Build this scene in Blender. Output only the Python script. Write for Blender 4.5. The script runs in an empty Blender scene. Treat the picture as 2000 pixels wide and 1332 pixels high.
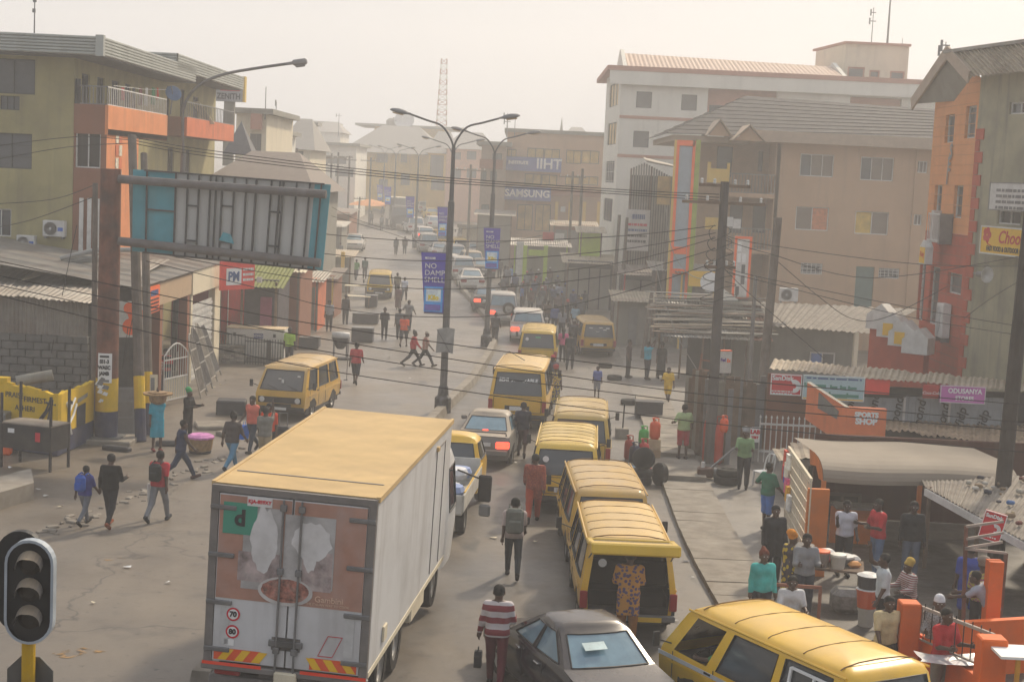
import bpy, bmesh, math, random
import numpy as np
from mathutils import Vector, Matrix
R_ = math.radians
random.seed(7); rng = np.random.default_rng(7)
SC = bpy.context.scene; COL = SC.collection

# ---------------- camera, sky, sun, exposure ----------------
FPX, PITCH, ROLL, CAMH = 3000.0, math.atan(321/3000), R_(2.7), 8.4
_F = Vector((0, math.cos(PITCH), -math.sin(PITCH))); _U0 = Vector((0, math.sin(PITCH), math.cos(PITCH))); _R0 = Vector((1, 0, 0))
_R = _R0*math.cos(ROLL) + _U0*math.sin(ROLL); _U = _U0*math.cos(ROLL) - _R0*math.sin(ROLL)
CAM = Vector((0, 0, CAMH))
cd = bpy.data.cameras.new('camera'); co = bpy.data.objects.new('camera', cd); COL.objects.link(co)
cd.sensor_width = 36; cd.lens = 36*FPX/2000; cd.clip_end = 3000; cd.clip_start = 0.1
co.matrix_world = Matrix(((_R.x, _U.x, -_F.x, 0), (_R.y, _U.y, -_F.y, 0), (_R.z, _U.z, -_F.z, CAMH), (0, 0, 0, 1)))
SC.camera = co
SUN_EL, SUN_AZ = R_(39), R_(30)      # azimuth from +Y (view direction) towards +X
wd = bpy.data.worlds.new('World'); SC.world = wd; wd.use_nodes = True
nt = wd.node_tree; bg = nt.nodes['Background']
sk = nt.nodes.new('ShaderNodeTexSky'); sk.sky_type = 'NISHITA'; sk.sun_disc = False
sk.sun_elevation = SUN_EL; sk.sun_rotation = SUN_AZ; sk.dust_density = 9.0; sk.air_density = 1.0; sk.ozone_density = 0.6; sk.altitude = 0
hz = nt.nodes.new('ShaderNodeMix'); hz.data_type = 'RGBA'; hz.inputs[0].default_value = 0.66
hz.inputs[7].default_value = (7.3, 7.7, 8.5, 1)          # overcast harmattan dust veil over the sky
nt.links.new(sk.outputs[0], hz.inputs[6]); nt.links.new(hz.outputs[2], bg.inputs[0]); bg.inputs[1].default_value = 0.09
sl = bpy.data.lights.new('sun', 'SUN'); so = bpy.data.objects.new('sun', sl); COL.objects.link(so)
sl.energy = 3.5; sl.angle = R_(5); sl.color = (1.0, 0.86, 0.66)
so.rotation_euler = (math.pi/2 - SUN_EL, 0, math.pi - SUN_AZ)
SC.view_settings.view_transform = 'Standard'; SC.view_settings.look = 'None'; SC.view_settings.gamma = 1
SC.view_settings.exposure = 0.22; SC.view_settings.use_curve_mapping = False
cy = SC.cycles; cy.use_denoising = True; cy.max_bounces = 6; cy.diffuse_bounces = 2; cy.glossy_bounces = 2; cy.transmission_bounces = 3
cy.transparent_max_bounces = 8; cy.volume_bounces = 1; cy.caustics_reflective = False; cy.caustics_refractive = False
cy.use_adaptive_sampling = True; cy.adaptive_threshold = 0.02

# ---------------- pixel helpers (photograph is 2000 x 1332) ----------------
def gz(y):                          # the street dips gently, then climbs beyond the bend
    a = -.011*max(0, min(y, 400) - 32)
    t = y - 100.0
    return a if t <= 0 else a + .043*t*t/(t + 14)
def ray(px, py): return _F*FPX + _R*(px - 1000) + _U*(666 - py)
def at(px, py, d):
    r = ray(px, py); return CAM + r*(d/r.y)
def G(px, py):
    r = ray(px, py); lo, hi = 5.0, 900.0
    for _ in range(50):
        m = (lo + hi)/2
        z = CAMH + r.z*m/r.y
        if z > gz(m): lo = m
        else: hi = m
    p = CAM + r*(lo/r.y); p.z = gz(lo); return p
def atx(px, py, X):                # point on the plane x = X
    r = ray(px, py); return CAM + r*(X/r.x)
def rc(x0, y0, x1, y1, d):         # pixel rectangle -> (x0, x1, z0, z1) on the plane y = d
    c = at((x0 + x1)/2, (y0 + y1)/2, d); s = d/FPX
    return c.x - abs(x1 - x0)*s/2, c.x + abs(x1 - x0)*s/2, c.z - abs(y1 - y0)*s/2, c.z + abs(y1 - y0)*s/2

# ---------------- materials ----------------
_M = {}
def mat(key, col=(.5, .5, .5), rough=.8, metal=0, var=.18, scale=3.0, dirt=0, dirtcol=(.16, .13, .1), dust=0, streak=0, spec=.3, bump=0, alpha=1, emit=None, trans=0, coat=0):
    if key in _M: return _M[key]
    m = bpy.data.materials.new(key); m.use_nodes = True; _M[key] = m
    n = m.node_tree.nodes; L = m.node_tree.links.new; b = n['Principled BSDF']
    c4 = (*col, 1); b.inputs['Roughness'].default_value = rough; b.inputs['Metallic'].default_value = metal
    b.inputs['Specular IOR Level'].default_value = spec
    if coat: b.inputs['Coat Weight'].default_value = coat; b.inputs['Coat Roughness'].default_value = .08
    if emit: b.inputs['Emission Color'].default_value = (*emit[:3], 1); b.inputs['Emission Strength'].default_value = emit[3]
    if trans: b.inputs['Transmission Weight'].default_value = trans
    if alpha < 1: b.inputs['Alpha'].default_value = alpha
    g = n.new('ShaderNodeNewGeometry'); out = None
    def mixc(f, a, bb):
        x = n.new('ShaderNodeMix'); x.data_type = 'RGBA'
        for s, v in ((0, f), (6, a), (7, bb)):
            if hasattr(v, 'is_output') or isinstance(v, bpy.types.NodeSocket): L(v, x.inputs[s])
            else: x.inputs[s].default_value = v
        return x.outputs[2]
    def noise(sc, det=4, vec=None, ro=.6):
        t = n.new('ShaderNodeTexNoise'); t.inputs['Scale'].default_value = sc; t.inputs['Detail'].default_value = det; t.inputs['Roughness'].default_value = ro
        L(vec or g.outputs['Position'], t.inputs['Vector']); return t.outputs[0]
    def ramp(s, a, bb, lo=0, hi=1):
        r = n.new('ShaderNodeMapRange'); r.inputs[1].default_value = a; r.inputs[2].default_value = bb; r.inputs[3].default_value = lo; r.inputs[4].default_value = hi
        L(s, r.inputs[0]); return r.outputs[0]
    out = c4
    if var:
        dk = tuple(max(0, x*(1 - var)) for x in col) + (1,); lt = tuple(min(1, x*(1 + var)) for x in col) + (1,)
        out = mixc(ramp(noise(scale, 5), .3, .7), dk, lt)
    if dirt: out = mixc(ramp(noise(scale*.6 + .35, 6), .45, .75, 0, dirt), out, (*dirtcol, 1))
    if streak:
        mp = n.new('ShaderNodeMapping'); mp.inputs['Scale'].default_value = (3.2, 3.2, .22); L(g.outputs['Position'], mp.inputs['Vector'])
        out = mixc(ramp(noise(1.0, 5, mp.outputs[0]), .5, .8, 0, streak), out, (*dirtcol, 1))
    if dust:
        sp = n.new('ShaderNodeSeparateXYZ'); L(g.outputs['Normal'], sp.inputs[0])
        u = ramp(sp.outputs[2], .35, .95, 0, dust)
        mm = n.new('ShaderNodeMath'); mm.operation = 'MULTIPLY'; L(u, mm.inputs[0]); L(ramp(noise(1.7, 5), .25, .6, .45, 1), mm.inputs[1])
        out = mixc(mm.outputs[0], out, (.47, .36, .23, 1))
        rr = n.new('ShaderNodeMath'); rr.operation = 'MULTIPLY_ADD'; L(mm.outputs[0], rr.inputs[0]); rr.inputs[1].default_value = .5; rr.inputs[2].default_value = rough; rr.use_clamp = True; L(rr.outputs[0], b.inputs['Roughness'])
    if isinstance(out, tuple): b.inputs['Base Color'].default_value = out
    else: L(out, b.inputs['Base Color'])
    if bump:
        bp = n.new('ShaderNodeBump'); bp.inputs['Strength'].default_value = bump; bp.inputs['Distance'].default_value = .02
        L(noise(scale*8, 4), bp.inputs['Height']); L(bp.outputs[0], b.inputs['Normal'])
    return m
def hexc(h):   # sRGB hex -> linear
    v = [int(h[i:i+2], 16)/255 for i in (0, 2, 4)]
    return tuple(x/12.92 if x <= .04045 else ((x + .055)/1.055)**2.4 for x in v)

# ---------------- mesh builder ----------------
class MB:
    def __init__(s): s.v = []; s.f = []; s.mi = []; s.cur = 0; s.M = None; s.sm = False
    def add(s, vs, fs, mi=None):
        o = len(s.v)
        s.v += [tuple(s.M @ Vector(p)) for p in vs] if s.M is not None else [tuple(p) for p in vs]
        s.f += [tuple(i + o for i in f) for f in fs]; s.mi += [s.cur if mi is None else mi]*len(fs); return s
    def box(s, x0, x1, y0, y1, z0, z1, mi=None):
        return s.add([(x0, y0, z0), (x1, y0, z0), (x1, y1, z0), (x0, y1, z0), (x0, y0, z1), (x1, y0, z1), (x1, y1, z1), (x0, y1, z1)],
                     [(0, 3, 2, 1), (4, 5, 6, 7), (0, 1, 5, 4), (1, 2, 6, 5), (2, 3, 7, 6), (3, 0, 4, 7)], mi)
    def bbox(s, x0, x1, y0, y1, z0, z1, b=.02, mi=None):      # box with chamfered edges
        b = min(b, (x1 - x0)*.45, (y1 - y0)*.45, (z1 - z0)*.45); bm = bmesh.new()
        bmesh.ops.create_cube(bm, size=1)
        for v in bm.verts: v.co = ((x0 + x1)/2 + v.co.x*(x1 - x0), (y0 + y1)/2 + v.co.y*(y1 - y0), (z0 + z1)/2 + v.co.z*(z1 - z0))
        bmesh.ops.bevel(bm, geom=bm.edges[:], offset=b, segments=1, affect='EDGES', profile=.5)
        bm.verts.index_update(); s.add([v.co for v in bm.verts], [tuple(v.index for v in f.verts) for f in bm.faces], mi); bm.free(); return s
    def beam(s, a, b, w=.05, h=None, mi=None, up=(0, 0, 1)):
        a, b = Vector(a), Vector(b); d = (b - a).normalized(); h = h or w; u = Vector(up)
        if abs(d.dot(u)) > .98: u = Vector((1, 0, 0))
        x = d.cross(u).normalized(); z = x.cross(d)
        P = [a + x*i*w/2 + z*j*h/2 for i, j in ((-1, -1), (1, -1), (1, 1), (-1, 1))] + [b + x*i*w/2 + z*j*h/2 for i, j in ((-1, -1), (1, -1), (1, 1), (-1, 1))]
        return s.add(P, [(0, 1, 2, 3), (7, 6, 5, 4), (0, 4, 5, 1), (1, 5, 6, 2), (2, 6, 7, 3), (3, 7, 4, 0)], mi)
    def tube(s, pts, r, n=8, mi=None, cap=True):
        pts = [Vector(p) for p in pts]; rs = r if isinstance(r, (list, tuple)) else [r]*len(pts)
        V_, F_ = [], []; px_ = None
        for i, p in enumerate(pts):
            d = (pts[min(i + 1, len(pts) - 1)] - pts[max(i - 1, 0)]); d = d.normalized() if d.length > 1e-9 else Vector((0, 0, 1))
            if px_ is None:
                u = Vector((0, 0, 1)) if abs(d.z) < .9 else Vector((1, 0, 0)); px_ = d.cross(u).normalized()
            px_ = (px_ - d*px_.dot(d)); px_ = px_.normalized() if px_.length > 1e-6 else d.orthogonal().normalized()
            y = d.cross(px_)
            V_ += [p + (px_*math.cos(2*math.pi*k/n) + y*math.sin(2*math.pi*k/n))*rs[i] for k in range(n)]
        for i in range(len(pts) - 1):
            F_ += [(i*n + k, i*n + (k + 1) % n, (i + 1)*n + (k + 1) % n, (i + 1)*n + k) for k in range(n)]
        if cap: F_ += [tuple(range(n))[::-1], tuple(range((len(pts) - 1)*n, len(pts)*n))]
        return s.add(V_, F_, mi)
    def cyl(s, a, b, r0, r1=None, n=12, mi=None): return s.tube([a, b], [r0, r0 if r1 is None else r1], n, mi)
    def lathe(s, prof, c=(0, 0, 0), n=16, axis='z', mi=None):      # prof: [(r, h)]
        V_, F_ = [], []
        for r, h in prof:
            for k in range(n):
                a = 2*math.pi*k/n; x, y = r*math.cos(a), r*math.sin(a)
                q = {'z': (x, y, h), 'y': (x, h, y), 'x': (h, x, y)}[axis]; V_.append((c[0] + q[0], c[1] + q[1], c[2] + q[2]))
        for i in range(len(prof) - 1): F_ += [(i*n + k, i*n + (k + 1) % n, (i + 1)*n + (k + 1) % n, (i + 1)*n + k) for k in range(n)]
        if prof[0][0] > 1e-4: F_.append(tuple(range(n))[::-1])
        if prof[-1][0] > 1e-4: F_.append(tuple(range((len(prof) - 1)*n, len(prof)*n)))
        return s.add(V_, F_, mi)
    def prism(s, poly, a, b, axis='y', mi=None):          # poly (p, q) extruded from a to b along axis
        f = {'y': lambda p, q, t: (p, t, q), 'x': lambda p, q, t: (t, p, q), 'z': lambda p, q, t: (p, q, t)}[axis]
        k = len(poly); return s.add([f(p, q, a) for p, q in poly] + [f(p, q, b) for p, q in poly],
            [tuple(range(k)), tuple(range(2*k - 1, k - 1, -1))] + [(i, (i + 1) % k + 0 if False else i + k, (i + 1) % k + k, (i + 1) % k) for i in range(k)], mi)
    def quad(s, a, b, c, d, mi=None): return s.add([a, b, c, d], [(0, 1, 2, 3)], mi)
    def slab(s, a, b, c, d, t, mi=None):       # quad thickened by t downwards along its normal
        P = [Vector(x) for x in (a, b, c, d)]; nn = (P[1] - P[0]).cross(P[3] - P[0]).normalized()*t
        return s.add(P + [p - nn for p in P], [(0, 1, 2, 3), (7, 6, 5, 4), (0, 4, 5, 1), (1, 5, 6, 2), (2, 6, 7, 3), (3, 7, 4, 0)], mi)
    def corr(s, o, u, v, pitch=.15, amp=.02, mi=None, jag=0, seg=4, v2=None):      # corrugated sheet, waves along u, ribs run along v
        o, u, v = Vector(o), Vector(u), Vector(v); nn = u.cross(v).normalized(); k = max(4, int(u.length/pitch*seg)); V_, F_ = [], []
        for i in range(k + 1):
            t = i/k; w = nn*amp*math.sin(2*math.pi*t*u.length/pitch); j = random.uniform(0, jag) if jag else 0
            V_ += [o + u*t + w, o + u*t + (v if v2 is None else v.lerp(Vector(v2), t))*(1 + j) + w]
        F_ = [(2*i, 2*i + 2, 2*i + 3, 2*i + 1) for i in range(k)]
        V2 = [p - nn*.006 for p in V_]; m_ = len(V_)
        return s.add(V_ + V2, F_ + [tuple(x + m_ for x in f[::-1]) for f in F_], mi)
    def wall(s, u0, u1, z0, z1, holes, y=0, t=.25, mi=None):     # wall sheet in plane y facing -y, holes (a,b,c,d) with reveals inwards
        us = sorted({u0, u1, *[h[0] for h in holes], *[h[1] for h in holes]}); zs = sorted({z0, z1, *[h[2] for h in holes], *[h[3] for h in holes]})
        us = [x for x in us if u0 <= x <= u1]; zs = [x for x in zs if z0 <= x <= z1]
        for i in range(len(us) - 1):
            for j in range(len(zs) - 1):
                cu, cz = (us[i] + us[i+1])/2, (zs[j] + zs[j+1])/2
                if any(h[0] < cu < h[1] and h[2] < cz < h[3] for h in holes): continue
                s.quad((us[i], y, zs[j]), (us[i+1], y, zs[j]), (us[i+1], y, zs[j+1]), (us[i], y, zs[j+1]), mi)
        for a, b, c, d in holes:
            s.quad((a, y, c), (a, y + t, c), (b, y + t, c), (b, y, c), mi); s.quad((a, y, d), (b, y, d), (b, y + t, d), (a, y + t, d), mi)
            s.quad((a, y, c), (a, y, d), (a, y + t, d), (a, y + t, c), mi); s.quad((b, y, c), (b, y + t, c), (b, y + t, d), (b, y, d), mi)
        return s
    def mesh(s, name, mats, smooth=None):
        me = bpy.data.meshes.new(name); me.from_pydata(s.v, [], s.f)
        for m in (mats if isinstance(mats, (list, tuple)) else [mats]): me.materials.append(m)
        if any(s.mi): me.polygons.foreach_set('material_index', s.mi)
        if smooth or (smooth is None and s.sm): me.shade_smooth() if smooth != 'auto' else None
        me.update(); return me
    def obj(s, name, mats, parent=None, smooth=False, label=None, cat=None, group=None, kind=None, loc=None, rz=None):
        return link(name, s.mesh(name, mats, smooth), parent, label, cat, group, kind, loc, rz)
def link(name, data, parent=None, label=None, cat=None, group=None, kind=None, loc=None, rz=None):
    o = bpy.data.objects.new(name, data); COL.objects.link(o)
    if parent is not None: o.parent = parent
    if loc is not None: o.location = loc
    if rz is not None: o.rotation_euler = (0, 0, rz)
    tag(o, label, cat, group, kind); return o
def tag(o, label=None, cat=None, group=None, kind=None):
    for k, v in (('label', label), ('category', cat), ('group', group), ('kind', kind)):
        if v: o[k] = v
    return o
def thing(name, label, cat, loc=(0, 0, 0), rz=0, group=None): return link(name, None, None, label, cat, group, None, loc, rz)
def copy_tree(o, parent=None):
    c = o.copy(); COL.objects.link(c)
    if parent is not None: c.parent = parent
    for ch in list(o.children): copy_tree(ch, c)
    return c
def txt(s, size, parent, loc, rot, m, name='lettering', bold=0, squash=1.0, align='CENTER', shear=0):
    cu = bpy.data.curves.new(name, 'FONT'); cu.body = s; cu.size = size; cu.align_x = align; cu.align_y = 'CENTER'; cu.extrude = .004; cu.offset = bold; cu.shear = shear
    cu.resolution_u = 3; t = bpy.data.objects.new('t', cu); COL.objects.link(t)
    me = bpy.data.meshes.new_from_object(t.evaluated_get(bpy.context.evaluated_depsgraph_get())); bpy.data.objects.remove(t); bpy.data.curves.remove(cu)
    me.materials.clear(); me.materials.append(m); o = link(name, me, parent, loc=loc); o.rotation_euler = rot; o.scale = (squash, 1, 1); return o
def smooth_by(me, ang=40):
    me.shade_smooth()
    try: me.set_sharp_from_angle(angle=R_(ang))
    except Exception: pass
def catmull(P, k=6):
    P = [Vector(p) for p in P]; out = []
    for i in range(len(P) - 1):
        a, b, c, d = P[max(i-1, 0)], P[i], P[i+1], P[min(i+2, len(P)-1)]
        for j in range(k):
            t = j/k; out.append(.5*((2*b) + (c - a)*t + (2*a - 5*b + 4*c - d)*t*t + (3*b - a - 3*c + d)*t**3))
    return out + [P[-1]]

def T(loc=(0, 0, 0), rz=0): return Matrix.Translation(Vector(loc)) @ Matrix.Rotation(rz, 4, 'Z')
def W(t=None, F=None):             # mesh builder in world space (or frame F) for the parts of thing t
    m = MB(); I = T(t.location, t.rotation_euler.z).inverted() if t is not None else Matrix()
    m.M = I @ F if F is not None else I; return m
RL = math.pi/2; RR = -math.pi/2     # rz of facades that face +x (left of street) and -x (right of street)
# ---------------- ground, roads, kerbs ----------------
def ground_mat(key, c, c2, c3, sc=.5, rough=.92, crack=0):
    m = bpy.data.materials.new(key); m.use_nodes = True; n = m.node_tree.nodes; L = m.node_tree.links.new; b = n['Principled BSDF']
    g = n.new('ShaderNodeNewGeometry'); b.inputs['Specular IOR Level'].default_value = .6
    def nz(s, d=6, st=(1, 1, 1)):
        mp = n.new('ShaderNodeMapping'); mp.inputs['Scale'].default_value = st; L(g.outputs['Position'], mp.inputs[0])
        t = n.new('ShaderNodeTexNoise'); t.inputs['Scale'].default_value = s; t.inputs['Detail'].default_value = d; t.inputs['Roughness'].default_value = .65; L(mp.outputs[0], t.inputs['Vector']); return t.outputs[0]
    def rm(s, a, e):
        r = n.new('ShaderNodeMapRange'); r.inputs[1].default_value = a; r.inputs[2].default_value = e; L(s, r.inputs[0]); return r.outputs[0]
    def mx(f, a, e):
        x = n.new('ShaderNodeMix'); x.data_type = 'RGBA'; L(f, x.inputs[0])
        for i, v in ((6, a), (7, e)):
            if isinstance(v, tuple): x.inputs[i].default_value = (*v, 1)
            else: L(v, x.inputs[i])
        return x.outputs[2]
    o = mx(rm(nz(sc, 6, (1, .45, 1)), .35, .65), c, c2)
    o = mx(rm(nz(sc*3.3, 7), .55, .78), o, c3)
    o = mx(rm(nz(sc*26, 3), .62, .72), o, tuple(x*.55 for x in c)); o = mx(rm(nz(sc*1.3, 2, (1.6, .5, 1)), .66, .7), o, tuple(x*.5 for x in c)); o = mx(rm(nz(7, 8), .68, .74), o, tuple(min(1, x*1.7) for x in c2))
    if crack:
        v = n.new('ShaderNodeTexVoronoi'); v.feature = 'DISTANCE_TO_EDGE'; v.inputs['Scale'].default_value = crack; dn = n.new('ShaderNodeTexNoise'); dn.inputs['Scale'].default_value = .8; dn.inputs['Detail'].default_value = 6; L(g.outputs['Position'], dn.inputs['Vector']); vm = n.new('ShaderNodeVectorMath'); vm.operation = 'MULTIPLY_ADD'; vm.inputs[1].default_value = (3, 3, 0); L(dn.outputs[1], vm.inputs[0]); L(g.outputs['Position'], vm.inputs[2]); L(vm.outputs[0], v.inputs['Vector'])
        o = mx(rm(v.outputs[0], .008, .0), o, tuple(x*.6 for x in c))
    L(o, b.inputs['Base Color']); L(rm(nz(sc*2), -.1, 1.15), b.inputs['Roughness'])
    b.inputs['Roughness'].default_value = rough
    bp = n.new('ShaderNodeBump'); bp.inputs['Strength'].default_value = .35; bp.inputs['Distance'].default_value = .015; L(nz(30, 4), bp.inputs['Height']); L(bp.outputs[0], b.inputs['Normal'])
    return m
M_DIRT = ground_mat('dusty_ground', (.13, .108, .085), (.175, .14, .105), (.075, .066, .056), .35)
M_ROADL = ground_mat('dusty_asphalt', (.128, .111, .094), (.19, .157, .121), (.08, .073, .066), .2, crack=.16)
M_ROADR = ground_mat('grey_asphalt', (.085, .077, .07), (.145, .115, .085), (.05, .047, .044), .3)
M_CONC = ground_mat('worn_concrete', (.15, .135, .118), (.19, .165, .138), (.08, .074, .067), .4, crack=.35)
M_KERB = mat('kerb_concrete', (.27, .24, .2), .9, var=.25, scale=2, dirt=.6, bump=.3)
def strip(name, A, B, dz, m, k=7):
    A = catmull([G(*p) for p in A], k); B = catmull([G(*p) for p in B], k); mb = MB()
    n_ = 6
    for i in range(len(A) - 1):
        for j in range(n_):
            q = []
            for (e, t) in ((i, j/n_), (i, (j+1)/n_), (i+1, (j+1)/n_), (i+1, j/n_)):
                p = A[e].lerp(B[e], t); q.append((p.x, p.y, gz(p.y) + dz))
            mb.quad(*q)
    return mb.obj(name, m, kind='structure')
gm = MB(); ys = [-40] + list(range(0, 260, 6)) + list(range(260, 640, 30))
for a, b in zip(ys, ys[1:]):
    for x in range(-240, 240, 40): gm.quad((x, a, gz(a)), (x+40, a, gz(a)), (x+40, b, gz(b)), (x, b, gz(b)))
gm.obj('ground', M_DIRT, kind='structure')
MED = [(60, 1700), (392, 1345), (640, 1050), (864, 806), (930, 735), (966, 660), (940, 612), (905, 570), (868, 513), (838, 470), (800, 436), (760, 420), (720, 408)]
LEDGE = [(-900, 1500), (-300, 1230), (150, 1038), (330, 955), (470, 888), (560, 795), (625, 712), (668, 640), (690, 575), (692, 520), (676, 470), (668, 440), (664, 420)]
REDGE = [(1700, 1700), (1480, 1330), (1352, 1105), (1295, 965), (1252, 830), (1214, 700), (1172, 630), (1110, 575), (1010, 520), (930, 480), (880, 448), (830, 430), (790, 415)]
strip('road', LEDGE, MED, .006, M_ROADL); strip('road', MED, REDGE, .006, M_ROADR)
FORE = [(2600, 1500), (2200, 1240), (1900, 1085), (1700, 1000), (1560, 880), (1440, 770), (1330, 690), (1220, 600), (1100, 540), (1000, 490), (940, 465), (880, 440), (830, 420)]
strip('forecourt', REDGE, FORE, .003, M_CONC)
strip('dirt_with_painted_shade', [(1620, 1420), (1500, 1300), (1440, 1230), (1385, 1125), (1500, 1095), (1605, 1058)], [(2300, 1500), (2250, 1400), (2200, 1300), (2150, 1200), (2100, 1110), (2080, 1050)], .009, ground_mat('dark_dirt_painted_shade', (.045, .039, .034), (.075, .063, .052), (.03, .027, .024), .8))  # dark dirt, with the stall's shade painted into its colour
# median kerb of cast segments
md = catmull([G(*p) for p in MED[1:]], 10); acc = 0; seg = [md[0]]
mt = thing('median_kerb', 'low concrete median kerb dividing the two carriageways of the street', 'kerb', (md[0].x, md[0].y, 0))
def kerb_piece(pts, w, h, t, mi=None):
    mb = W(t)
    for k in range(len(pts) - 1):
        a, b = pts[k], pts[k+1]; d = Vector((b.x - a.x, b.y - a.y, 0)).normalized(); n_ = Vector((d.y, -d.x, 0)); q = []
        for p in (a, b):
            z = gz(p.y); q += [p*1 + n_*(-w/2), p*1 + n_*(-w*.36), p*1 + n_*(w*.36), p*1 + n_*(w/2)]
            for r, zz in zip(q[-4:], (-.02, h, h, -.02)): r.z = z + zz
        mb.add(q, [(0, 4, 5, 1), (1, 5, 6, 2), (2, 6, 7, 3), (0, 1, 2, 3), (4, 7, 6, 5)])
    return mb.obj('kerb_segment', M_KERB, t)
run = [md[0]]; L_ = 0
for a, b in zip(md, md[1:]):
    run.append(b); L_ += (b - a).length
    if L_ > 2.6:
        e = run[-1]; d = (run[-1] - run[-2]).normalized(); run[-1] = e - d*.03; kerb_piece(run, .42, .3, mt); run = [e]; L_ = 0
# drain cover slabs along the right kerb
def along(P, step, d0, d1):
    C = catmull([G(*p) for p in P], 12); out = []; acc = 0
    for a, b in zip(C, C[1:]):
        l = (b - a).length
        while acc < l:
            p = a.lerp(b, acc/l)
            if d0 < p.y < d1: out.append((p, (b - a).normalized()))
            acc += step
        acc -= l
    return out
sw = thing('slab_walkway', 'row of concrete drain slabs along the right kerb', 'pavement', (4, 30, 0)); tag(sw, kind='structure')
for p, d in along(REDGE, 1.02, 22, 62):
    if random.random() < .06: continue
    n_ = Vector((d.y, -d.x, 0)); a = p + n_*.05 + d*.02; z = gz(p.y) + .13 + random.uniform(-.012, .012); w = 1.35
    q = [a, a + n_*w, a + n_*w + d*.97, a + d*.97]
    for r in q: r.z = z + random.uniform(-.008, .008)
    W(sw).slab(q[0], q[1], q[2], q[3], .14).obj('slab', M_KERB, sw)
# broken edge of the old concrete on the left verge and the raised walkway block at the frame edge
pv = MB(); q = [G(*p) for p in ((-160, 1010), (60, 945), (66, 975), (-160, 1045))]
for r in q: r.z = gz(r.y) + .42
pv.slab(q[3], q[2], q[1], q[0], .45)
pv.obj('raised_walkway', M_KERB, kind='structure')
wk = MB()
for k in range(70):
    f_ = random.random(); px, py = 40+440*f_+random.gauss(0, 9), 1062-185*f_+random.gauss(0, 7); l, h = random.uniform(.03, .16), random.uniform(.02, .06)
    p = G(px, py); a = random.uniform(0, 3)
    wk.M = Matrix.Translation(p) @ Matrix.Rotation(a, 4, 'Z'); wk.bbox(-l, l, -l*.5, l*.5, -.02, h, .02)
wk.M = None
wk.obj('kerb_rubble', M_KERB, kind='stuff', label='broken kerb pieces along the left road edge', cat='rubble')
# ---------------- shared building materials ----------------
M_GLASS = mat('dark_glass', (.025, .028, .032), .12, var=0, spec=.6)
M_GREYG = mat('grey_pane', (.10, .105, .11), .25, var=.1)
M_GOLD = mat('amber_pane', (.52, .36, .13), .35, var=.35, scale=1.2)  # golden sky reflection painted into the pane colour
M_WFR = mat('white_frame', (.62, .61, .58), .6, var=.1)
M_DFR = mat('dark_frame', (.06, .06, .06), .6, var=.1)
M_OLIVE = mat('olive_plaster', hexc('a39a6c'), .9, var=.13, scale=.8, dirt=.35, streak=.45, bump=.15)
M_BROWN = mat('brown_and_shaded_orange_plaster', hexc('8a5a44'), .9, var=.12, scale=1, streak=.3)  # plain brown plaster, and orange plaster with its shade painted in
M_ORNG = mat('orange_plaster', hexc('d98a58'), .9, var=.12, scale=1, streak=.35, dirtcol=(.2, .13, .09))
M_ORNG2 = mat('red_orange_plaster', hexc('cf7048'), .9, var=.14, scale=1, streak=.5, dirtcol=(.16, .1, .08))
M_CREAM = mat('cream_plaster', hexc('d8cdb4'), .9, var=.08, scale=.7, streak=.25)
M_WHITEW = mat('white_plaster', hexc('dcd8cc'), .9, var=.06, scale=.5, streak=.2)
M_BEIGE = mat('beige_plaster', hexc('b8997c'), .9, var=.08, scale=.6, streak=.25)
M_GREYW = mat('grey_plaster', hexc('8d8a80'), .9, var=.15, scale=.8, streak=.5, bump=.15)
M_YELW = mat('yellow_plaster', hexc('d6b45e'), .9, var=.1, scale=.6, streak=.3)
M_ZINC = mat('zinc_sheet', hexc('8f8a82'), .55, metal=.35, var=.25, scale=1.1, dirt=.5, dirtcol=(.17, .1, .06))
M_ZINC2 = mat('dusty_zinc_sheet', hexc('a79a86'), .7, metal=.1, var=.25, scale=1.4, dirt=.55, dirtcol=(.2, .12, .07))
M_FASC = mat('fascia_sheet', hexc('a9aca6'), .5, metal=.25, var=.12, scale=.6, streak=.3)
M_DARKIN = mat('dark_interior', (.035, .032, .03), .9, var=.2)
M_STEEL = mat('grey_steel', (.2, .2, .2), .5, metal=.5, var=.2, dirt=.3)
M_BLACK = mat('black_metal', (.02, .02, .02), .5, var=.2)
M_WHITEM = mat('white_metal', (.62, .61, .58), .5, var=.1, dirt=.3)
M_WOOD = mat('weathered_wood', (.17, .12, .085), .9, var=.35, scale=2.5, bump=.3)
M_BLOCK = mat('concrete_block', (.15, .145, .135), .95, var=.25, scale=2.2, bump=.5)
M_MORT = mat('dark_mortar', (.05, .048, .045), .95, var=.2)  # dark joint colour behind the blocks and stones
M_REDP = mat('red_paint', hexc('b3282c'), .6, var=.15, dirt=.3)
M_TXT = mat('black_print', (.02, .02, .025), .7, var=0)
M_WTXT = mat('white_print', (.78, .78, .76), .6, var=0)
M_RTXT = mat('red_print', hexc('c8102e'), .6, var=0)
M_RUST = mat('rusty_steel', (.17, .07, .045), .9, metal=.05, var=.5, scale=1.6, dirt=.9, dirtcol=(.07, .055, .05), bump=.3)

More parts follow.
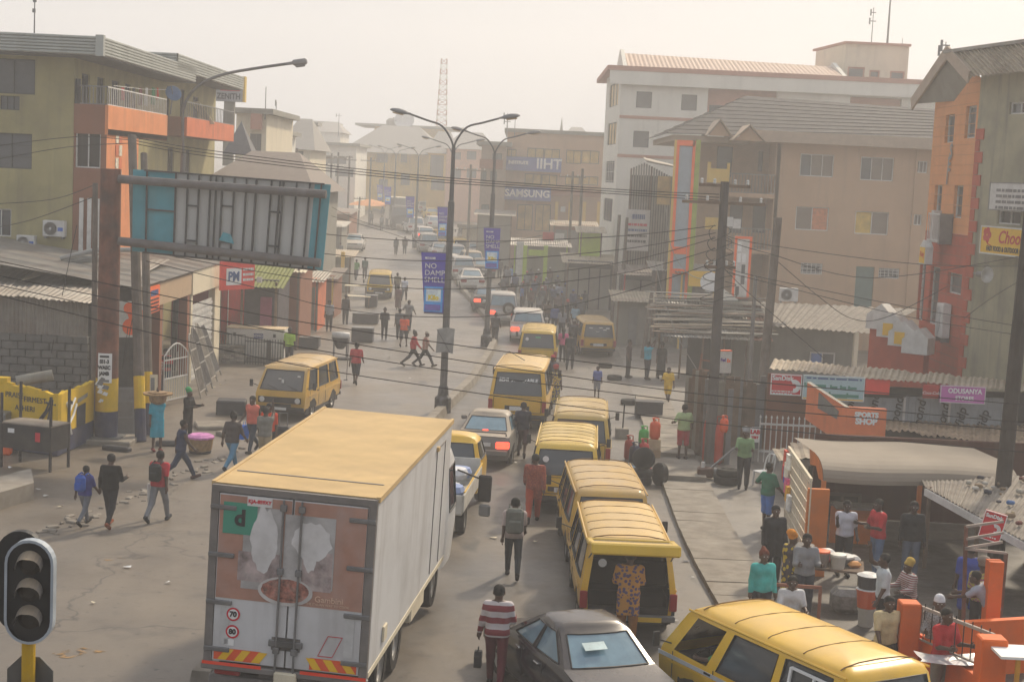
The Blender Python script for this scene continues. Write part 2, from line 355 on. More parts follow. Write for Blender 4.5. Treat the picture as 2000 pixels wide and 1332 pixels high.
def win(t, F, a, b, c, d, fm=None, pm=None, nv=2, nh=1, fw=.05, dep=.1, bars=0, lab=None):
    fm = fm or M_WFR; pm = pm or M_GLASS; mb = W(t, F)
    mb.box(a, a+fw, dep-.03, dep+.03, c, d); mb.box(b-fw, b, dep-.03, dep+.03, c, d); mb.box(a+fw, b-fw, dep-.028, dep+.03, c, c+fw); mb.box(a+fw, b-fw, dep-.028, dep+.03, d-fw, d)
    for i in range(1, nv): x = a + (b-a)*i/nv; mb.box(x-fw*.4, x+fw*.4, dep-.025, dep+.025, c+fw, d-fw)
    for i in range(1, nh): z = c + (d-c)*i/nh; mb.box(a+fw, b-fw, dep-.02, dep+.02, z-fw*.3, z+fw*.3)
    o = mb.obj('window', fm, t)
    if lab: o['label'] = lab
    for i in range(nv):
        pp = pm[i % len(pm)] if isinstance(pm, (list, tuple)) else pm
        x0 = a + (b-a)*i/nv; x1 = a + (b-a)*(i+1)/nv
        W(t, F).box(x0+.01, x1-.01, dep+.032, dep+.045, c+.01, d-.01).obj('pane', pp, o)
    if bars:
        g = W(t, F)
        for i in range(bars): x = a + (b-a)*(i+.5)/bars; g.box(x-.012, x+.012, dep-.075, dep-.055, c, d)
        for z in (c+.12, (c+d)/2, d-.12): g.box(a, b, dep-.08, dep-.06, z-.015, z+.015)
        g.obj('burglar_bars', M_WFR, o)
    return o
def ac_unit(loc, rz, label, s=1.0, badge=True, group='outdoor air conditioners on the walls'):
    t = thing('air_conditioner', label, 'air conditioner', loc, rz, group)
    MB().bbox(-.42*s, .42*s, -.32*s, 0, 0, .62*s, .02).obj('casing', M_WHITEM, t)
    MB().lathe([(.245*s, -.33*s), (.245*s, -.322*s)], (-.12*s, 0, .31*s), 20, 'y').obj('fan_opening', M_DFR, t)
    g = MB()
    for r in (.24, .17, .1): g.lathe([(r*s, -.335*s), (r*s+.008, -.345*s), (r*s+.016, -.335*s)], (-.12*s, 0, .31*s), 20, 'y')
    g.lathe([(.055*s, -.35*s), (.055*s, -.335*s)], (-.12*s, 0, .31*s), 10, 'y'); g.obj('fan_grille', M_WFR, t)
    if badge: MB().box(.16*s, .36*s, -.325*s, -.32*s, .22*s, .36*s).obj('badge', mat('blue_badge', hexc('2f62b8'), .5, var=0), t)
    MB().box(-.36*s, -.3*s, -.3*s, .02, -.08*s, 0).box(.3*s, .36*s, -.3*s, .02, -.08*s, 0).obj('bracket', M_STEEL, t)
    return t
def railing(t, F, a, b, z0, z1, n, m, r=.016, name='railing'):
    mb = W(t, F); mb.box(a, b, -.025, .025, z1-.05, z1); mb.box(a, b, -.02, .02, z0, z0+.04); mb.box(a, a+.03, -.018, .018, z0+.03, z1-.04)
    o = mb.obj(name, m, t)
    for i in range(n+1):
        x = a + (b-a)*i/n; W(t, F).box(x-r, x+r, -r, r, z0+.04, z1-.05).obj('baluster', m, o)
    return o
def fascia(t, F, a, b, z0, z1, y, m=None, ribs=6):
    mb = W(t, F); h = (z1-z0)/ribs
    for i in range(ribs):
        z = z0 + h*i
        mb.add([(a, y, z), (b, y, z), (b, y-.05, z+h*.3), (a, y-.05, z+h*.3), (b, y-.05, z+h*.8), (a, y-.05, z+h*.8), (b, y, z+h), (a, y, z+h)], [(0, 1, 2, 3), (3, 2, 4, 5), (5, 4, 6, 7)])
    mb.box(a, b, y+.003, y+.08, z0, z1)
    return mb.obj('fascia', m or M_FASC, t)

# ---------------- left apartment block ----------------
D1 = 59.5; XW = at(143, 300, D1).x; XB = at(210, 300, D1).x
t = thing('apartment_block', 'olive and orange apartment block with ribbed grey fascia, left edge of street', 'building', (XW, D1, gz(D1)))
zt = at(100, 104, D1).z; zb = -.5
F0 = T((0, D1, 0))
xl = at(-260, 300, D1).x
wins = [rc(-60, 115, 68, 182, D1), rc(-60, 260, 62, 328, D1), rc(-20, 408, 22, 462, D1), rc(0, 188, 38, 215, D1)]
W(t, F0).wall(xl, XW, zb, zt, wins).obj('wall', M_OLIVE, t)
win(t, F0, *wins[0], fm=M_DFR, pm=M_GREYG, nv=3); win(t, F0, *wins[1], fm=M_DFR, pm=M_GREYG, nv=3, nh=3); win(t, F0, *wins[2], nv=2); win(t, F0, *wins[3], fm=M_DFR, pm=M_GREYG, nv=3, nh=2, fw=.03)
W(t, F0).box(xl, XW, -.02, 0, rc(0, 365, 10, 368, D1)[2], rc(0, 360, 10, 366, D1)[2]+.05).obj('ledge', M_OLIVE, t)
# street side: enclosed lower bay, balcony parapets, rear wall
YB = atx(327, 240, XB).y; z0 = at(175, 262, D1).z; z1 = at(175, 204, D1).z
W(t).box(XW, XB, D1+.01, YB, z0, z0+.22).obj('balcony_slab', M_BROWN, t)
W(t).box(XW+.003, XB-.121, D1-.01, D1+.11, z0, z1).obj('parapet', M_BROWN, t)  # shaded end of the orange parapet, shade painted in as brown
W(t).box(XB-.12, XB, D1-.008, YB, z0-.002, z1).obj('parapet', M_ORNG, t)
FS = T((XW, D1, 0), RL)     # street wall: x along +Y
zr = zt
dw = [(1.0, 2.1, z0+.25, z0+2.35), (3.2, 4.3, z0+.25, z0+2.35), (5.4, 6.6, z0+.9, z0+2.35), (7.6, 8.6, z0+.25, z0+2.35)]
W(t, FS).wall(.01, 15.5, zb, zr, dw).obj('wall', M_OLIVE, t)
for k, w_ in enumerate(dw): win(t, FS, *w_, fm=M_DFR, pm=(M_GREYG, M_DARKIN), nv=2, nh=2)
railing(t, T((XW, D1+.05, 0)), .05, XB-XW-.06, z1, z1+.72, 9, M_STEEL); railing(t, T((XB-.06, D1+.05, 0), RL), .0, YB-D1-.1, z1, z1+.72, 34, M_WHITEM)
W(t).cyl((XW+.12, D1+.1, z1), (XW+.12, D1+.1, z1+.95), .12, .11, 8).obj('corner_post', M_BLACK, t)
# enclosed bay below
zbay = at(175, 330, D1).z - 2.2
cw = rc(147, 259, 196, 328, D1)
W(t, T((0, D1+.03, 0))).wall(XW+.005, XB-.05, -.5, z0-.004, [cw]).obj('wall', M_BROWN, t)  # brown bay front: shade painted into the orange wall colour
win(t, T((0, D1+.03, 0)), *cw, nv=2, pm=M_DARKIN)
YO = atx(270, 300, XB-.05).y
W(t, T((XB-.05, D1+.03, 0), RL)).wall(0, YO-D1, -.5, z0-.006, []).obj('wall', M_ORNG, t)
deco = W(t, T((XB-.05, D1+.03, 0), RL)); dz_ = at(230, 320, D1).z
M_TILE = mat('patterned_tile', hexc('d9cdb8'), .6, var=.5, scale=9)
for i in range(2):
    for j in range(7):
        W(t, T((XB-.05, D1+.03, 0), RL)).box(1.3+i*.5, 1.72+i*.5, -.03, -.004, dz_-1.2+j*.5, dz_-.78+j*.5).obj('tile', (M_TILE, M_ORNG2)[(i+j) % 2], t)
fr = rc(155, 388, 205, 495, D1)      # white security gate on the ground floor
g = W(t, T((0, D1-.02, 0)))
for i in range(4): x = fr[0] + (fr[1]-fr[0])*i/3.2; g.box(x, x+.16, -.05, 0, fr[2], fr[3])
g.obj('security_gate', M_WHITEM, t)
# roof slab and ribbed fascia
zf0, zf1 = at(100, 104, 58).z, at(100, 67, 58).z
yF = 74.5; W(t).box(xl, XB+.1, 58.1, yF, zf0-.05, zf0+.02).obj('soffit', mat('soffit_grey', (.13, .13, .125), .9), t)
fascia(t, T(), xl, XB+.1, zf0, zf1, 58.0); fascia(t, T((XB+.12, 58.0, 0), RL), 0, yF-58, zf0, zf1, 0)
W(t).box(XB-.1, XB+.2, 57.9, 58.15, zf0-.03, zf1+.05).obj('fascia_corner', M_FASC, t)
W(t).box(xl, XB, 58.2, yF-.1, zf1-.3, zf1-.2).obj('roof', M_ZINC, t)
# second block
XB2 = -15.9; Y2a = atx(365, 250, XB2).y; Y2b = atx(457, 250, XB2).y
u = thing('apartment_block', 'further apartment block with red orange balcony and ribbed fascia, behind the curved lamp', 'building', (XW, Y2a, gz(75)))
zq0 = atx(365, 266, XB2).z; zq1 = atx(365, 229, XB2).z
W(u).box(XW, XB2-.121, Y2a-.01, Y2b, zq0-.01, zq0+.2).obj('balcony_slab', M_BROWN, u)
W(u).box(XB2-.12, XB2, Y2a, Y2b, zq0, zq1).obj('parapet', M_ORNG2, u)
W(u).box(XW, XB2-.122, Y2a-.02, Y2a+.1, zq0+.002, zq1-.002).obj('parapet', M_BROWN, u)  # end of the red orange parapet, its shade painted as brown
railing(u, T((XB2-.06, Y2a, 0), RL), 0, Y2b-Y2a, zq1, zq1+.75, 30, M_STEEL)
FS2 = T((XW-.02, Y2a-3, 0), RL); zc2 = atx(410, 165, XW).z
dw2 = [(4.2, 5.3, zq0+.25, zq0+2.4), (7.5, 8.6, zq0+.25, zq0+2.4), (10.5, 12, zq0+.6, zq0+2.2), (5, 6.4, zq0-2.2, zq0-.6), (9, 10.2, zq0-2.9, zq0-.6)]
W(u, FS2).wall(0, Y2b-Y2a+4.5, -1, zc2, dw2).obj('wall', M_OLIVE, u)
for w_ in dw2: win(u, FS2, *w_, fm=M_DFR, pm=(M_GREYG, M_DARKIN), nv=2, nh=2)
W(u).box(xl, XW, Y2a-2.99, Y2a-2.9, -1, zc2).obj('wall', M_GREYW, u)
yA = atx(345, 130, XB+.1).y; yE = atx(474, 160, XB+.1).y
zA0, zA1 = atx(420, 160, XB+.1).z, atx(420, 131, XB+.1).z
fascia(u, T((XB+.12, yA, 0), RL), 0, yE-yA, zA0, zA1, 0); fascia(u, T(), XB-2.5, XB+.1, zA0, zA1, yA-.02)
W(u).box(XW-4, XB, yA+.1, yE, zA0-.04, zA0+.03).obj('soffit', mat('soffit_grey'), u)
W(u).box(XW-4, XB+.0, yA+.12, yE-.1, zA1-.25, zA1-.18).obj('roof', M_ZINC, u)
# antenna mast on the roof
an = at(67, 65, 62); a = thing('antenna_mast', 'thin antenna mast on the left apartment roof', 'antenna', (an.x, 62, an.z-.4)); MB().cyl((0, 0, 0), (0, 0, 1.95), .03, .02).obj('mast', M_STEEL, a)
MB().box(-.06, .06, -.05, .05, 1.6, 1.72).box(-.08, .03, -.05, .05, 1.2, 1.35).obj('antenna_head', M_STEEL, a)
# washing on the balcony
lc = [('b8323a', 240, .5, 'red cloth'), ('2d3138', 262, .35, 'black shirt'), ('6b2a33', 275, .35, 'maroon shirt'), ('c9c9c6', 287, .3, 'white cloth'), ('3a7a4e', 300, .4, 'green towel'), ('c2402c', 308, .25, 'orange red cloth')]
for c, px, w_, nm in lc:
    p = atx(px, 172, XB-.35); mb = MB(); h = random.uniform(.5, .85); n_ = 7
    for i in range(n_):
        t0, t1 = i/n_, (i+1)/n_; f = lambda q: .05*math.sin(q*9+px); mb.slab((f(t0), w_*(t0-.5), -h), (f(t1), w_*(t1-.5), -h*random.uniform(.9, 1.05)), (f(t1)*.3, w_*(t1-.5), 0), (f(t0)*.3, w_*(t0-.5), 0), .012)
    mb.obj('laundry', mat('cloth_'+c, hexc(c), .9, var=.2), label=nm+' drying on the left apartment balcony line', cat='laundry', loc=p)
p0, p1 = atx(222, 168, XB-.35), atx(336, 176, XB-.35); MB().tube([p0, p0.lerp(p1, .5)-Vector((0, 0, .06)), p1], .012, 5).obj('clothes_line', M_WTXT, label='clothes line strung along the left balcony', cat='line')
p = atx(337, 185, XB-.1); dsh = thing('satellite_dish', 'blue satellite dish on the left apartment balcony', 'satellite dish', p)
mb = MB(); mb.M = Matrix.Rotation(R_(62), 4, 'X') @ Matrix.Rotation(.5, 4, 'Y'); mb.lathe([(.02, 0), (.17, .03), (.29, .07), (.38, .13), (.37, .14), (.17, .05), (.02, .03)], n=24); mb.obj('reflector', mat('blue_dish', hexc('4a6a92'), .6), dsh, smooth=True)
MB().beam((0, 0, 0), (.1, -.7, .35), .03).beam((-.1, .1, -.9), (0, .05, 0), .05).obj('feed_arm', M_STEEL, dsh)
p = at(392, 222, 79); mb = MB(); mb.slab((-.5, 0, .55), (-.1, -.05, .6), (.75, 0, -.5), (.35, .05, -.55), .03); mb.obj('leaning_board', M_CREAM, label='cream board leaning over the orange balcony railing', cat='board', loc=p)
for px, py, d, s_, lb in ((109, 462, 59.4, 1.0, 'white air conditioner with blue badge high on the olive wall'), (54, 486, 59.4, .85, 'middle air conditioner below the left white window'), (36, 516, 59.2, 1.0, 'lowest air conditioner above the zinc roof')):
    p = at(px, py, d); ac_unit((p.x, p.y, p.z), 0, lb, s_)

# ---------------- zinc-roofed shops on the left ----------------
s1 = thing('zinc_shed', 'grey zinc roofed shed with unfinished concrete block wall, left foreground', 'shed', at(80, 760, 48).to_tuple()); s1.location.z = gz(48)
wr = rc(-60, 652, 172, 900, 48.1); z_b0 = rc(0, 652, 10, 655, 48)[3]
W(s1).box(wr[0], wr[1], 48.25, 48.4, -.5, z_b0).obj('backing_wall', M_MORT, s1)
bw, bh = .5, .245; blk = MB().bbox(0, bw-.03, -.1, .14, 0, bh-.022, .012).mesh('block', M_BLOCK)
row = 0; z = gz(48)
while z < z_b0 - .1:
    x = wr[0] - (bw/2 if row % 2 else 0)
    while x < wr[1] - .1:
        o = link('block', blk, s1); o.location = Vector((x, 48.2 + random.uniform(-.02, .015), z)) - s1.location
        o.scale.x = min(1, (wr[1]-x)/bw); x += bw
    z += bh; row += 1
cz = at(80, 583, 48.1).z
W(s1).corr((wr[0], 48.12, z_b0+.02), (wr[1]-wr[0]-.02, 0, 0), (0, 0, cz-z_b0-.02), .13, .018).obj('zinc_wall', M_ZINC, s1)
def roof_sheets(t, A, B, C, D, n, m, pitch=.16, amp=.02, name='roof_sheet', jit=.03):   # A-B eave, D-C ridge
    A, B, C, D = [Vector(x) for x in (A, B, C, D)]; L_ = T(t.location, t.rotation_euler.z).inverted()
    for i in range(n):
        a, b = A.lerp(B, i/n), A.lerp(B, (i+1.04)/n); d = D.lerp(C, i/n); c = D.lerp(C, (i+1.04)/n); j = dz = None; dz = Vector((0, 0, random.uniform(-jit, jit))); j = Vector((0, 0, random.uniform(0, jit) + .01*(i % 2)))
        mb = MB(); mb.M = L_; mb.corr(a + j, b - a, d - a + dz, pitch, amp, v2=c - b + dz); mb.obj(name, m, t)
roof_sheets(s1, at(-70, 570, 47.3), at(172, 594, 47.3), at(330, 508, 60), at(-20, 520, 60), 7, M_ZINC)
mb = MB(); a, b, c, d = at(40, 548, 51), at(75, 525, 54), at(170, 508, 57), at(150, 517, 55); mb.slab(a, d, c, b, .03); mb.obj('loose_roof_sheet', M_CREAM, label='loose cream sheet lying on the left zinc roof', cat='roof sheet')
mb = MB()
for k, (x, y) in enumerate(((70, 535), (95, 520), (118, 505), (80, 528))): p = at(x, y, 55); mb.tube([p, p + Vector((1.2, .3, .35)), p + Vector((2.4, .5, .2+.1*k))], .09, 7)
mb.obj('plastic_sheeting', mat('grey_plastic', (.3, .3, .29), .5), label='crumpled grey plastic sheeting beside the lowest air conditioner', cat='sheeting')
# street-facing shop row behind the billboard pole
XS = -12.6
s2 = thing('shop_row', 'beige fascia shop row with white roller shutter behind the wooden poles', 'shop', (XS, 53, gz(53)))
ya, yb, yc = atx(285, 575, XS).y, atx(375, 550, XS).y, atx(432, 550, XS).y
zf = atx(330, 548, XS).z; ze = atx(330, 590, XS).z
W(s2).box(XS-.3, XS, ya, yb-.02, ze, zf).obj('fascia', mat('brown_fascia', hexc('b39a7e'), .8, var=.08), s2)
W(s2).box(XS-.32, XS+.04, yb, yc, ze-.06, zf+.12).obj('fascia', M_CREAM, s2)
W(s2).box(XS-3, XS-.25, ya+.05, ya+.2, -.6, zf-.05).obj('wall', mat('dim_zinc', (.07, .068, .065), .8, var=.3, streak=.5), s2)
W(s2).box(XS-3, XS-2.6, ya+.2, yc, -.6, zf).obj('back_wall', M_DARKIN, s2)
for y in (ya+.25, ya+2.4, yb-.5): W(s2).box(XS-.35, XS-.05, y, y+.4, -.6, ze-.004).obj('pillar', M_BROWN, s2)
for y in (ya+1.2, ya+3.3): W(s2).box(XS-.4, XS-.35, y-.5, y+.9, -.5, ze-.1).obj('door_leaf', M_STEEL, s2)
sh = W(s2); y0, y1 = yb+.35, yc-1.2
for i in range(26): z = -.5 + i*.125; sh.box(XS-.16-.0, XS-.1-.03*(i % 2), y0, y1, z, z+.115)
sh.obj('roller_shutter', M_WHITEM, s2)
W(s2).box(XS-.3, XS-.02, yb+.01, yb+.33, -.6, ze-.07).obj('pillar', M_CREAM, s2); W(s2).box(XS-.3, XS-.02, yc-1.15, yc, -.6, ze-.07).obj('pillar', M_CREAM, s2)
roof_sheets(s2, (XS+.1, ya-1.4, zf+.05), (XS+.1, yc, zf+.12), (XS-9, yc+3, zf+1.35), (XS-9, ya-1.4, zf+1.2), 9, M_ZINC)
def sign(name, label, F, a, b, c, d, face, border=None, th=.08, bw_=.05, cat='sign', group=None):
    p = F @ Vector(((a+b)/2, 0, c)); t = thing(name, label, cat, p, F.to_euler().z, group); w_, h = (b-a)/2, d-c
    MB().box(-w_, w_, 0, th, 0, h).obj('panel', face, t)
    if border:
        mb = MB(); mb.box(-w_, w_, -.02, -.002, 0, bw_).box(-w_, w_, -.02, -.002, h-bw_, h).box(-w_, -w_+bw_, -.018, -.002, bw_, h-bw_).box(w_-bw_, w_, -.018, -.002, bw_, h-bw_); mb.obj('border', border, t)
    return t, w_, h
def stext(t, s, size, x, z, m, squash=1, bold=0, y=-.012, shear=0, align='CENTER'): return txt(s, size, t, (x, y, z), (math.pi/2, 0, 0), m, bold=bold, squash=squash, shear=shear, align=align)
def lines(t, a, b, z, n, dz, m, y=-.012):      # rows of print too fine to read
    for k in range(n):
        mb = MB(); x = a
        while x < b-.03: w = min(random.uniform(.06, .2)*(b-a), b-x); mb.box(x, x+w, y-.003, y, z-k*dz-dz*.25, z-k*dz+dz*.25); x += w+.02*(b-a)+.01
        tag(mb.obj('print_line', m, t), kind='stuff')
M_ORS = mat('orange_sign', hexc('ef6a35'), .6, var=.06); M_REDS = mat('red_sign', hexc('e0453a'), .6, var=.08)
FSS = T((XS+.08, 0, 0), RL)
q = atx(290, 605, XS); q2 = atx(321, 550, XS)
t_, w_, h_ = sign('shop_sign', 'orange sign with small print on the brown fascia, left shop row', FSS, ya+.12, ya+1.7, ze-.15, zf-.02, M_ORS)
lines(t_, -w_*.7, w_*.7, h_*.75, 1, .4, mat('blue_print', hexc('3b5a8c'), .6, var=0)); lines(t_, -w_*.8, w_*.8, h_*.5, 4, .13, M_TXT)
d_ = 60; r = rc(432, 523, 481, 572, 62)
t_, w_, h_ = sign('shop_sign', 'red bordered shop sign turned to the street above the red container', T((at(431, 548, 64).x, 64, 0), R_(58)), 0, 2.1, r[2]-.1, r[3]+.1, M_REDS)
MB().box(-.72, .2, -.02, -.002, .2, h_-.3).obj('print_panel', M_WTXT, t_); stext(t_, 'PM', .55, -.28, h_*.45, mat('blue_print'), y=-.03, bold=.02)
lines(t_, .3, .95, h_*.7, 3, .22, M_WTXT)
# painted graffiti panel behind the poles
t_, w_, h_ = sign('painted_board', 'white board with orange painted swirls between the rusty pole and wooden pole', T((at(228, 650, 49.5).x, 49.5, 0), R_(25)), 0, 1.0, at(250, 660, 49.5).z, at(250, 590, 49.5).z, M_WHITEM)
mb = MB()
for (cx, cz_, rr) in ((-.05, .35, .28), (.1, .75, .26), (-.1, .95, .2)): mb.lathe([(rr, -.012), (rr*.2, -.014), (.001, -.014)], (cx, 0, cz_), 14, 'y')
mb.obj('painted_swirls', M_ORS, t_)
# red container shop
rcx = thing('container_shop', 'dark red container shop beside the roller shutter', 'shop', (XS-1.2, 68, gz(68)))
y0, y1 = atx(432, 600, XS-.9).y, atx(478, 600, XS-.9).y; zt_ = atx(445, 560, XS-.9).z
mb = W(rcx); mb.corr((XS-.9, y0, gz(68)), (0, y1-y0, 0), (0, 0, zt_-gz(68)), .28, .03); mb.obj('container_side', M_REDP, rcx); W(rcx).box(XS-3.2, XS-.95, y0, y0+.1, gz(68), zt_).box(XS-3.2, XS-.92, y0, y1, zt_-.1, zt_).obj('container_body', mat('dark_red', hexc('6e2428'), .7, var=.2), rcx)
W(rcx).box(XS-.87, XS-.84, y0+1.4, y0+1.5, gz(68)+.1, zt_-.15).obj('door_seam', M_WTXT, rcx)

# ---------------- white generator, fence and stone wall ----------------
gg = G(492, 712); s_ = gg.y/FPX; gx0, gx1 = at(436, 700, gg.y).x, at(550, 700, gg.y).x; gt = at(492, 645, gg.y).z
ge = thing('generator_cabin', 'long white generator housing with blue badge behind the black railings', 'generator', (gg.x, gg.y+.6, gz(gg.y)))
b0 = gz(gg.y); W(ge).bbox(gx0, gx1, gg.y+.6, gg.y+1.7, b0+.25, gt, .03).obj('housing', M_WHITEM, ge)
W(ge).box(gx0+.02, gx1-.02, gg.y+.65, gg.y+1.65, b0, b0+.25).obj('base_frame', M_STEEL, ge)
W(ge).box(gx0-.01, gx1+.01, gg.y+.57, gg.y+1.73, gt, gt+.04).obj('roof_panel', mat('cream_roof', hexc('d9c2a0'), .7), ge)
bx = at(500, 651, gg.y).x; W(ge).box(bx-.2, bx+.22, gg.y+.585, gg.y+.598, gt-.42, gt-.2).obj('badge', mat('navy_badge', hexc('2a3a7a'), .5, var=0), ge); txt('SDMO', .15, ge, Vector((bx, gg.y+.58, gt-.31))-ge.location, (math.pi/2, 0, 0), M_WTXT)
for x in (gx0+.3, gx1-.5): W(ge).box(x, x+.12, gg.y+.585, gg.y+.598, gt-.35, gt-.2).obj('latch', M_BLACK, ge)
fn = thing('black_railings', 'black steel railings in front of the white generator', 'fence', (gg.x, gg.y, b0)); fx0, fx1 = at(478, 700, gg.y).x, at(553, 700, gg.y).x
mb = W(fn); zt_ = at(515, 662, gg.y).z; mb.box(fx0, fx1, gg.y-.02, gg.y+.02, zt_-.15, zt_-.11).box(fx0, fx1, gg.y-.02, gg.y+.02, b0+.1, b0+.14).box(fx0+.95, fx0+1.15, gg.y-.03, gg.y+.03, b0, zt_-.05); mb.obj('rail', M_BLACK, fn)
for i in range(15): x = fx0 + (fx1-fx0)*i/14; W(fn).box(x-.015, x+.015, gg.y-.015, gg.y+.015, b0, zt_).obj('picket', M_BLACK, fn)
sw_ = thing('stone_wall', 'low wall of split grey stones left of the black railings', 'wall', (gx0, gg.y, b0)); x0, x1 = at(424, 700, gg.y).x, at(477, 700, gg.y).x; zt_ = at(450, 672, gg.y).z
M_STN = [mat('stone%d' % k, c, .9, var=.25, scale=4) for k, c in enumerate(((.3, .27, .24), (.22, .2, .18), (.38, .34, .3), (.16, .145, .13)))]
W(sw_).box(x0, x1, gg.y+.06, gg.y+.3, b0-.1, zt_-.03).obj('core', M_MORT, sw_)
z = b0
while z < zt_-.05:
    x = x0; h = random.uniform(.07, .12)
    while x < x1-.05:
        w_ = min(random.uniform(.16, .4), x1-x); W(sw_).bbox(x, x+w_-.012, gg.y+random.uniform(-.04, .01), gg.y+.1, z, z+h-.012, .012).obj('stone', random.choice(M_STN), sw_); x += w_
    z += h
W(sw_).box(x0, x1, gg.y+.1, gg.y+.14, zt_+.4, zt_+.43).obj('rail', M_BLACK, sw_)
for i in range(9): x = x0 + (x1-x0)*i/8; W(sw_).box(x-.012, x+.012, gg.y+.1, gg.y+.13, zt_-.03, zt_+.42).obj('picket', M_BLACK, sw_)
# metal gates stacked for sale
for k, (px, py, w_, h, lean, lb) in enumerate(((342, 790, 1.6, 2.2, 0, 'white arched steel gate standing open beside the pavement'), (398, 775, 1.0, 2.4, .25, 'first steel gate leaning against the shop pillar'), (410, 762, 1.0, 2.5, .3, 'second steel gate leaning against the shop pillar'), (420, 748, 1.0, 2.5, .33, 'third steel gate leaning against the shop pillar'), (428, 735, .9, 2.3, .35, 'fourth steel gate leaning against the shop pillar'))):
    p = G(px, py); g = thing('steel_gate', lb, 'gate', p, RL if k else R_(75), 'steel gates for sale on the pavement'); g.rotation_euler = (0 if not k else -lean, 0, RL if k else R_(72))
    m = M_WHITEM if k == 0 else mat('primer_steel%d' % (k % 2), ((.2, .19, .18), (.36, .33, .29))[k % 2], .7, var=.3)
    mb = MB(); arc = [(-w_/2, 0, h*.82)] + [(-w_/2 + w_*i/8, 0, h*.82 + h*.18*math.sin(math.pi*i/8)) for i in range(1, 8)] + [(w_/2, 0, h*.82)]
    mb.tube([(-w_/2, 0, 0)] + arc + [(w_/2, 0, 0)], .028, 6); mb.beam((-w_/2, 0, h*.1), (w_/2, 0, h*.1), .04).beam((-w_/2, 0, h*.45), (w_/2, 0, h*.45), .05).beam((-w_/2, 0, h*.75), (w_/2, 0, h*.75), .04); mb.obj('gate_frame', m, g)
    for i in range(1, 10): x = -w_/2 + w_*i/10; MB().cyl((x, 0, h*.1), (x, 0, h*.82 + h*.17*math.sin(math.pi*i/10)), .012, n=5).obj('gate_bar', m, g)
    if k == 0: MB().box(-w_/2+.03, w_/2-.03, .012, .02, h*.1, h*.44).obj('sheet_panel', M_CREAM, g)

# ---------------- yellow painted wall and welded stand ----------------
M_YPAINT = mat('yellow_wall_paint', hexc('d9b21a'), .75, var=.1, scale=1.5, dirt=.3, dirtcol=(.25, .19, .05)); M_NAVY = mat('navy_wall_paint', hexc('3c4058'), .8, var=.2, dirt=.4)
yw = thing('yellow_wall', 'yellow and navy painted wall with hand-painted figures, left foreground', 'wall', G(112, 892))
C = G(112, 892); A = G(-10, 880); Bp = G(182, 862); A = Vector((A.x, A.y+.3, 0)); zt1 = at(112, 772, C.y).z; zt0 = at(24, 745, A.y).z; zt2 = at(180, 745, Bp.y).z
def panel(P, Q, zp, zq, zl, zh, m, nm, off=0, n=9, jag=.05):
    P, Q = Vector((P.x, P.y, 0)), Vector((Q.x, Q.y, 0)); nn = (Q-P).normalized().cross(Vector((0, 0, 1)))*off; mb = W(yw)
    for i in range(n):
        a, b = P.lerp(Q, i/n)+nn, P.lerp(Q, (i+1)/n)+nn; za, zb_ = zp+(zq-zp)*i/n, zp+(zq-zp)*(i+1)/n
        ta, tb = (za+random.uniform(-jag, jag) if zh is None else zh), (zb_+random.uniform(-jag, jag) if zh is None else zh)
        mb.slab((a.x, a.y, zl), (b.x, b.y, zl), (b.x, b.y, tb), (a.x, a.y, ta), .14)
    return mb.obj(nm, m, yw)
panel(A, C, zt0, zt1, .5, None, M_YPAINT, 'painted_wall'); panel(C, Bp, zt1, zt2, .5, None, M_YPAINT, 'painted_wall'); panel(A, C, 0, 0, -.1, .497, M_NAVY, 'painted_base'); panel(C, Bp, 0, 0, -.1, .497, M_NAVY, 'painted_base')
W(yw).box(A.x-.1, A.x+.25, A.y-.05, A.y+.25, 0, zt0+.1).obj('pillar', M_YPAINT, yw)
def onwall(P, Q, s0, z, off=.015):
    P, Q = Vector((P.x, P.y, 0)), Vector((Q.x, Q.y, 0)); p = P.lerp(Q, s0) + (Q-P).normalized().cross(Vector((0, 0, 1)))*off; return (p.x, p.y, z)
def stroke(P, Q, pts, m, r=.03, nm='painted_figure'):
    W(yw).tube([onwall(P, Q, a, z) for a, z in pts], r, 5).obj(nm, m, yw)
for pts in ([(.3, .35), (.34, .85), (.36, 1.2)], [(.36, 1.2), (.28, 1.45)], [(.36, 1.15), (.55, 1.5)], [(.34, .85), (.44, .4)], [(.33, .7), (.5, 1.0), (.6, 1.3)]): stroke(C, Bp, [(a*.8, z*.93) for a, z in pts], M_WTXT, .045)
stroke(C, Bp, [(.3, 1.28), (.31, 1.36)], M_TXT, .08); W(yw).add([onwall(C, Bp, a, z, .012) for a, z in ((.5, .5), (.75, .5), (.75, 1.15), (.5, 1.1))], [(0, 1, 2, 3)]).obj('painted_block', mat('dark_mural', (.05, .05, .055), .8), yw)
W(yw).add([onwall(C, Bp, a, z, .012) for a, z in ((.52, 1.2), (.8, 1.3), (.8, 1.42), (.52, 1.33))], [(0, 1, 2, 3)]).obj('painted_block', M_GREYW, yw)
W(yw).add([onwall(A, C, a, z, .012) for a, z in ((.62, .5), (.97, .5), (.97, .85), (.9, .85), (.86, 1.25), (.82, .9), (.62, .88))], [(0, 1, 2, 3, 4, 5, 6)]).obj('painted_block', mat('dark_mural'), yw)
for pts in ([(.7, .9), (.8, 1.15), (.88, 1.5)], [(.74, .9), (.85, 1.2), (.93, 1.5)], [(.8, 1.4), (.97, 1.36)]): stroke(A, C, pts, mat('dark_mural'), .03)
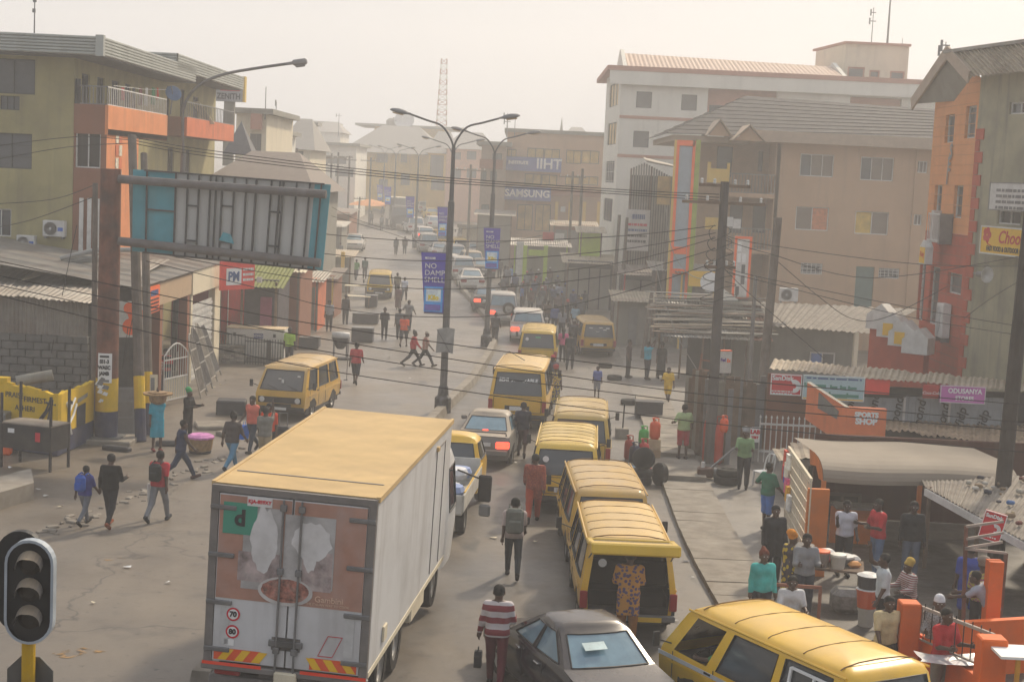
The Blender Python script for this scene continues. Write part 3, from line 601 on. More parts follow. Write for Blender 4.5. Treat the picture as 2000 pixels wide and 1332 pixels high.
for k, (wd, s0, z) in enumerate((('PRAISE', .27, 1.5), ('FIRMEST', .62, 1.42), ('ALHERI', .45, 1.15))):
    a_ = onwall(A, C, s0, z, .02); dr = Vector((C.x-A.x, C.y-A.y, 0)); txt(wd, .22, yw, Vector(a_)-yw.location, (math.pi/2, 0, math.atan2(dr.y, dr.x)), mat('dark_mural'))
st = thing('welded_stand', 'black welded steel stand with four tall uprights and dusty top', 'metal stand', G(68, 912)); q = G(68, 912)
M_STB = mat('dark_stand', (.035, .032, .03), .7, var=.3, dirt=.3)
MB().box(-.78, .78, -.45, .45, .55, 1.22).obj('body', M_STB, st); MB().box(-.8, .8, -.47, .47, 1.22, 1.25).obj('dusty_top', mat('dust_board', (.24, .2, .16), .9, var=.2), st)
for sx in (-1, 1):
    for sy in (-1, 1): MB().box(sx*.76-.03, sx*.76+.03, sy*.44-.03, sy*.44+.03, 0, 2.25 - .2*(sy < 0)).obj('upright', M_STB, st)
st.rotation_euler.z = -.28
MB().box(.3, .45, -.463, -.455, .8, 1.05).obj('red_sticker', M_RTXT, st); MB().box(-.55, -.35, -.463, -.455, .98, 1.1).obj('white_sticker', M_WTXT, st)
p = at(32, 745, 45.5); mb = W(); mb.tube([p, p + Vector((1.0, .3, .2))], .17, 14); mb.obj('concrete_pipe', M_GREYW, label='grey concrete pipe lying behind the yellow wall', cat='pipe')
jb = thing('jerrycan', 'orange jerrycan on the ground at the left frame edge', 'jerrycan', G(12, 888)); MB().bbox(-.16, .16, -.12, .12, 0, .42, .05).obj('body', M_ORS, jb); MB().tube([(-.1, 0, .42), (-.08, 0, .5), (.06, 0, .5), (.08, 0, .42)], .02, 6).obj('handle', M_ORS, jb); MB().cyl((.12, 0, .42), (.12, 0, .47), .035).obj('cap', M_BLACK, jb)
db = thing('steel_drum_box', 'dark grey steel box at the left frame edge beside the welded stand', 'box', G(-5, 880)); MB().bbox(-.6, .35, -.4, .4, .25, 1.15, .03).obj('body', M_STEEL, db); MB().box(-.55, -.45, -.35, .35, 0, .25).box(.2, .3, -.35, .35, 0, .25).obj('feet', M_BLACK, db)
for k, (px, py, a, h) in enumerate(((238, 850, .25, 1.1), (252, 838, .3, 1.35), (300, 850, .15, 1.9))):
    g = thing('window_frame_panel', ('grey steel window frame leaning behind the rusty pole', 'second grey steel window frame leaning behind the rusty pole', 'cream plank board leaning on the wooden pole')[k], 'frame', G(px, py)); g.rotation_euler = (-a, 0, R_(20))
    m = M_STEEL if k < 2 else M_CREAM
    if k < 2:
        mb = MB(); mb.box(-.4, .4, -.02, .02, 0, .07).box(-.4, .4, -.02, .02, h-.07, h).box(-.4, -.33, -.02, .02, .07, h-.07).box(.33, .4, -.02, .02, .07, h-.07).box(-.33, .33, -.02, .02, h*.48, h*.53); mb.obj('frame', m, g); MB().box(-.33, .33, -.005, .005, .07, h-.07).obj('pane', mat('dusty_pane', (.16, .155, .15), .5), g)
    else: MB().box(-.12, .12, -.02, .02, 0, h).obj('plank', m, g); MB().box(-.1, .02, -.025, -.021, .15, h-.1).obj('print', M_STEEL, g)
# ---------------- tall white building ----------------
DW = 116
wb = thing('white_office_building', 'tall white four storey building with pinkish roof at right of the street', 'building', (at(1300, 500, DW).x, DW, gz(DW)))
a0 = at(1208, 140, DW); xl, xr = at(1206, 300, DW).x, at(1900, 300, DW).x; zt = at(1450, 150, DW).z
F = T((0, DW, 0)); hl = [rc(*r, DW) for r in ((1243, 180, 1273, 211), (1331, 186, 1361, 216), (1237, 257, 1267, 288))]
bal = rc(1382, 172, 1516, 260, DW); bal2 = rc(1660, 192, 1760, 240, DW)
W(wb, F).wall(xl, xr, gz(DW)-1, zt, hl + [bal, bal2], t=.5).obj('wall', M_WHITEW, wb)
for h_ in hl: win(wb, F, *h_, fm=M_DFR, pm=mat('dim_pane', (.13, .125, .12), .4), nv=1, fw=.04)
M_PINKW = mat('brick_pink', hexc('b07f6c'), .9, var=.1)
for b_ in (bal, bal2): W(wb, F).box(b_[0], b_[1], .5, .55, b_[2], b_[3]).obj('loggia_wall', M_PINKW, wb)
W(wb, F).box(bal[0]+.2, bal[0]+2.6, .44, .49, bal[2], bal[3]-1.4).obj('loggia_door', M_DFR, wb)
# angled left wing running away
xa, ya = xl, DW; xb_, yb_ = at(1178, 300, DW+9).x, DW+9
L_ = math.hypot(xb_-xa, yb_-ya); Fw = T((xb_, yb_, 0), math.atan2(ya-yb_, xa-xb_))
zz = lambda y_: at(1190, y_, DW+4).z
wv = [(L_*.25, L_*.85, zz(y1), zz(y0)) for y0, y1 in ((163, 208), (240, 283), (315, 357), (388, 432))]
W(wb, Fw).wall(0, L_, gz(DW)-1, zt, wv, t=.4).obj('wall', M_WHITEW, wb)
for i, w_ in enumerate(wv): win(wb, Fw, *w_, fm=M_DFR, pm=M_GOLD if i < 2 else M_GREYG, nv=3, fw=.05, bars=5 if i == 2 else 0)
for y_ in (232, 308): z = at(1300, y_, DW).z; W(wb, F).box(xl, xr, -.05, -.004, z-.12, z+.1).obj('string_course', M_PINKW, wb)
W(wb).box(xb_-.5, xr, DW-.55, DW+16, zt, zt+.35).obj('parapet_cap', M_PINKW, wb)
W(wb).box(xb_-.3, xr, DW-.5, DW-.2, zt-1.0, zt-.004).obj('parapet', M_WHITEW, wb)
ra, rb = at(1218, 104, DW+5), at(1640, 135, DW+5); rx0, rx1 = at(1225, 140, DW).x, at(1650, 140, DW).x; rz_ = ra.z
M_PINKR = mat('pink_roof_sheet', hexc('b79d8b'), .7, var=.08, scale=.6)
nsh = 16
for i in range(nsh):
    xa_, xb2 = rx0 + (rx1-rx0)*i/nsh, rx0 + (rx1-rx0)*(i+1)/nsh; W(wb).corr((xa_, DW+.2, zt+.36), (xb2-xa_, 0, 0), (0, 5, rz_-zt-.36-(i/nsh)*.3), .35, .025).obj('roof_sheet', M_PINKR, wb)
mb = W(wb); mb.prism([(DW+.1, zt+.3), (DW+10, zt+.3), (DW+5.6, rz_+.3), (DW+4.8, rz_+.25)], rx0-.3, rx0, 'x'); mb.prism([(DW+.1, zt+.3), (DW+10, zt+.3), (DW+5, rz_)], rx1, rx1+.3, 'x'); mb.obj('gable_wall', M_WHITEW, wb)
W(wb).slab((rx0, DW+10, zt+.3), (rx0, DW+5.2, rz_-.05), (rx1, DW+5.2, rz_-.35), (rx1, DW+10, zt+.3), .05).obj('rear_roof', M_PINKR, wb)
# roof tower
tx0, tx1, tz0, tz1 = rc(1650, 90, 1772, 180, DW+6); tl = at(1597, 120, DW+12)
M_TWR = M_CREAM
hw = [rc(1655, 132, 1688, 168, DW+6), rc(1698, 138, 1718, 153, DW+6), rc(1738, 140, 1766, 172, DW+6)]
W(wb, T((0, DW+6, 0))).wall(tx0, tx1, zt, tz1, hw).obj('tower_wall', M_TWR, wb)
for h_ in hw: win(wb, T((0, DW+6, 0)), *h_, fm=M_PINKW, pm=M_GREYG, nv=1, fw=.12)
mb = W(wb); mb.add([(tx0, DW+6, zt), (tl.x, DW+13, zt), (tl.x, DW+13, tz1-.1), (tx0, DW+6, tz1)], [(0, 3, 2, 1)]); mb.obj('tower_wall', M_TWR, wb)
mb = W(wb); mb.add([(tx0-.1, DW+5.8, tz1), (tx1+.1, DW+5.8, tz1), (tx1+.1, DW+14, tz1+.1), (tl.x-.1, DW+14, tz1), (tx0-.1, DW+5.8, tz1+.18), (tx1+.1, DW+5.8, tz1+.18), (tx1+.1, DW+14, tz1+.25), (tl.x-.1, DW+14, tz1+.18)], [(3, 2, 1, 0), (4, 5, 6, 7), (0, 1, 5, 4), (1, 2, 6, 5), (3, 0, 4, 7)]); mb.obj('tower_cap', M_PINKW, wb)
def mast(px, py0, py1, d, label, r=.04, heads=()):
    p = at(px, py1, d); t = thing('antenna_mast', label, 'antenna', p); h = at(px, py0, d).z - p.z; MB().cyl((0, 0, -.3), (0, 0, h), r, r*.6).obj('mast', M_STEEL, t)
    mb = MB()
    for f, w_ in heads: mb.box(-w_, w_, -.03, .03, h*f-.03, h*f+.03).box(-w_-.05, -w_+.05, -.05, .05, h*f-.25, h*f+.25)
    if heads: mb.obj('antenna_head', M_STEEL, t)
    return t
mast(1733, -25, 85, DW+8, 'tall red brown mast on the white roof tower', .09); mast(1702, 15, 82, DW+8, 'short aerial left of the tall roof mast', .04, ((.6, .25), (.85, .2))); mast(1762, 75, 88, DW+8, 'tiny aerial at the right end of the tower roof', .03)
mast(1845, 82, 118, 75, 'small white aerial cluster behind the orange gable', .03, ((.5, .3), (.8, .2)))
# ---------------- beige building with dark tile roof ----------------
DB = 88
bb = thing('beige_building', 'three storey beige building with dark tiled hip roof and white sliding windows', 'building', (at(1600, 500, DB).x, DB, gz(DB)))
F = T((0, DB, 0)); x0, x1 = at(1512, 400, DB).x, at(1818, 400, DB).x; zt = at(1650, 283, DB).z
px_w = [((1563, 302, 1628, 345), 0), ((1681, 308, 1745, 353), 0), ((1789, 315, 1811, 338), 1), ((1554, 405, 1618, 450), 2), ((1670, 414, 1735, 458), 3), ((1779, 419, 1800, 440), 1), ((1564, 514, 1606, 536), 4), ((1716, 524, 1756, 544), 4)]
hl = [rc(*r, DB) for r, _ in px_w]; door = rc(1669, 521, 1705, 625, DB)
W(bb, F).wall(x0, x1, gz(DB)-1, zt, hl + [door]).obj('wall', M_BEIGE, bb)
M_CURT = mat('orange_curtain', hexc('c07a55'), .9, var=.3, scale=6); M_YCUR = mat('yellow_curtain', hexc('c4a552'), .9, var=.25, scale=3); M_DIM = mat('brown_pane', (.19, .15, .12), .3, var=.1)
for h_, (_, k) in zip(hl, px_w): win(bb, F, *h_, pm=((M_GREYG, M_DIM, M_DIM), (M_DIM,), (M_DIM, M_CURT), (M_YCUR, M_DIM), (M_GLASS,))[k], nv=(3, 3, 2, 2, 2)[k], bars=5 if k == 4 else 0)
dr = W(bb, F); n_ = 14
for i in range(n_): z = door[2] + (door[3]-door[2])*i/n_; dr.box(door[0]+.03, door[1]-.03, .08-.03*(i % 2), .12, z, z+(door[3]-door[2])/n_)
dr.obj('shutter_door', mat('teal_shutter', hexc('5d7470'), .7, var=.1), bb)
W(bb, F).box(at(1782, 400, DB).x, at(1786, 400, DB).x, -.1, -.02, gz(DB), zt-.1).obj('downpipe', M_BEIGE, bb)
zf0, zf1 = at(1640, 284, DB-1).z, at(1640, 262, DB-1).z; xe0 = at(1462, 260, DB-1).x
W(bb).box(xe0, x1+.6, DB-1.05, DB-.9, zf0, zf1).obj('fascia', mat('taupe_fascia', hexc('a89684'), .8, var=.1), bb); W(bb).box(xe0, x1+.6, DB-.9, DB+14, zf0, zf0+.1).obj('soffit', M_BEIGE, bb)
M_RTILE = mat('dark_roof_tile', (.085, .078, .076), .85, var=.25, scale=2.5, dirt=.3, spec=.1)
rl, rr = at(1458, 188, DB+7), at(1850, 216, DB+7); el, er = at(1302, 262, DB-.5), at(1850, 250, DB-.5)
e0 = Vector((el.x, DB-.9, el.z)); e1 = Vector((x1+2, DB-.9, zf1+.02)); ez = zf1 + .02
e0.z = min(el.z, ez); nrow = 10
for i in range(nrow):      # courses of tiles, each a stepped strip
    a, b = i/nrow, (i+1)/nrow; A_, B_ = e0.lerp(rl, a), Vector((x1+2, DB-.9, ez)).lerp(rr, a); C_, D_ = Vector((x1+2, DB-.9, ez)).lerp(rr, b), e0.lerp(rl, b); up = Vector((0, 0, .05)); W(bb).slab(A_+up, B_+up, C_+up*.3, D_+up*.3, .05).obj('tile_course', M_RTILE, bb)
hb = Vector((el.x, DB+15, e0.z))
for i in range(nrow):
    a, b = i/nrow, (i+1)/nrow; up = Vector((0, 0, .07)); W(bb).slab(hb.lerp(rl, a)+up, e0.lerp(rl, a)+up, e0.lerp(rl, b)+up*.3, hb.lerp(rl, b)+up*.3, .05).obj('tile_course', M_RTILE, bb)
W(bb).box(el.x+.4, xe0+.1, DB-.7, DB+13, e0.z-.35, e0.z-.02).obj('eave_soffit', mat('taupe_fascia'), bb)
def gablet(pa, d0, w_, h, m):
    p = at(pa[0], pa[1], d0); mb = W(bb); mb.slab((p.x, d0, p.z), (p.x, d0+3, p.z), (p.x+w_, d0+3, p.z-h), (p.x+w_, d0, p.z-h), -.06); mb.slab((p.x, d0+3, p.z), (p.x, d0, p.z), (p.x-w_, d0, p.z-h), (p.x-w_, d0+3, p.z-h), -.06); mb.obj('gable_roof', m, bb)
    W(bb).add([(p.x, d0+.3, p.z-.15), (p.x-w_+.15, d0+.3, p.z-h), (p.x+w_-.15, d0+.3, p.z-h)], [(0, 1, 2)]).obj('gable_wall', M_BEIGE, bb)
gablet((1408, 232), DB-2.0, .75, .95, mat('taupe_fascia')); gablet((1466, 243), DB-2.4, .95, .9, mat('taupe_fascia'))
# recessed left wing with balconies
F2 = T((0, DB+2.5, 0)); xa, xb_ = at(1362, 400, DB+2.5).x, x0
hw = [rc(1420, 285, 1437, 322, DB+2.5), rc(1505, 298, 1516, 335, DB+2.5), rc(1408, 285, 1430, 340, DB+2.5), rc(1425, 395, 1455, 450, DB+2.5)]
hw = [rc(1481, 296, 1490, 335, DB+2.5), rc(1506, 298, 1516, 335, DB+2.5), rc(1400, 287, 1430, 345, DB+2.5), rc(1425, 395, 1450, 455, DB+2.5), rc(1470, 400, 1500, 455, DB+2.5)]
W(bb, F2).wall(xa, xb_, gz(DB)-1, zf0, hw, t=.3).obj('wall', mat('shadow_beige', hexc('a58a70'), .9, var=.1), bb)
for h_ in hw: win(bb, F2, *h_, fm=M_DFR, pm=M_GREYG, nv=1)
W(bb).box(x0-.05, x0+.2, DB, DB+2.5, gz(DB)-1, zf0).obj('return_wall', M_BEIGE, bb)
for (ya_, yb_) in ((378, 340), (487, 446)):
    za, zb_ = at(1470, ya_, DB).z, at(1470, yb_, DB).z; xs = at(1424, 350, DB).x
    W(bb).box(xs, x0-.06, DB-.1, DB+2.45, za-.25, za).obj('balcony_slab', M_BEIGE, bb); railing(bb, T((0, DB-.05, 0)), xs, x0-.06, za, zb_, 14, M_STEEL)
yb = rc(1382, 318, 1424, 357, DB-.6); W(bb).box(yb[0], yb[1], DB-.8, DB-.4, yb[2], yb[3]-.35).box(yb[0], yb[0]+.15, DB-.8, DB-.4, yb[3]-.35, yb[3]).box(yb[1]-.12, yb[1], DB-.8, DB-.4, yb[3]-.35, yb[3]).obj('yellow_balustrade', M_YELW, bb)
yb = rc(1378, 415, 1402, 448, DB-.6); W(bb).box(yb[0], yb[1], DB-.8, DB-.4, yb[2], yb[3]-.3).obj('yellow_balustrade', M_YELW, bb)
# tall framed sign column
r = rc(1316, 276, 1362, 500, 84); t_, w_, h_ = sign('sign_column', 'tall orange and green framed advertising column left of the beige building', T((0, 84, 0)), r[0], r[1], r[2]-3, r[3], mat('blue_grey_panel', hexc('98a3ab'), .7, var=.1))
MB().box(-w_, -w_+.16, -.06, -.002, 0, h_).box(-w_+.16, w_-.3, -.06, -.002, h_-.3, h_).obj('orange_frame', M_ORS, t_); MB().box(w_-.42, w_-.26, -.06, -.002, 0, h_).obj('orange_frame', M_ORS, t_); MB().box(w_-.26, w_, -.08, .1, -.1, h_+.05).obj('green_edge', mat('lime_green', hexc('8f9b3c'), .7), t_); MB().box(-w_-.12, -w_-.002, -.05, .1, 0, h_).obj('yellow_edge', M_YELW, t_)
MB().box(-w_+.16, w_-.44, -.05, -.01, 3.1, 3.5).obj('orange_band', M_ORS, t_); MB().box(-w_+.16, w_-.44, -.05, -.01, 2.0, 2.3).obj('orange_band', M_ORS, t_)
# slatted shack above the shops
sk_ = thing('slatted_loft', 'tall grey shack of upright timber slats beside the white building', 'shack', (at(1270, 450, 99).x, 99, gz(99)))
r = rc(1228, 320, 1312, 480, 99); n_ = 17
for i in range(n_):
    x = r[0] + (r[1]-r[0])*i/n_; top = at(1255, 318, 99).z - abs(i/n_-.3)*1.3; W(sk_).box(x, x+.11, 99, 99.06, gz(99), top).obj('slat', random.choice((M_WOOD, M_GREYW, M_ZINC)), sk_)
W(sk_).box(r[0]+.1, r[1], 99.3, 99.4, gz(99), r[3]-.8).obj('backing', M_DARKIN, sk_); W(sk_).slab((r[0]+1.0, 98.6, r[3]+.1), (r[1]+.3, 98.6, r[3]-.2), (r[1]+.3, 102, r[3]), (r[0]+1, 102, r[3]+.4), .06).obj('roof', M_ZINC, sk_)
r2 = rc(1284, 345, 1310, 400, 98.6); W(sk_).box(r2[0], r2[1], 98.7, 98.8, r2[2], r2[3]).obj('amber_panel', M_GOLD, sk_)
r = rc(1222, 410, 1268, 490, 97.5); t_, w_, h_ = sign('poster_board', 'white poster board with blue and red print on the slatted shack', T((0, 97.5, 0)), r[0], r[1], r[2], r[3], M_WHITEM)
lines(t_, -w_*.5, w_*.6, h_-.45, 1, .6, mat('blue_print'))
for k, c in enumerate((M_RTXT, mat('blue_print'), M_TXT, M_TXT)): lines(t_, -w_*.8, w_*.8, h_-.95-k*.35, 1, .3, c)
# ---------------- orange gable building (right edge) ----------------
DO = 57; C_ = at(1897, 400, DO); xc = C_.x
og = thing('orange_gable_building', 'tall orange and brick red building with corrugated gable roof, right edge', 'building', (xc, DO, gz(DO)))
M_OGB = mat('orange_blockwork', hexc('d8945f'), .9, var=.08, scale=1.2, streak=.15); M_RGB = mat('brick_red_paint', hexc('b0503a'), .9, var=.15, scale=1.2, streak=.2)
pl = at(1812, 400, 62.5); dx, dy = C_.x - pl.x, DO - 62.5; L_ = math.hypot(dx, dy); FO = T((pl.x, 62.5, 0), math.atan2(dy, dx))
def fz(py): return at(1855, py, 59.6).z
def fo(px): # pixel column -> distance along the orange facade
    r_ = ray(px, 400); k_ = None
    den = r_.x*dy - r_.y*dx; s_ = (r_.x*(0-62.5) - r_.y*(0-pl.x))/ -den if den else 0
    s_ = ((pl.x)*r_.y - 62.5*r_.x)/(dy*r_.x - dx*r_.y); return s_*L_
zt = fz(160); zr = fz(455); slots = [(fo(1835), fo(1852), fz(278), fz(222)), (fo(1873), fo(1893), fz(272), fz(210)), (fo(1824), fo(1838), fz(425), fz(362)), (fo(1862), fo(1879), fz(425), fz(362))]
slo2 = [(fo(1806), fo(1818), fz(640), fz(510)), (fo(1828), fo(1846), fz(640), fz(525)), (fo(1862), fo(1890), fz(570), fz(530))]
W(og, FO).wall(0, L_, zr, zt, slots).obj('wall', M_OGB, og); W(og, FO).wall(0, L_, gz(DO)-1, zr-.004, slo2).obj('wall', M_RGB, og)
for w_ in slots + slo2: win(og, FO, *w_, fm=M_WFR, pm=M_GREYG, nv=1, fw=.05, dep=.15)
mj = W(og, FO); z = gz(DO)
for i in range(36):
    z += .38
    if z < zt: W(og, FO).box(0, L_, -.012, -.002, z, z+.02).obj('course_line', M_BROWN if z < zr else mat('pale_joint', hexc('c08658'), .9), og)
mb = W(og, FO); ap = fz(118); mb.add([(0, 0, zt), (L_, 0, zt), (L_*.62, 0, ap)], [(0, 1, 2)]); mb.obj('gable_wall', M_OGB, og)
xr = at(2150, 400, 50).x; FR = T((xc, DO, 0), math.atan2(-9, xr-xc)); L2 = math.hypot(9, xr-xc)
ow = [(2.1, 3.4, at(1990, 222, 54).z, at(1990, 198, 54).z), (1.9, 3.4, at(1990, 440, 54).z, at(1990, 412, 54).z)]
W(og, FR).wall(0, L2, gz(DO)-1, zt+.1, ow).obj('wall', mat('drab_plaster', hexc('a09a80'), .95, var=.15, scale=.8, dirt=.5, streak=.7, dirtcol=(.1, .095, .085)), og)
for w_ in ow: win(og, FR, *w_, nv=2)
for i in range(26):
    z = gz(DO)+.3+i*.42; k = i % 2; W(og, FR).box(0, .55 if k else .3, -.04, -.003, z, z+.4).obj('quoin', M_RGB if i < 26 else M_OGB, og)
# corrugated roof
rp = FO @ Vector((L_*.62, -.7, ap+.25)); v_ = (FR.to_3x3() @ Vector((1, 0, 0)))*(L2+1); nr = FO.to_3x3() @ Vector((1, 0, 0))
e_ = FO @ Vector((L_+.8, -.7, zt-.05)); l_ = FO @ Vector((-.9, -.7, fz(196)))
for i in range(8): W(og).corr(rp + v_*(i/8), v_*(1.02/8), (e_-rp), .3, .05).obj('roof_sheet', M_ZINC2, og)
mb = W(og); mb.slab(l_, l_ + v_*.35, rp + v_*.35, rp, .08); mb.obj('roof_slope', M_GREYW, og)
W(og).beam(l_, rp, .08, .5).obj('bargeboard', mat('taupe_fascia'), og); W(og).beam(rp, e_, .08, .45).obj('bargeboard', mat('taupe_fascia'), og); W(og).beam(rp, rp+v_, .35, .12).obj('ridge_cap', M_ZINC, og)
for i, (ch, py) in enumerate((('S', 296), ('E', 322), ('I', 348))): txt(ch, .75, og, (T(og.location).inverted() @ FO) @ Vector((fo(1852-i*2), -.05, fz(py))), (math.pi/2, 0, FO.to_euler().z), M_STEEL, bold=.02)
bx = thing('caged_window_box', 'rusty white burglar cage window box on the orange facade', 'window cage', FO @ Vector((fo(1852), -.02, fz(472))), FO.to_euler().z); w_, h_ = 1.5, fz(418)-fz(472)
mb = MB(); mb.box(-w_/2, w_/2, -.5, -.46, 0, .05).box(-w_/2, w_/2, -.5, -.46, h_-.05, h_).box(-w_/2, w_/2, -.45, 0, -.06, 0); mb.obj('cage_frame', M_WHITEM, bx)
for i in range(8): x = -w_/2+w_*i/7; MB().box(x-.015, x+.015, -.5, -.47, .05, h_-.05).obj('cage_bar', M_WHITEM, bx)
MB().box(w_/2-.03, w_/2+.1, -.5, 0, -.1, h_).obj('side_plate', M_STEEL, bx); MB().box(-w_/2-.3, -w_/2+.1, -.3, -.02, 0, h_+.1).obj('torn_sheet', M_WHITEM, bx)
def arrow_sign(px, py0, py1, dd, label, word, wd=.8):
    p = FO @ Vector((fo(px), -dd, fz(py1))); h = fz(py0)-fz(py1); t = thing('hanging_sign', label, 'sign', p, FO.to_euler().z, 'yellow and white house-shaped signs')
    MB().prism([(-wd/2, 0), (wd/2, 0), (wd/2, h*.72), (0, h), (-wd/2, h*.72)], -.3, 0, 'y').obj('sign_box', M_WHITEM, t); MB().box(-wd/2+.06, wd/2-.06, -.315, -.302, .05, h*.7).obj('yellow_face', mat('yellow_sign', hexc('e0b32c'), .6, var=.06), t)
    if word: txt(word, .3, t, (0, -.32, h*.42), (math.pi/2, 0, 0), M_RTXT)
    return t
arrow_sign(1846, 472, 520, .45, 'yellow house-shaped sign below the rusty window cage', 'King')
ac_ = FO @ Vector((fo(1870), -.05, fz(655))); t = ac_unit(ac_, FO.to_euler().z, 'tall white twin-fan air conditioner on the red facade', 1.0, False); t.scale = (1, 1, 2.1)
r = rc(1922, 446, 2010, 498, 54.5)
t_, w_, h_ = sign('restaurant_sign', 'yellow fast food sign with red script on the drab wall, right edge', T((r[0], 55.2, 0), FR.to_euler().z), .15, 3.6, r[2], r[3]+.05, mat('yellow_sign'), M_WFR, .12)
stext(t_, 'Choosy', .62, .42, h_*.62, mat('crimson_print', hexc('c03a2e'), .6, var=0), shear=.25, bold=.01); stext(t_, 'FAST FOOD & OUTDOOR CATERING', .24, .25, h_*.2, M_TXT, squash=.75, bold=.008)
mb = MB()
for k in range(5): a = k*1.25; mb.lathe([(.13, -.012), (.001, -.014)], (-1.28+.16*math.cos(a), 0, h_*.68+.16*math.sin(a)), 10, 'y')
mb.tube([(-1.28, -.01, h_*.5), (-1.2, -.01, h_*.36), (-1.0, -.01, h_*.32)], .02, 5); mb.obj('flower_emblem', mat('crimson_print'), t_)
r = rc(1938, 358, 2010, 412, 54.5)
t_, w_, h_ = sign('notice_board', 'white notice board with fine print above the yellow restaurant sign', T((r[0], 55.0, 0), FR.to_euler().z), .1, 3.2, r[2], r[3], M_WHITEM, M_STEEL, .06, .03)
lines(t_, -w_*.7, w_*.8, h_*.72, 4, .2, M_STEEL)
p = at(1926, 537, 53.8); sp = thing('loudspeaker_horn', 'grey horn loudspeaker on the drab right wall', 'loudspeaker', p, R_(25)); MB().lathe([(.04, .32), (.05, .2), (.1, .08), (.19, .01), (.28, -.05), (.29, -.06), (.27, -.055), (.1, .0), (.02, .1)], (0, 0, 0), 20, 'y').obj('horn', M_WHITEM, sp, smooth=True); MB().cyl((0, .15, 0), (0, .42, 0), .1).obj('driver', M_STEEL, sp); MB().beam((0, .4, 0), (.25, .9, 0), .05).obj('bracket', M_STEEL, sp)
# stepped red buttresses with white caps in front
for k, (px, pt, pb, dd) in enumerate(((1715, 592, 725, 62), (1738, 608, 735, 60), (1762, 625, 740, 58.5), (1790, 640, 745, 57.5))):
    p = at(px, 720, dd); z1 = at(px, pt+45, dd).z; z2 = at(px, pt, dd).z; t = thing('red_buttress', ('farthest of the four red pillars with white house-shaped caps', 'second farthest red pillar with white house-shaped cap', 'second nearest red pillar with white house-shaped cap', 'nearest of the four red pillars with white house-shaped caps')[k], 'pillar', (p.x, dd, gz(dd)), R_(-35), 'red pillars with white caps')
    MB().box(-.35, .35, -.3, .3, 0, z1-gz(dd)).obj('pillar', M_RGB, t); z1 -= gz(dd); z2 -= gz(dd); MB().prism([(-.5, z1-.1), (.5, z1-.1), (.5, z1+(z2-z1)*.6), (.1, z2), (-.5, z1+(z2-z1)*.5)], -.4, .4, 'y').obj('cap', M_WHITEM, t)
    MB().box(-.25, .15, -.42, -.402, z1-.02, z1+(z2-z1)*.5).obj('yellow_face', mat('yellow_sign'), t) if k in (1, 2) else None
# ---------------- far buildings ----------------
M_FGL = mat('far_pane', (.16, .16, .16), .4, var=.1)
def block(label, px, d, depth, wm, wins=(), roof=None, cat='building', side=None, base=None, pm=None, rooflift=0, over=.5):
    """box building from pixel rectangle px=(x0,ytop,x1) at depth d, windows given as pixel rectangles"""
    x0, x1 = at(px[0], 400, d).x, at(px[2], 400, d).x; zt = at((px[0]+px[2])/2, px[1], d).z; zb = gz(d)-2
    t = thing('building', label, cat, ((x0+x1)/2, d, gz(d))); F = T((0, d, 0)); hl = [rc(*w_, d) for w_ in wins]
    W(t, F).wall(x0, x1, zb, zt, hl, t=.2).obj('wall', wm, t)
    W(t).box(x1-.02, x1, d+.005, d+depth, zb, zt).obj('wall', side or wm, t); W(t).box(x0, x0+.02, d+.005, d+depth, zb, zt).obj('wall', side or wm, t)
    for h_ in hl: win(t, F, *h_, fm=M_DFR, pm=pm or M_FGL, nv=2, fw=.06)
    if roof == 'flat' or roof is None: W(t).box(x0-over, x1+over, d-over, d+depth, zt, zt+.35).obj('roof', M_GREYW, t)
    elif isinstance(roof, tuple):
        m, h = roof; mb = W(t); a, b, c, e = (x0-over, d-over, zt), (x1+over, d-over, zt), (x1+over, d+depth+over, zt), (x0-over, d+depth+over, zt); k = min((x1-x0)*.26, depth*.5); r0, r1 = (x0+k, d+depth/2, zt+h), (x1-k, d+depth/2, zt+h)
        mb.add([a, b, c, e, r0, r1], [(0, 1, 5, 4), (1, 2, 5), (2, 3, 4, 5), (3, 0, 4), (3, 2, 1, 0)]); mb.obj('roof', m, t)
    return t
M_RFG = mat('far_grey_roof', hexc('8e8a84'), .8, var=.1); M_RFB = mat('brown_roof', hexc('7d726a'), .8, var=.12)
bk = block('cream bank building beside the tall lamp arm on the left', (457, 222, 516), 104, 12, M_CREAM, [(488, 262, 510, 300)], pm=M_GREYG)
W(bk).box(at(488, 250, 103).x, at(508, 250, 103).x, 103.2, 103.9, at(495, 253, 103).z, at(495, 222, 103).z).obj('red_sign_box', M_PINKW, bk)
r = rc(420, 149, 474, 198, 97); t_, w_, h_ = sign('bank_sign', 'grey bank totem sign lettered ZENITH with red emblem', T((0, 97, 0)), r[0], r[1], r[2], r[3], mat('grey_sign', hexc('9a9a9c'), .6, var=.05), th=.5)
stext(t_, 'ZENITH', .5, 0, .3, M_DFR, bold=.015, squash=.85); MB().add([(-.55, -.012, .65), (.7, -.012, .65), (.7, -.012, 1.2), (-.1, -.012, 1.2)], [(0, 1, 2, 3)]).obj('red_emblem', M_RTXT, t_); MB().box(w_, w_+.14, -.01, .52, 0, h_).obj('yellow_edge', M_YELW, t_); MB().box(-.3, .35, .1, .45, -4, -.002).obj('post', M_GREYW, t_)
block('low building with dark brown hip roof behind the billboard frame', (392, 372, 600), 84, 14, M_GREYW, (), (M_RFB, 2.2))
p = at(464, 302, 92); mb = MB(); mb.add([(-.9, 0, 0), (.9, 0, 0), (.9, 2, 0), (-.9, 2, 0), (0, 1, 2.0)], [(0, 1, 4), (1, 2, 4), (2, 3, 4), (3, 0, 4)]); mb.obj('tent_peak', mat('dark_tent', (.12, .12, .13), .8), label='dark pointed tent top behind the brown hip roof', cat='tent', loc=p)
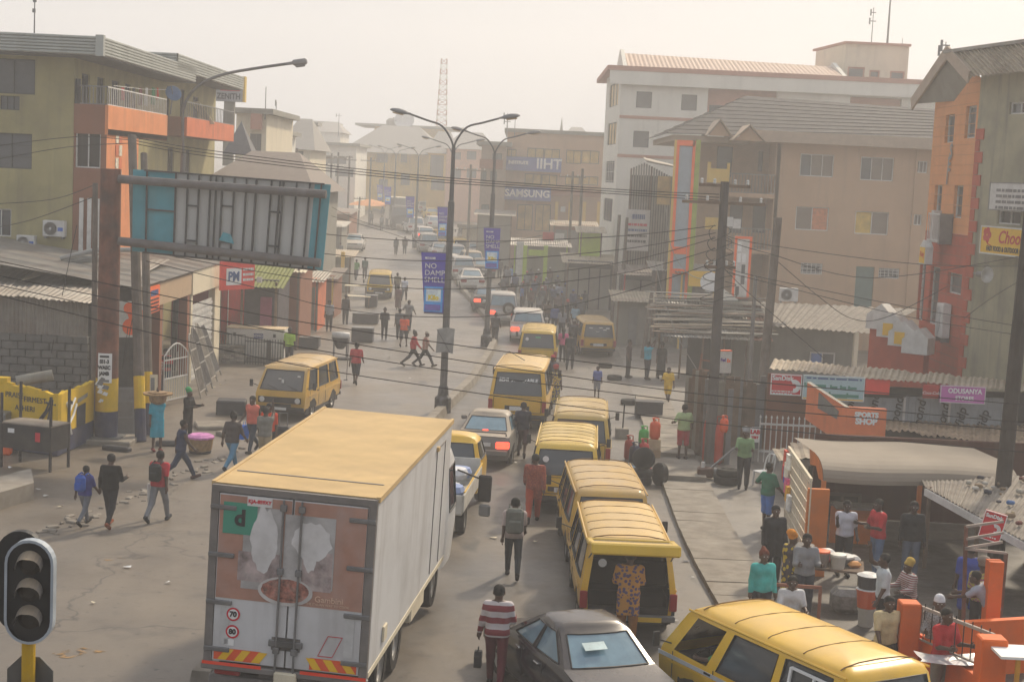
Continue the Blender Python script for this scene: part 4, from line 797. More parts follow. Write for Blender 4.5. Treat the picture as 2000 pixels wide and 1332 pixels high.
b_ = block('grey block with lime green panel on the left skyline', (516, 262, 546), 128, 8, M_WHITEW); W(b_).box(at(522, 300, 127.9).x, at(537, 300, 127.9).x, 127.85, 127.99, at(530, 275, 127.9).z, at(530, 258, 127.9).z).obj('green_panel', mat('lime_panel', hexc('b9cc3c'), .7), b_)
block('tan building with grey pitched roof left of the street poles', (546, 292, 602), 142, 12, M_CREAM, [(548, 298, 562, 318), (575, 296, 592, 316), (556, 330, 575, 350)], (M_RFG, 3.0))
block('narrow grey fin tower on the hazy left skyline', (592, 245, 608), 168, 3, M_GREYW)
block('pale hazy office block far down the left side', (604, 284, 692), 196, 14, M_WHITEW, [(618, 305, 640, 322), (640, 306, 676, 320), (655, 330, 690, 345)], 'flat')
block('faint pale tower block on the left horizon', (585, 240, 645), 330, 14, M_WHITEW)
block('low grey roofed house at the far left', (606, 258, 660), 270, 14, M_WHITEW, (), (M_RFG, 2.0))
yb_ = block('large faded yellow building closing the far end of the street', (690, 300, 846), 222, 18, M_YELW, [(704, 298, 717, 312), (735, 300, 757, 318), (783, 300, 795, 318), (700, 330, 712, 345), (783, 340, 800, 362), (740, 350, 757, 366)], (M_RFG, 4.2), over=2)
block('yellow columned building wing right of the far yellow building', (832, 300, 884), 214, 12, M_YELW, [(840, 304, 866, 345), (842, 350, 868, 372)], (M_RFG, 3.2))
block('upper yellow storey with flat overhanging roof behind the far street', (726, 250, 868), 262, 14, M_YELW, [(734, 252, 752, 268), (766, 254, 790, 270), (800, 255, 815, 270)], None, over=3)
block('faded pink building between the lamps at the far bend', (868, 292, 958), 205, 12, mat('pink_plaster', hexc('c99f86'), .9, var=.1), [(884, 298, 900, 312), (912, 296, 930, 312), (884, 330, 900, 348), (912, 330, 930, 348), (940, 330, 952, 348)], (M_RFG, 2.4))
tw = thing('lattice_tower', 'red and white lattice radio tower on the skyline', 'tower', at(862, 250, 285).to_tuple()); H = at(866, 110, 285).z - tw.location.z; n_ = 14
for i in range(n_):
    z0, z1 = H*i/n_-.5, H*(i+1)/n_-.5; w0, w1 = .95-.45*i/n_, .95-.45*(i+1)/n_; mb = MB()
    for a, b in ((-1, -1), (1, -1), (1, 1), (-1, 1)): mb.beam((a*w0, b*w0, z0), (a*w1, b*w1, z1), .16)
    mb.beam((-w0, -w0, z0), (w1, -w1, z1), .1).beam((w0, -w0, z0), (-w1, -w1, z1), .1).beam((-w0, -w0, z0), (w0, -w0, z0), .1).beam((w0, -w0, z0), (w1, w1, z1), .1); mb.obj('tower_section', M_PINKW if i % 2 else M_WHITEW, tw)
p = at(790, 240, 258); t = thing('satellite_dish', 'large pale satellite dish on the far flat roof', 'satellite dish', p); mb = MB(); mb.M = Matrix.Rotation(R_(60), 4, 'X'); mb.lathe([(.05, 0), (1, .25), (1.7, .8), (1.65, .85), (.9, .32), (.05, .1)], n=20); mb.obj('reflector', M_WHITEM, t, smooth=True); MB().cyl((0, 0, -1.6), (0, .2, .2), .15).obj('mount', M_STEEL, t)
p = at(766, 240, 258); t = thing('water_tank', 'dark water tank on the far flat roof', 'tank', p); MB().lathe([(1.0, -1.2), (1.0, .3), (.6, .7), (.25, .75)], n=16).obj('tank', M_GREYW, t); MB().cyl((.3, 0, .75), (.3, 0, .85), .2).obj('cap', M_BLACK, t)
# ---- blue-signed institute building ----
DI = 150
ih = block('tan three storey institute building with painted golden window reflections and blue sign bands', (985, 262, 1178), DI, 16, M_BEIGE, [(1030, 290, 1062, 318), (1063, 292, 1093, 318), (1106, 294, 1135, 320), (1136, 295, 1170, 320), (1025, 340, 1057, 362), (1058, 342, 1088, 362), (1104, 344, 1132, 362), (1133, 345, 1168, 362), (990, 292, 1008, 320), (1010, 400, 1040, 450), (1045, 400, 1075, 452)], None, over=.3, pm=M_GOLD)
for (x0, y0, x1, y1, m, nm) in ((985, 308, 1096, 335, mat('faded_blue_sign', hexc('5b6aa0'), .7, var=.08), 'blue_sign_band'), (985, 366, 1076, 392, mat('faded_blue_sign'), 'blue_sign_band'), (1076, 372, 1176, 384, M_BROWN, 'canopy')):
    r = rc(x0, y0, x1, y1, DI-.8); W(ih).box(r[0], r[1], DI-.9, DI-.5, r[2], r[3]).obj(nm, m, ih)
def far_txt(s_, px, py, d, size, m, t): p = at(px, py, d); txt(s_, size, t, p - t.location, (math.pi/2, 0, 0), m, bold=.03)
far_txt('IIHT', 1072, 322, DI-.95, 1.35, M_WTXT, ih); far_txt('SAMSUNG', 1030, 379, DI-.95, .95, M_WTXT, ih); far_txt('INSTITUTE', 1012, 318, DI-.95, .4, M_WTXT, ih)
for x in (1086, 1112, 1140, 1168): r = rc(x-3, 395, x+3, 470, DI-.5); W(ih).box(r[0], r[1], DI-.6, DI-.3, gz(DI)-1, r[3]).obj('pillar', M_YELW, ih)
r = rc(1095, 404, 1104, 414, DI-.4); W(ih).box(r[0], r[1], DI-.7, DI-.004, r[2], r[3]).obj('window_unit', M_WHITEM, ih)
lw = block('narrow grey brown wing left of the institute building', (936, 284, 984), 146, 10, mat('brown_grey_plaster', hexc('9a8878'), .9, var=.12), [(940, 335, 950, 352), (958, 335, 970, 352), (940, 400, 955, 430), (962, 300, 980, 320)], None)
r = rc(937, 312, 982, 330, 145.5); W(lw).box(r[0], r[1], 145.2, 145.9, r[2], r[3]).obj('balcony', M_BROWN, lw)
st_ = thing('church_spire', 'slim pale church spire on the skyline above the institute roof', 'spire', at(1096, 262, 230).to_tuple()); MB().add([(-.7, -.7, -4), (.7, -.7, -4), (.7, .7, -4), (-.7, .7, -4), (0, 0, 2.6)], [(0, 1, 4), (1, 2, 4), (2, 3, 4), (3, 0, 4)]).obj('spire', M_GREYW, st_); MB().box(-.8, .8, -.8, .8, -12, -4).obj('tower', M_GREYW, st_)
block('small gabled roof peeking over the institute building', (1100, 268, 1142), 225, 10, M_WHITEW, (), (M_RFG, 1.6))
mast(990, 222, 262, 148, 'aerials on the institute roof beside the street lamp', .06, ((.6, .3), (.9, .35))); mast(1005, 232, 262, 148, 'thin aerial right of the institute roof aerials', .04)
mast(538, 200, 258, 128, 'thin aerial with round head on the left skyline', .05, ((.97, .05),)); mast(518, 170, 225, 104, 'thin aerial above the cream bank building', .04); mast(661, 222, 262, 230, 'cross shaped aerial on the far left roofs', .07, ((.9, .4),)); mast(546, 225, 262, 128, 'second thin aerial beside the green panel', .04)
# ---- low clutter along the far right and far left kerbs ----
def stall(label, px, d, depth, wm, roofm, ov=.4, frame=None, tilt=.35, shutters=0):
    x0, x1 = at(px[0], 400, d).x, at(px[2], 400, d).x; zt = at((px[0]+px[2])/2, px[1], d).z; z0 = gz(d)
    t = thing('roadside_stall', label, 'stall', ((x0+x1)/2, d, z0)); W(t).box(x0, x1, d+.6, d+depth, z0-.3, zt).obj('body', wm, t)
    mb = W(t); k = max(1, int((x1-x0)/1.2))
    for i in range(k): W(t).corr((x0-ov+(x1-x0+2*ov)*i/k, d-.5, zt-tilt*.3), ((x1-x0+2*ov)/k, 0, 0), (0, depth+.5, tilt), .18, .025).obj('roof_sheet', roofm, t)
    for x in (x0, x1): W(t).box(x-.05, x+.05, d-.1, d, z0-.1, zt-.05).obj('post', frame or M_WOOD, t)
    for i in range(shutters): a = x0+.1+(x1-x0-.2)*i/shutters; W(t).box(a, a+(x1-x0-.2)/shutters-.08, d+.55, d+.598, z0, zt-.5).obj('shutter', random.choice((M_GREYW, M_ZINC, M_STEEL)), t)
    return t
M_LIME = mat('lime_paint', hexc('a6bf3a'), .7, var=.08)
k1 = stall('kiosk with white panel and lime green posts among the far right crowd', (1010, 478, 1112), 122, 5, M_GREYW, M_ZINC, frame=M_LIME)
r = rc(1008, 472, 1022, 545, 121.4); W(k1).box(r[0], r[1], 121.3, 121.4, gz(121), r[3]).obj('white_panel', M_WHITEM, k1)
for x in (1025, 1065): r = rc(x-4, 480, x+4, 545, 121.2); W(k1).box(r[0], r[1], 121.1, 121.29, gz(121), r[3]).obj('lime_post', M_LIME, k1)
r = rc(1032, 488, 1062, 500, 121.2); W(k1).box(r[0], r[1], 121.0, 121.1, r[2], r[3]).obj('lime_board', M_LIME, k1)
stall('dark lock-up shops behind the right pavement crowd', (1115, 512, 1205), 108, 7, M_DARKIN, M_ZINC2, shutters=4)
l2 = stall('lime green fronted shop under the white building', (1138, 452, 1178), 112.5, 3, M_LIME, M_ZINC2)
r = rc(1060, 455, 1100, 470, 128); 
for (x0, y0, x1, y1, m, lb) in ((1060, 454, 1082, 470, M_REDP, 'red'), (1084, 456, 1102, 470, M_WHITEM, 'white'), (1086, 476, 1104, 492, M_REDP, 'second red')):
    r = rc(x0, y0, x1, y1, 126); t_, w_, h_ = sign('small_sign', lb + ' faded sign panel over the lime green kiosk', T((0, 126, 0)), r[0], r[1], r[2], r[3], m); MB().box(-.05, .05, .1, .2, -3, 0).obj('post', M_STEEL, t_)
wl = block('long cream wall on the far right of the bend', (905, 448, 1010), 152, 1, M_CREAM, cat='wall'); 
stall('grey roofed stall beyond the far right lamp', (935, 418, 1000), 140, 5, M_GREYW, M_ZINC); stall('stall with pale roof under the institute building', (1085, 440, 1165), 138, 5, M_BROWN, M_ZINC2, shutters=3)
stall('brown roofed shop front on the far left kerb', (632, 415, 682), 152, 8, M_BROWN, M_RFB); stall('small far left shop with striped awning', (636, 440, 668), 138, 5, M_GREYW, M_ZINC, shutters=2)
ks = stall('grey and yellow kiosk beside the left lane', (636, 498, 688), 112, 3, mat('kiosk_grey', hexc('8c8a86'), .7), M_ZINC2); r = rc(666, 492, 673, 535, 111.4); W(ks).box(r[0], r[1], 111.3, 111.5, r[2], r[3]).obj('yellow_stripe', M_YELW, ks)
oc = thing('orange_umbrella', 'faded orange parasol at the far end of the left lane', 'parasol', G(722, 436)); MB().lathe([(3.0, 2.2), (1.5, 2.7), (.05, 3.0)], n=8).obj('canopy', mat('faded_orange', hexc('d8935a'), .8), oc); MB().cyl((0, 0, 0), (0, 0, 2.95), .05).obj('pole', M_STEEL, oc)
for k, (px, py, w_) in enumerate(((655, 398, 4.2), (700, 402, 3.4), (820, 405, 5))): stall(('hazy zinc stall at the far left', 'second hazy zinc stall near the orange parasol', 'hazy dark stall behind the far traffic')[k], (px-12, py, px+20), 230+k*4, 4, M_GREYW, M_RFG)
# left mid-distance shops behind the billboard
stall('shop with pale slanted awning behind the yellow van', (548, 520, 588), 74, 5, M_BROWN, M_CREAM, tilt=.8)
ga = stall('shop with lime green awning beside the red container', (478, 548, 545), 69, 4, mat('dim_shop', (.07, .06, .07), .9, var=.3), mat('olive_awning', hexc('757a3c'), .8), tilt=.9); r = rc(502, 541, 512, 552, 68); W(ga).box(r[0], r[1], 67.9, 68, r[2], r[3]).obj('meter_box', M_WHITEM, ga)
r = rc(490, 580, 530, 632, 69.4); W(ga).box(r[1]-.5, r[1], 69.35, 69.59, gz(69), r[3]).obj('magenta_panel', mat('magenta', hexc('8f4a66'), .8), ga)
stall('orange painted shop at the left behind the billboard end', (590, 545, 625), 84, 4, M_ORNG2, M_ZINC, shutters=2); stall('dark red and yellow striped shop front left of the lane', (622, 540, 655), 92, 5, M_BROWN, M_RFB, frame=M_YELW)
# ---------------- right-hand shacks and shops ----------------
# corrugated asbestos roof in front of the beige building
ar = thing('low_shop_block', 'low grey shop block with wavy asbestos roof in front of the beige building', 'shop', (at(1600, 650, 72).x, 72, gz(72)))
a, b, c, d = at(1432, 632, 70), at(1702, 652, 68), at(1790, 604, 76), at(1440, 588, 78)
roof_sheets(ar, a, b, c, d, 10, mat('old_asbestos', hexc('7a7268'), .85, var=.3, scale=2, dirt=.5), .25, .035, jit=.01)
W(ar).box(a.x+.2, b.x-.2, 70.6, 77, gz(72)-.5, a.z-.15).obj('body', M_GREYW, ar)
r = rc(1588, 701, 1638, 716, 69.5); win(ar, T((0, 70.3, 0)), r[0], r[1], r[2]-.2, r[3]+.2, pm=(mat('blue_pane', hexc('5a7fc0'), .3), M_GREYG), nv=2, fw=.06)
W(ar).box(at(1668, 680, 68.2).x, at(1676, 680, 68.2).x, 68.2, 68.5, gz(68), b.z).obj('post', M_CREAM, ar)
ac_unit(at(1538, 588, 71.5), 0, 'air conditioner on the asbestos roof edge beside the leaning pole', 1.0, False)
# scrap timber shack with ragged roof
sh = thing('timber_shack', 'ragged timber and zinc shack with heaped plank roof behind the concrete pole', 'shack', G(1350, 742)); q = G(1350, 742)
x0, x1 = at(1285, 700, q.y).x, at(1500, 700, q.y).x; zt = at(1390, 655, q.y).z
W(sh).box(x0+1.6, x1, q.y+2.4, q.y+2.6, q.z-.2, zt).obj('back_wall', M_DARKIN, sh); W(sh).box(x1-.1, x1, q.y, q.y+2.5, q.z-.2, zt).obj('side_wall', M_DARKIN, sh)
for k in range(11):
    x = x0 + (x1-x0)*k/10
    if k % 2 == 0: W(sh).cyl((x, q.y+.1, q.z-.1), (x+random.uniform(-.05, .05), q.y+.1, zt), .05, n=6).obj('post', M_WOOD, sh)
for k in range(46):
    y = q.y - .6 + 4.4*(k/46); z = zt + .1 + (k/46)*1.5 + random.uniform(-.06, .06); xa = x0 - random.uniform(-.2, .7); L_ = random.uniform(2.5, 6)
    xa = x0 + random.uniform(-.5, (x1-x0)*.55) if k % 3 else x0 - random.uniform(0, .6)
    W(sh).beam((xa, y, z), (min(xa+L_, x1+.3), y+random.uniform(-.3, .3), z+random.uniform(-.12, .18)), random.uniform(.1, .35), .03).obj('plank', random.choice((M_WOOD, M_ZINC, M_ZINC2, M_GREYW, M_STEEL)), sh)
for k in range(6): xx = x0 + (x1-x0)*k/6; W(sh).corr((xx, q.y-.9, zt-.05), ((x1-x0)/5.8, 0, 0), (0, 4.4, 1.4), .15, .02).obj('roof_sheet', random.choice((M_ZINC, M_STEEL, M_RUST)), sh)
for k in range(14):    # bundle of poles standing at the corner
    p = G(1290 + random.uniform(-12, 18), 668); mb = W(); 
    mb.cyl(p, p + Vector((random.uniform(-.5, .5), random.uniform(-.3, .3), random.uniform(1.6, 2.6))), .035, .025, 5)
    mb.obj('scrap_pole', random.choice((M_WOOD, M_STEEL)), label='thin scrap pole in the bundle at the shack corner', cat='pole', group='scrap poles bundled at the shack corner')
# yellow and grey shop fronts under the sign column
ys_ = stall('shop with yellow fascia and white hoop motif left of the concrete pole', (1340, 530, 1405), 84, 3, M_GREYW, M_ZINC, frame=M_YELW, shutters=2)
r = rc(1345, 530, 1400, 560, 82.8); W(ys_).box(r[0], r[1], 82.7, 82.9, r[2], r[3]).obj('yellow_fascia', mat('yellow_sign'), ys_); pp = at(1388, 548, 82.6); W(ys_).lathe([(.55, 0), (.001, -.01)], (pp.x, 82.69, pp.z-.1), 16, 'y').obj('white_motif', M_WTXT, ys_)
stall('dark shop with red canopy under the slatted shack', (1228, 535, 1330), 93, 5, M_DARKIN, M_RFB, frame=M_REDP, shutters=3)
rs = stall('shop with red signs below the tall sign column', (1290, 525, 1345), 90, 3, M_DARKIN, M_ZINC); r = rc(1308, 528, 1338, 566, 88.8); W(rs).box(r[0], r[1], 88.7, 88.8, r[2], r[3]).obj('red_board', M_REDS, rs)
sw2 = stall('grey boarded stall along the right pavement behind the parked van', (1218, 585, 1285), 84, 3, M_GREYW, M_ZINC2, shutters=3)
# tall orange framed banner
r = rc(1432, 462, 1466, 585, 73); t_, w_, h_ = sign('framed_banner', 'tall orange framed white banner with photo grid beside the concrete pole', T((0, 73, 0), R_(0)), r[0], r[1], r[2], r[3], M_WHITEM, M_ORS, .08, .12)
for i in range(2):
    for j in range(5): MB().box(-w_+.16+i*(w_*2-.36)/2, -w_+.14+(i+1)*(w_*2-.36)/2-.04, -.02, -.003, .2+j*(h_-.4)/5, .2+(j+1)*(h_-.4)/5-.1).obj('photo_tile', random.choice((M_WTXT, M_GREYG, mat('blue_print'), M_WHITEM)), t_)
MB().box(-w_, w_, .1, .16, -2.6, 0).obj('post', M_STEEL, t_)
for px, py, lb in ((1421, 436, 'white'), (1436, 440, 'pink printed')): r = rc(px-5, py-8, px+6, py+12, 80); t_, w_, h_ = sign('wall_poster', lb+' poster on the balcony wall above the orange framed banner', T((0, 85.4, 0)), r[0]*1.07, r[1]*1.07+.1, r[2], r[3], M_WHITEM)
wh = thing('white_gable_wall', 'white triangular wall end at the foot of the concrete pole', 'wall', G(1420, 690)); qq = G(1420, 690); mb = W(wh); y_ = 72.5; mb.prism([(at(1408, 600, y_).x, gz(y_)), (at(1440, 600, y_).x, gz(y_)), (at(1440, 600, y_).x, at(1440, 585, y_).z), (at(1408, 560, y_).x, at(1408, 560, y_).z)], y_, y_+.3, 'y'); mb.obj('wall', M_WHITEW, wh)
# ---- main shop row with SanDisk sign ----
DS = 50
ss = thing('shop_row', 'row of shops with rusty corrugated eaves and bright signs on the right', 'shop', (at(1700, 850, DS).x, DS, gz(DS)))
z0 = gz(DS); e1, e2 = at(1500, 722, DS-.6), at(1960, 762, DS-3)
W(ss).box(at(1500, 800, DS).x, at(1640, 800, DS).x, DS+.3, DS+.5, z0-.3, at(1560, 735, DS).z).obj('wall', M_BROWN, ss)
W(ss).box(at(1640, 800, DS).x, at(2060, 800, DS).x, DS+.1, DS+.3, z0-.3, at(1800, 760, DS).z).obj('wall', M_DARKIN, ss)
A_, B_ = at(1502, 722, 49.2), at(2030, 770, 48.6); roof_sheets(ss, A_, B_, at(2030, 752, 53), at(1512, 700, 53), 12, M_ZINC2, .2, .03, jit=.05)
A_, B_ = at(1725, 838, 47.2), at(2040, 886, 45.6); roof_sheets(ss, A_, B_, at(2040, 836, 49.8), at(1722, 820, 49.8), 9, mat('rusty_zinc', hexc('a58f76'), .75, var=.3, dirt=.8, dirtcol=(.14, .09, .06)), .18, .03, jit=.07)
# wrapped plastic fascia
M_WRAP = mat('plastic_wrap', hexc('9aa0a4'), .35, var=.12, scale=5, spec=.6)
for k, (xa, xb) in enumerate(((1632, 1764), (1766, 1852), (1856, 1965))):
    r = rc(xa, 775, xb, 832, DS-.3); mb = W(ss); n_ = 12
    for i in range(n_): a, b = r[0]+(r[1]-r[0])*i/n_, r[0]+(r[1]-r[0])*(i+1)/n_; mb.quad((a, DS-.3+random.uniform(-.03, .03), r[2]), (b, DS-.3+random.uniform(-.03, .03), r[2]), (b, DS-.3+random.uniform(-.02, .02), r[3]), (a, DS-.3+random.uniform(-.02, .02), r[3]))
    mb.obj('wrapped_fascia', M_WRAP, ss); W(ss).box(r[1]-.02, r[1]+.05, DS-.4, DS-.25, r[2]-.05, r[3]+.05).obj('frame_bar', M_WHITEM, ss)
for px, py in ((1660, 785), (1706, 790), (1752, 797), (1796, 803), (1842, 810), (1876, 815), (1920, 820)): txt('pond' if px < 1860 else 'Vidp', .42, ss, at(px, py+4, DS-.36)-ss.location, (math.pi/2, R_(-82), 0), M_TXT, bold=.006, shear=.2)
t_, w_, h_ = sign('brand_sign', 'red memory card brand sign at the left end of the shop row', T((0, 49.0, 0)), *rc(1505, 731, 1566, 772, 49), mat('crimson_sign', hexc('c8323a'), .5, var=.05), M_WTXT, .08, .03)
stext(t_, 'SanDisk', .21, -.12, h_-.13, M_WTXT, bold=.006); lines(t_, -.5, .2, .12, 2, .07, M_WTXT)
for k in range(4): MB().tube([(.25-.2*math.cos(a*.35)*(1-.18*k), -.012, .3+.2*math.sin(a*.35)*(1-.18*k)) for a in range(3, 15)], .018, 4).obj('swirl_emblem', M_WTXT, t_)
t_, w_, h_ = sign('furniture_sign', 'pale blue furniture sign with green pictures beside the red brand sign', T((0, 48.95, 0)), *rc(1567, 734, 1688, 782, 49), mat('pale_blue_sign', hexc('a9c4c8'), .6, var=.06), M_WTXT, .08, .02)
lines(t_, -w_*.9, w_*.9, h_-.09, 1, .1, mat('blue_print')); MB().box(-w_, w_, -.012, -.003, 0, .06).obj('yellow_strip', mat('yellow_sign'), t_)
M_GRN = mat('green_print', hexc('4d8a78'), .6, var=0)
for x, z, a, b in ((-.6, .45, .35, .09), (-.6, .15, .25, .14), (.0, .42, .12, .08), (.3, .42, .1, .08), (.6, .42, .14, .07), (.15, .15, .3, .12), (.62, .16, .2, .1)): MB().box(x-a, x+a, -.012, -.003, z-b*.5, z+b*.5).box(x-a, x-a+.06, -.013, -.003, z-b*.4, z+b).obj('furniture_picture', M_GRN, t_)
t_, w_, h_ = sign('red_board', 'plain red board right of the furniture sign', T((0, 49.0, 0)), *rc(1690, 741, 1738, 770, 49), M_REDS)
t_, w_, h_ = sign('cola_sign', 'small red drinks sign with white script left of the pink store sign', T((0, 48.6, 0)), *rc(1803, 752, 1834, 778, 48.6), mat('dark_red_sign', hexc('a8322e'), .5)); stext(t_, 'Coca-Cola', .13, 0, h_*.4, M_WTXT, shear=.3)
t_, w_, h_ = sign('store_sign', 'pink store sign with pale capital letters on the shop row', T((0, 48.55, 0)), *rc(1836, 754, 1925, 788, 48.55), mat('pink_sign', hexc('b964a8'), .6, var=.05), M_WFR, .08, .02); stext(t_, 'ODUSANYA', .22, .06, h_*.7, M_WTXT, bold=.006, squash=.9); stext(t_, 'STORES', .19, .06, h_*.28, M_WTXT, bold=.006, squash=.9)
# sports shop box sign
c = at(1688, 873, 44.5); sp = thing('sports_shop_sign', 'large orange box sign reading SPORTS SHOP over the shop row', 'sign', (c.x, 44.5, c.z)); r = rc(1648, 796, 1727, 873, 44.5); w_ = (r[1]-r[0])/2; h_ = r[3]-r[2]
M_SPO = mat('orange_box_sign', hexc('e07a4a'), .6, var=.08, streak=.2)
MB().box(-w_, w_, 0, .3, 0, h_).obj('front_panel', M_SPO, sp); MB().add([(-w_-.002, 0, 0), (-w_-.002, 0, h_), (-w_-.62, 3.0, h_+.32), (-w_-.62, 3.0, .3)], [(0, 1, 2, 3)]).obj('side_panel', M_SPO, sp)
mb = MB(); mb.add([(-w_-.02, 0, h_), (-w_-.64, 3.0, h_+.32), (-w_-.5, 3.1, h_+.32), (-w_+.1, .1, h_)], [(0, 1, 2, 3)]); mb.obj('side_cap', M_CREAM, sp)
stext(sp, 'SPORTS', .2, 0, h_*.83, M_WTXT, bold=.012); stext(sp, 'SHOP', .25, 0, h_*.66, M_WTXT, bold=.014); MB().add([(-w_-.15, .6, .7), (-w_-.12, .5, .95), (-w_-.45, 2.0, 1.3), (-w_-.45, 2.0, .8)], [(0, 1, 2, 3)]).obj('grey_print', M_STEEL, sp); MB().box(-w_+.05, -w_+.15, .05, .15, -1.6, 0).box(w_-.15, w_-.05, .05, .15, -1.6, 0).obj('legs', M_STEEL, sp)
# FedEx sign, notice boards
r = rc(1444, 703, 1467, 748, 58); t_, w_, h_ = sign('courier_sign', 'white courier sign with purple and orange letters beside the leaning pole', T((0, 58, 0), R_(18)), r[0], r[1]+.1, r[2], r[3], M_WHITEM, None, .1); stext(t_, 'Fed', .19, -.1, h_*.6, mat('purple_print', hexc('4d148c'), .6, var=0), squash=.8, bold=.008); stext(t_, 'Ex', .19, .14, h_*.57, mat('orange_print', hexc('ff6600'), .6, var=0), squash=.8, bold=.008); MB().box(-w_, w_, -.01, .2, h_, h_+.04).obj('top_trim', M_ORS, t_); MB().box(-.04, .04, .1, .18, -2.2, h_).obj('post', M_STEEL, t_)
r = rc(1447, 765, 1481, 806, 55); t_, w_, h_ = sign('lettered_board', 'white board with black block lettering beside the wooden shacks', T((0, 55, 0)), r[0], r[1], r[2], r[3], M_WHITEM)
lines(t_, -w_*.85, w_*.85, h_-.1, 5, .145, M_TXT)
MB().box(-.03, .03, .09, .14, -1.4, 0).obj('post', M_STEEL, t_)
r = rc(1465, 834, 1484, 864, 47.5); t_, w_, h_ = sign('lab_test_sign', 'small white sign with red letters LAB TEST on the fence', T((0, 47.5, 0)), r[0], r[1], r[2], r[3], M_WTXT, None, .03); stext(t_, 'LAB', .17, 0, h_*.68, M_RTXT, bold=.012); stext(t_, 'TEST', .1, 0, h_*.32, M_RTXT, bold=.008); MB().box(-.02, .02, .04, .08, -.9, h_).obj('post', M_STEEL, t_)
# white spiked fence
fn = thing('spiked_fence', 'white spiked steel fence in front of the shop row', 'fence', G(1545, 905)); q = G(1545, 905); x0, x1 = at(1482, 870, q.y).x, at(1612, 870, q.y).x; zt = at(1545, 818, q.y).z
for z in (zt-.2, q.z+.35): W(fn).box(x0, x1, q.y-.02, q.y+.02, z-.03, z+.03).obj('rail', M_WHITEM, fn)
for i in range(13): x = x0+(x1-x0)*i/12; mb = W(fn); mb.cyl((x, q.y, q.z), (x, q.y, zt), .02, n=6); mb.cyl((x, q.y, zt), (x, q.y, zt+.09), .04, .003, 6); mb.obj('spike_bar', M_WHITEM, fn)
# boarded wooden screens beside the concrete pole
ws = thing('timber_screen', 'tall screen of dark upright boards below the concrete pole', 'screen', G(1400, 905)); q = G(1400, 905); x0, x1 = at(1352, 800, q.y).x, at(1425, 800, q.y).x; zt = at(1390, 715, q.y+2).z
for i in range(14): x = x0+(x1-x0)*i/14; W(ws).box(x, x+.16, q.y+2.2-.18*i+random.uniform(-.02, .02), q.y+2.26-.18*i, q.z-.05, zt-random.uniform(0, .5)).obj('board', random.choice((M_WOOD, M_GREYW, M_WOOD, M_STEEL)), ws)
ws2 = thing('timber_screen', 'second screen of rough boards behind the red gas cylinders', 'screen', G(1450, 880)); q = G(1450, 880); x0, x1 = at(1425, 800, q.y).x, at(1500, 800, q.y).x
for i in range(12): x = x0+(x1-x0)*i/12; W(ws2).box(x, x+.18, q.y+.6+random.uniform(-.03, .03), q.y+.66, q.z-.05, zt-.4-random.uniform(0, .4)).obj('board', random.choice((M_WOOD, M_WOOD, M_STEEL)), ws2)
ad = thing('timber_ladder', 'red brown timber frame leaning at the screen of upright boards', 'ladder', G(1362, 830)); ad.rotation_euler = (-.15, .12, 0)
for x in (-.25, .25): MB().box(x-.03, x+.03, -.03, .03, 0, 2.6).obj('rail', mat('redwood', (.26, .11, .07), .8), ad)
for k in range(7): MB().box(-.22, .22, -.02, .02, .3+k*.34, .35+k*.34).obj('rung', mat('redwood'), ad)
# small booth with tin roof and lattice side
bo = thing('tin_roof_booth', 'small booth with warped tin roof and pale lattice side', 'booth', G(1560, 1010)); q = G(1560, 1010); yb0, yb1 = 41.5, 45.5
roof_sheets(bo, at(1522, 905, 42), at(1648, 896, 41.6), at(1645, 872, 45), at(1508, 876, 45), 4, M_ZINC2, .22, .02, jit=.1)
W(bo).box(at(1540, 950, 45).x, at(1650, 950, 45).x, 45, 45.1, gz(45)-.2, at(1580, 885, 45).z).obj('back_wall', M_DARKIN, bo); r = rc(1545, 898, 1605, 945, 43); W(bo).box(r[0], r[1], 43, 43.06, r[2], r[3]).obj('white_boarding', M_WHITEM, bo)
for k in range(3): x = r[0]+.2+k*.28; W(bo).box(x, x+.14, 42.97, 42.999, r[2], r[3]-.15).obj('board_gap', M_DARKIN, bo)
p0, p1 = G(1530, 1040), G(1572, 1125); zt = 2.15; dv = p1-p0; n_ = 14
for i in range(n_+1): a = p0.lerp(p1, i/n_); W(bo).beam((a.x, a.y, a.z), (a.x, a.y, a.z+zt), .03).obj('lattice_bar', M_CREAM, bo)
for j in range(9): z = .15+j*.24; W(bo).beam((p0.x-.02, p0.y, p0.z+z), (p1.x-.02, p1.y, p1.z+z), .02).obj('lattice_bar', M_CREAM, bo)
W(bo).box(p1.x-.05, p1.x+.42, p1.y, p1.y+.12, p1.z-.05, p1.z+1.95).obj('orange_pillar', mat('orange_stall_paint', hexc('c9702c'), .7, var=.12, dirt=.3), bo); W(bo).beam((p0.x, p0.y, p0.z+zt), (p1.x, p1.y, p1.z+zt), .06).obj('top_rail', M_CREAM, bo)
for k, (c1, f, z) in enumerate((('c8442c', .05, 1.7), ('e8e2d0', .12, 1.45), ('3c50a8', .1, 1.3), ('d86090', .16, 1.1), ('d8a030', .22, .95), ('e0e0dc', .3, .8), ('c84040', .02, 1.3), ('f0e8d8', .18, 1.7))):
    a = p0.lerp(p1, f); mb = MB(); mb.bbox(-.05, .05, -.16, .16, 0, .34, .04); mb.prism([(-.12, .2), (.12, .2), (.16, .4), (-.16, .4)], -.04, .04, 'x')
    mb.obj('hanging_goods', mat('goods_'+c1, hexc(c1), .7, var=.3, scale=9), label=('red', 'cream', 'blue', 'pink', 'amber', 'white', 'small red', 'ivory')[k]+' packet of goods hanging on the booth lattice', cat='goods', group='goods hanging on the lattice', loc=(a.x-.08, a.y, a.z+z))
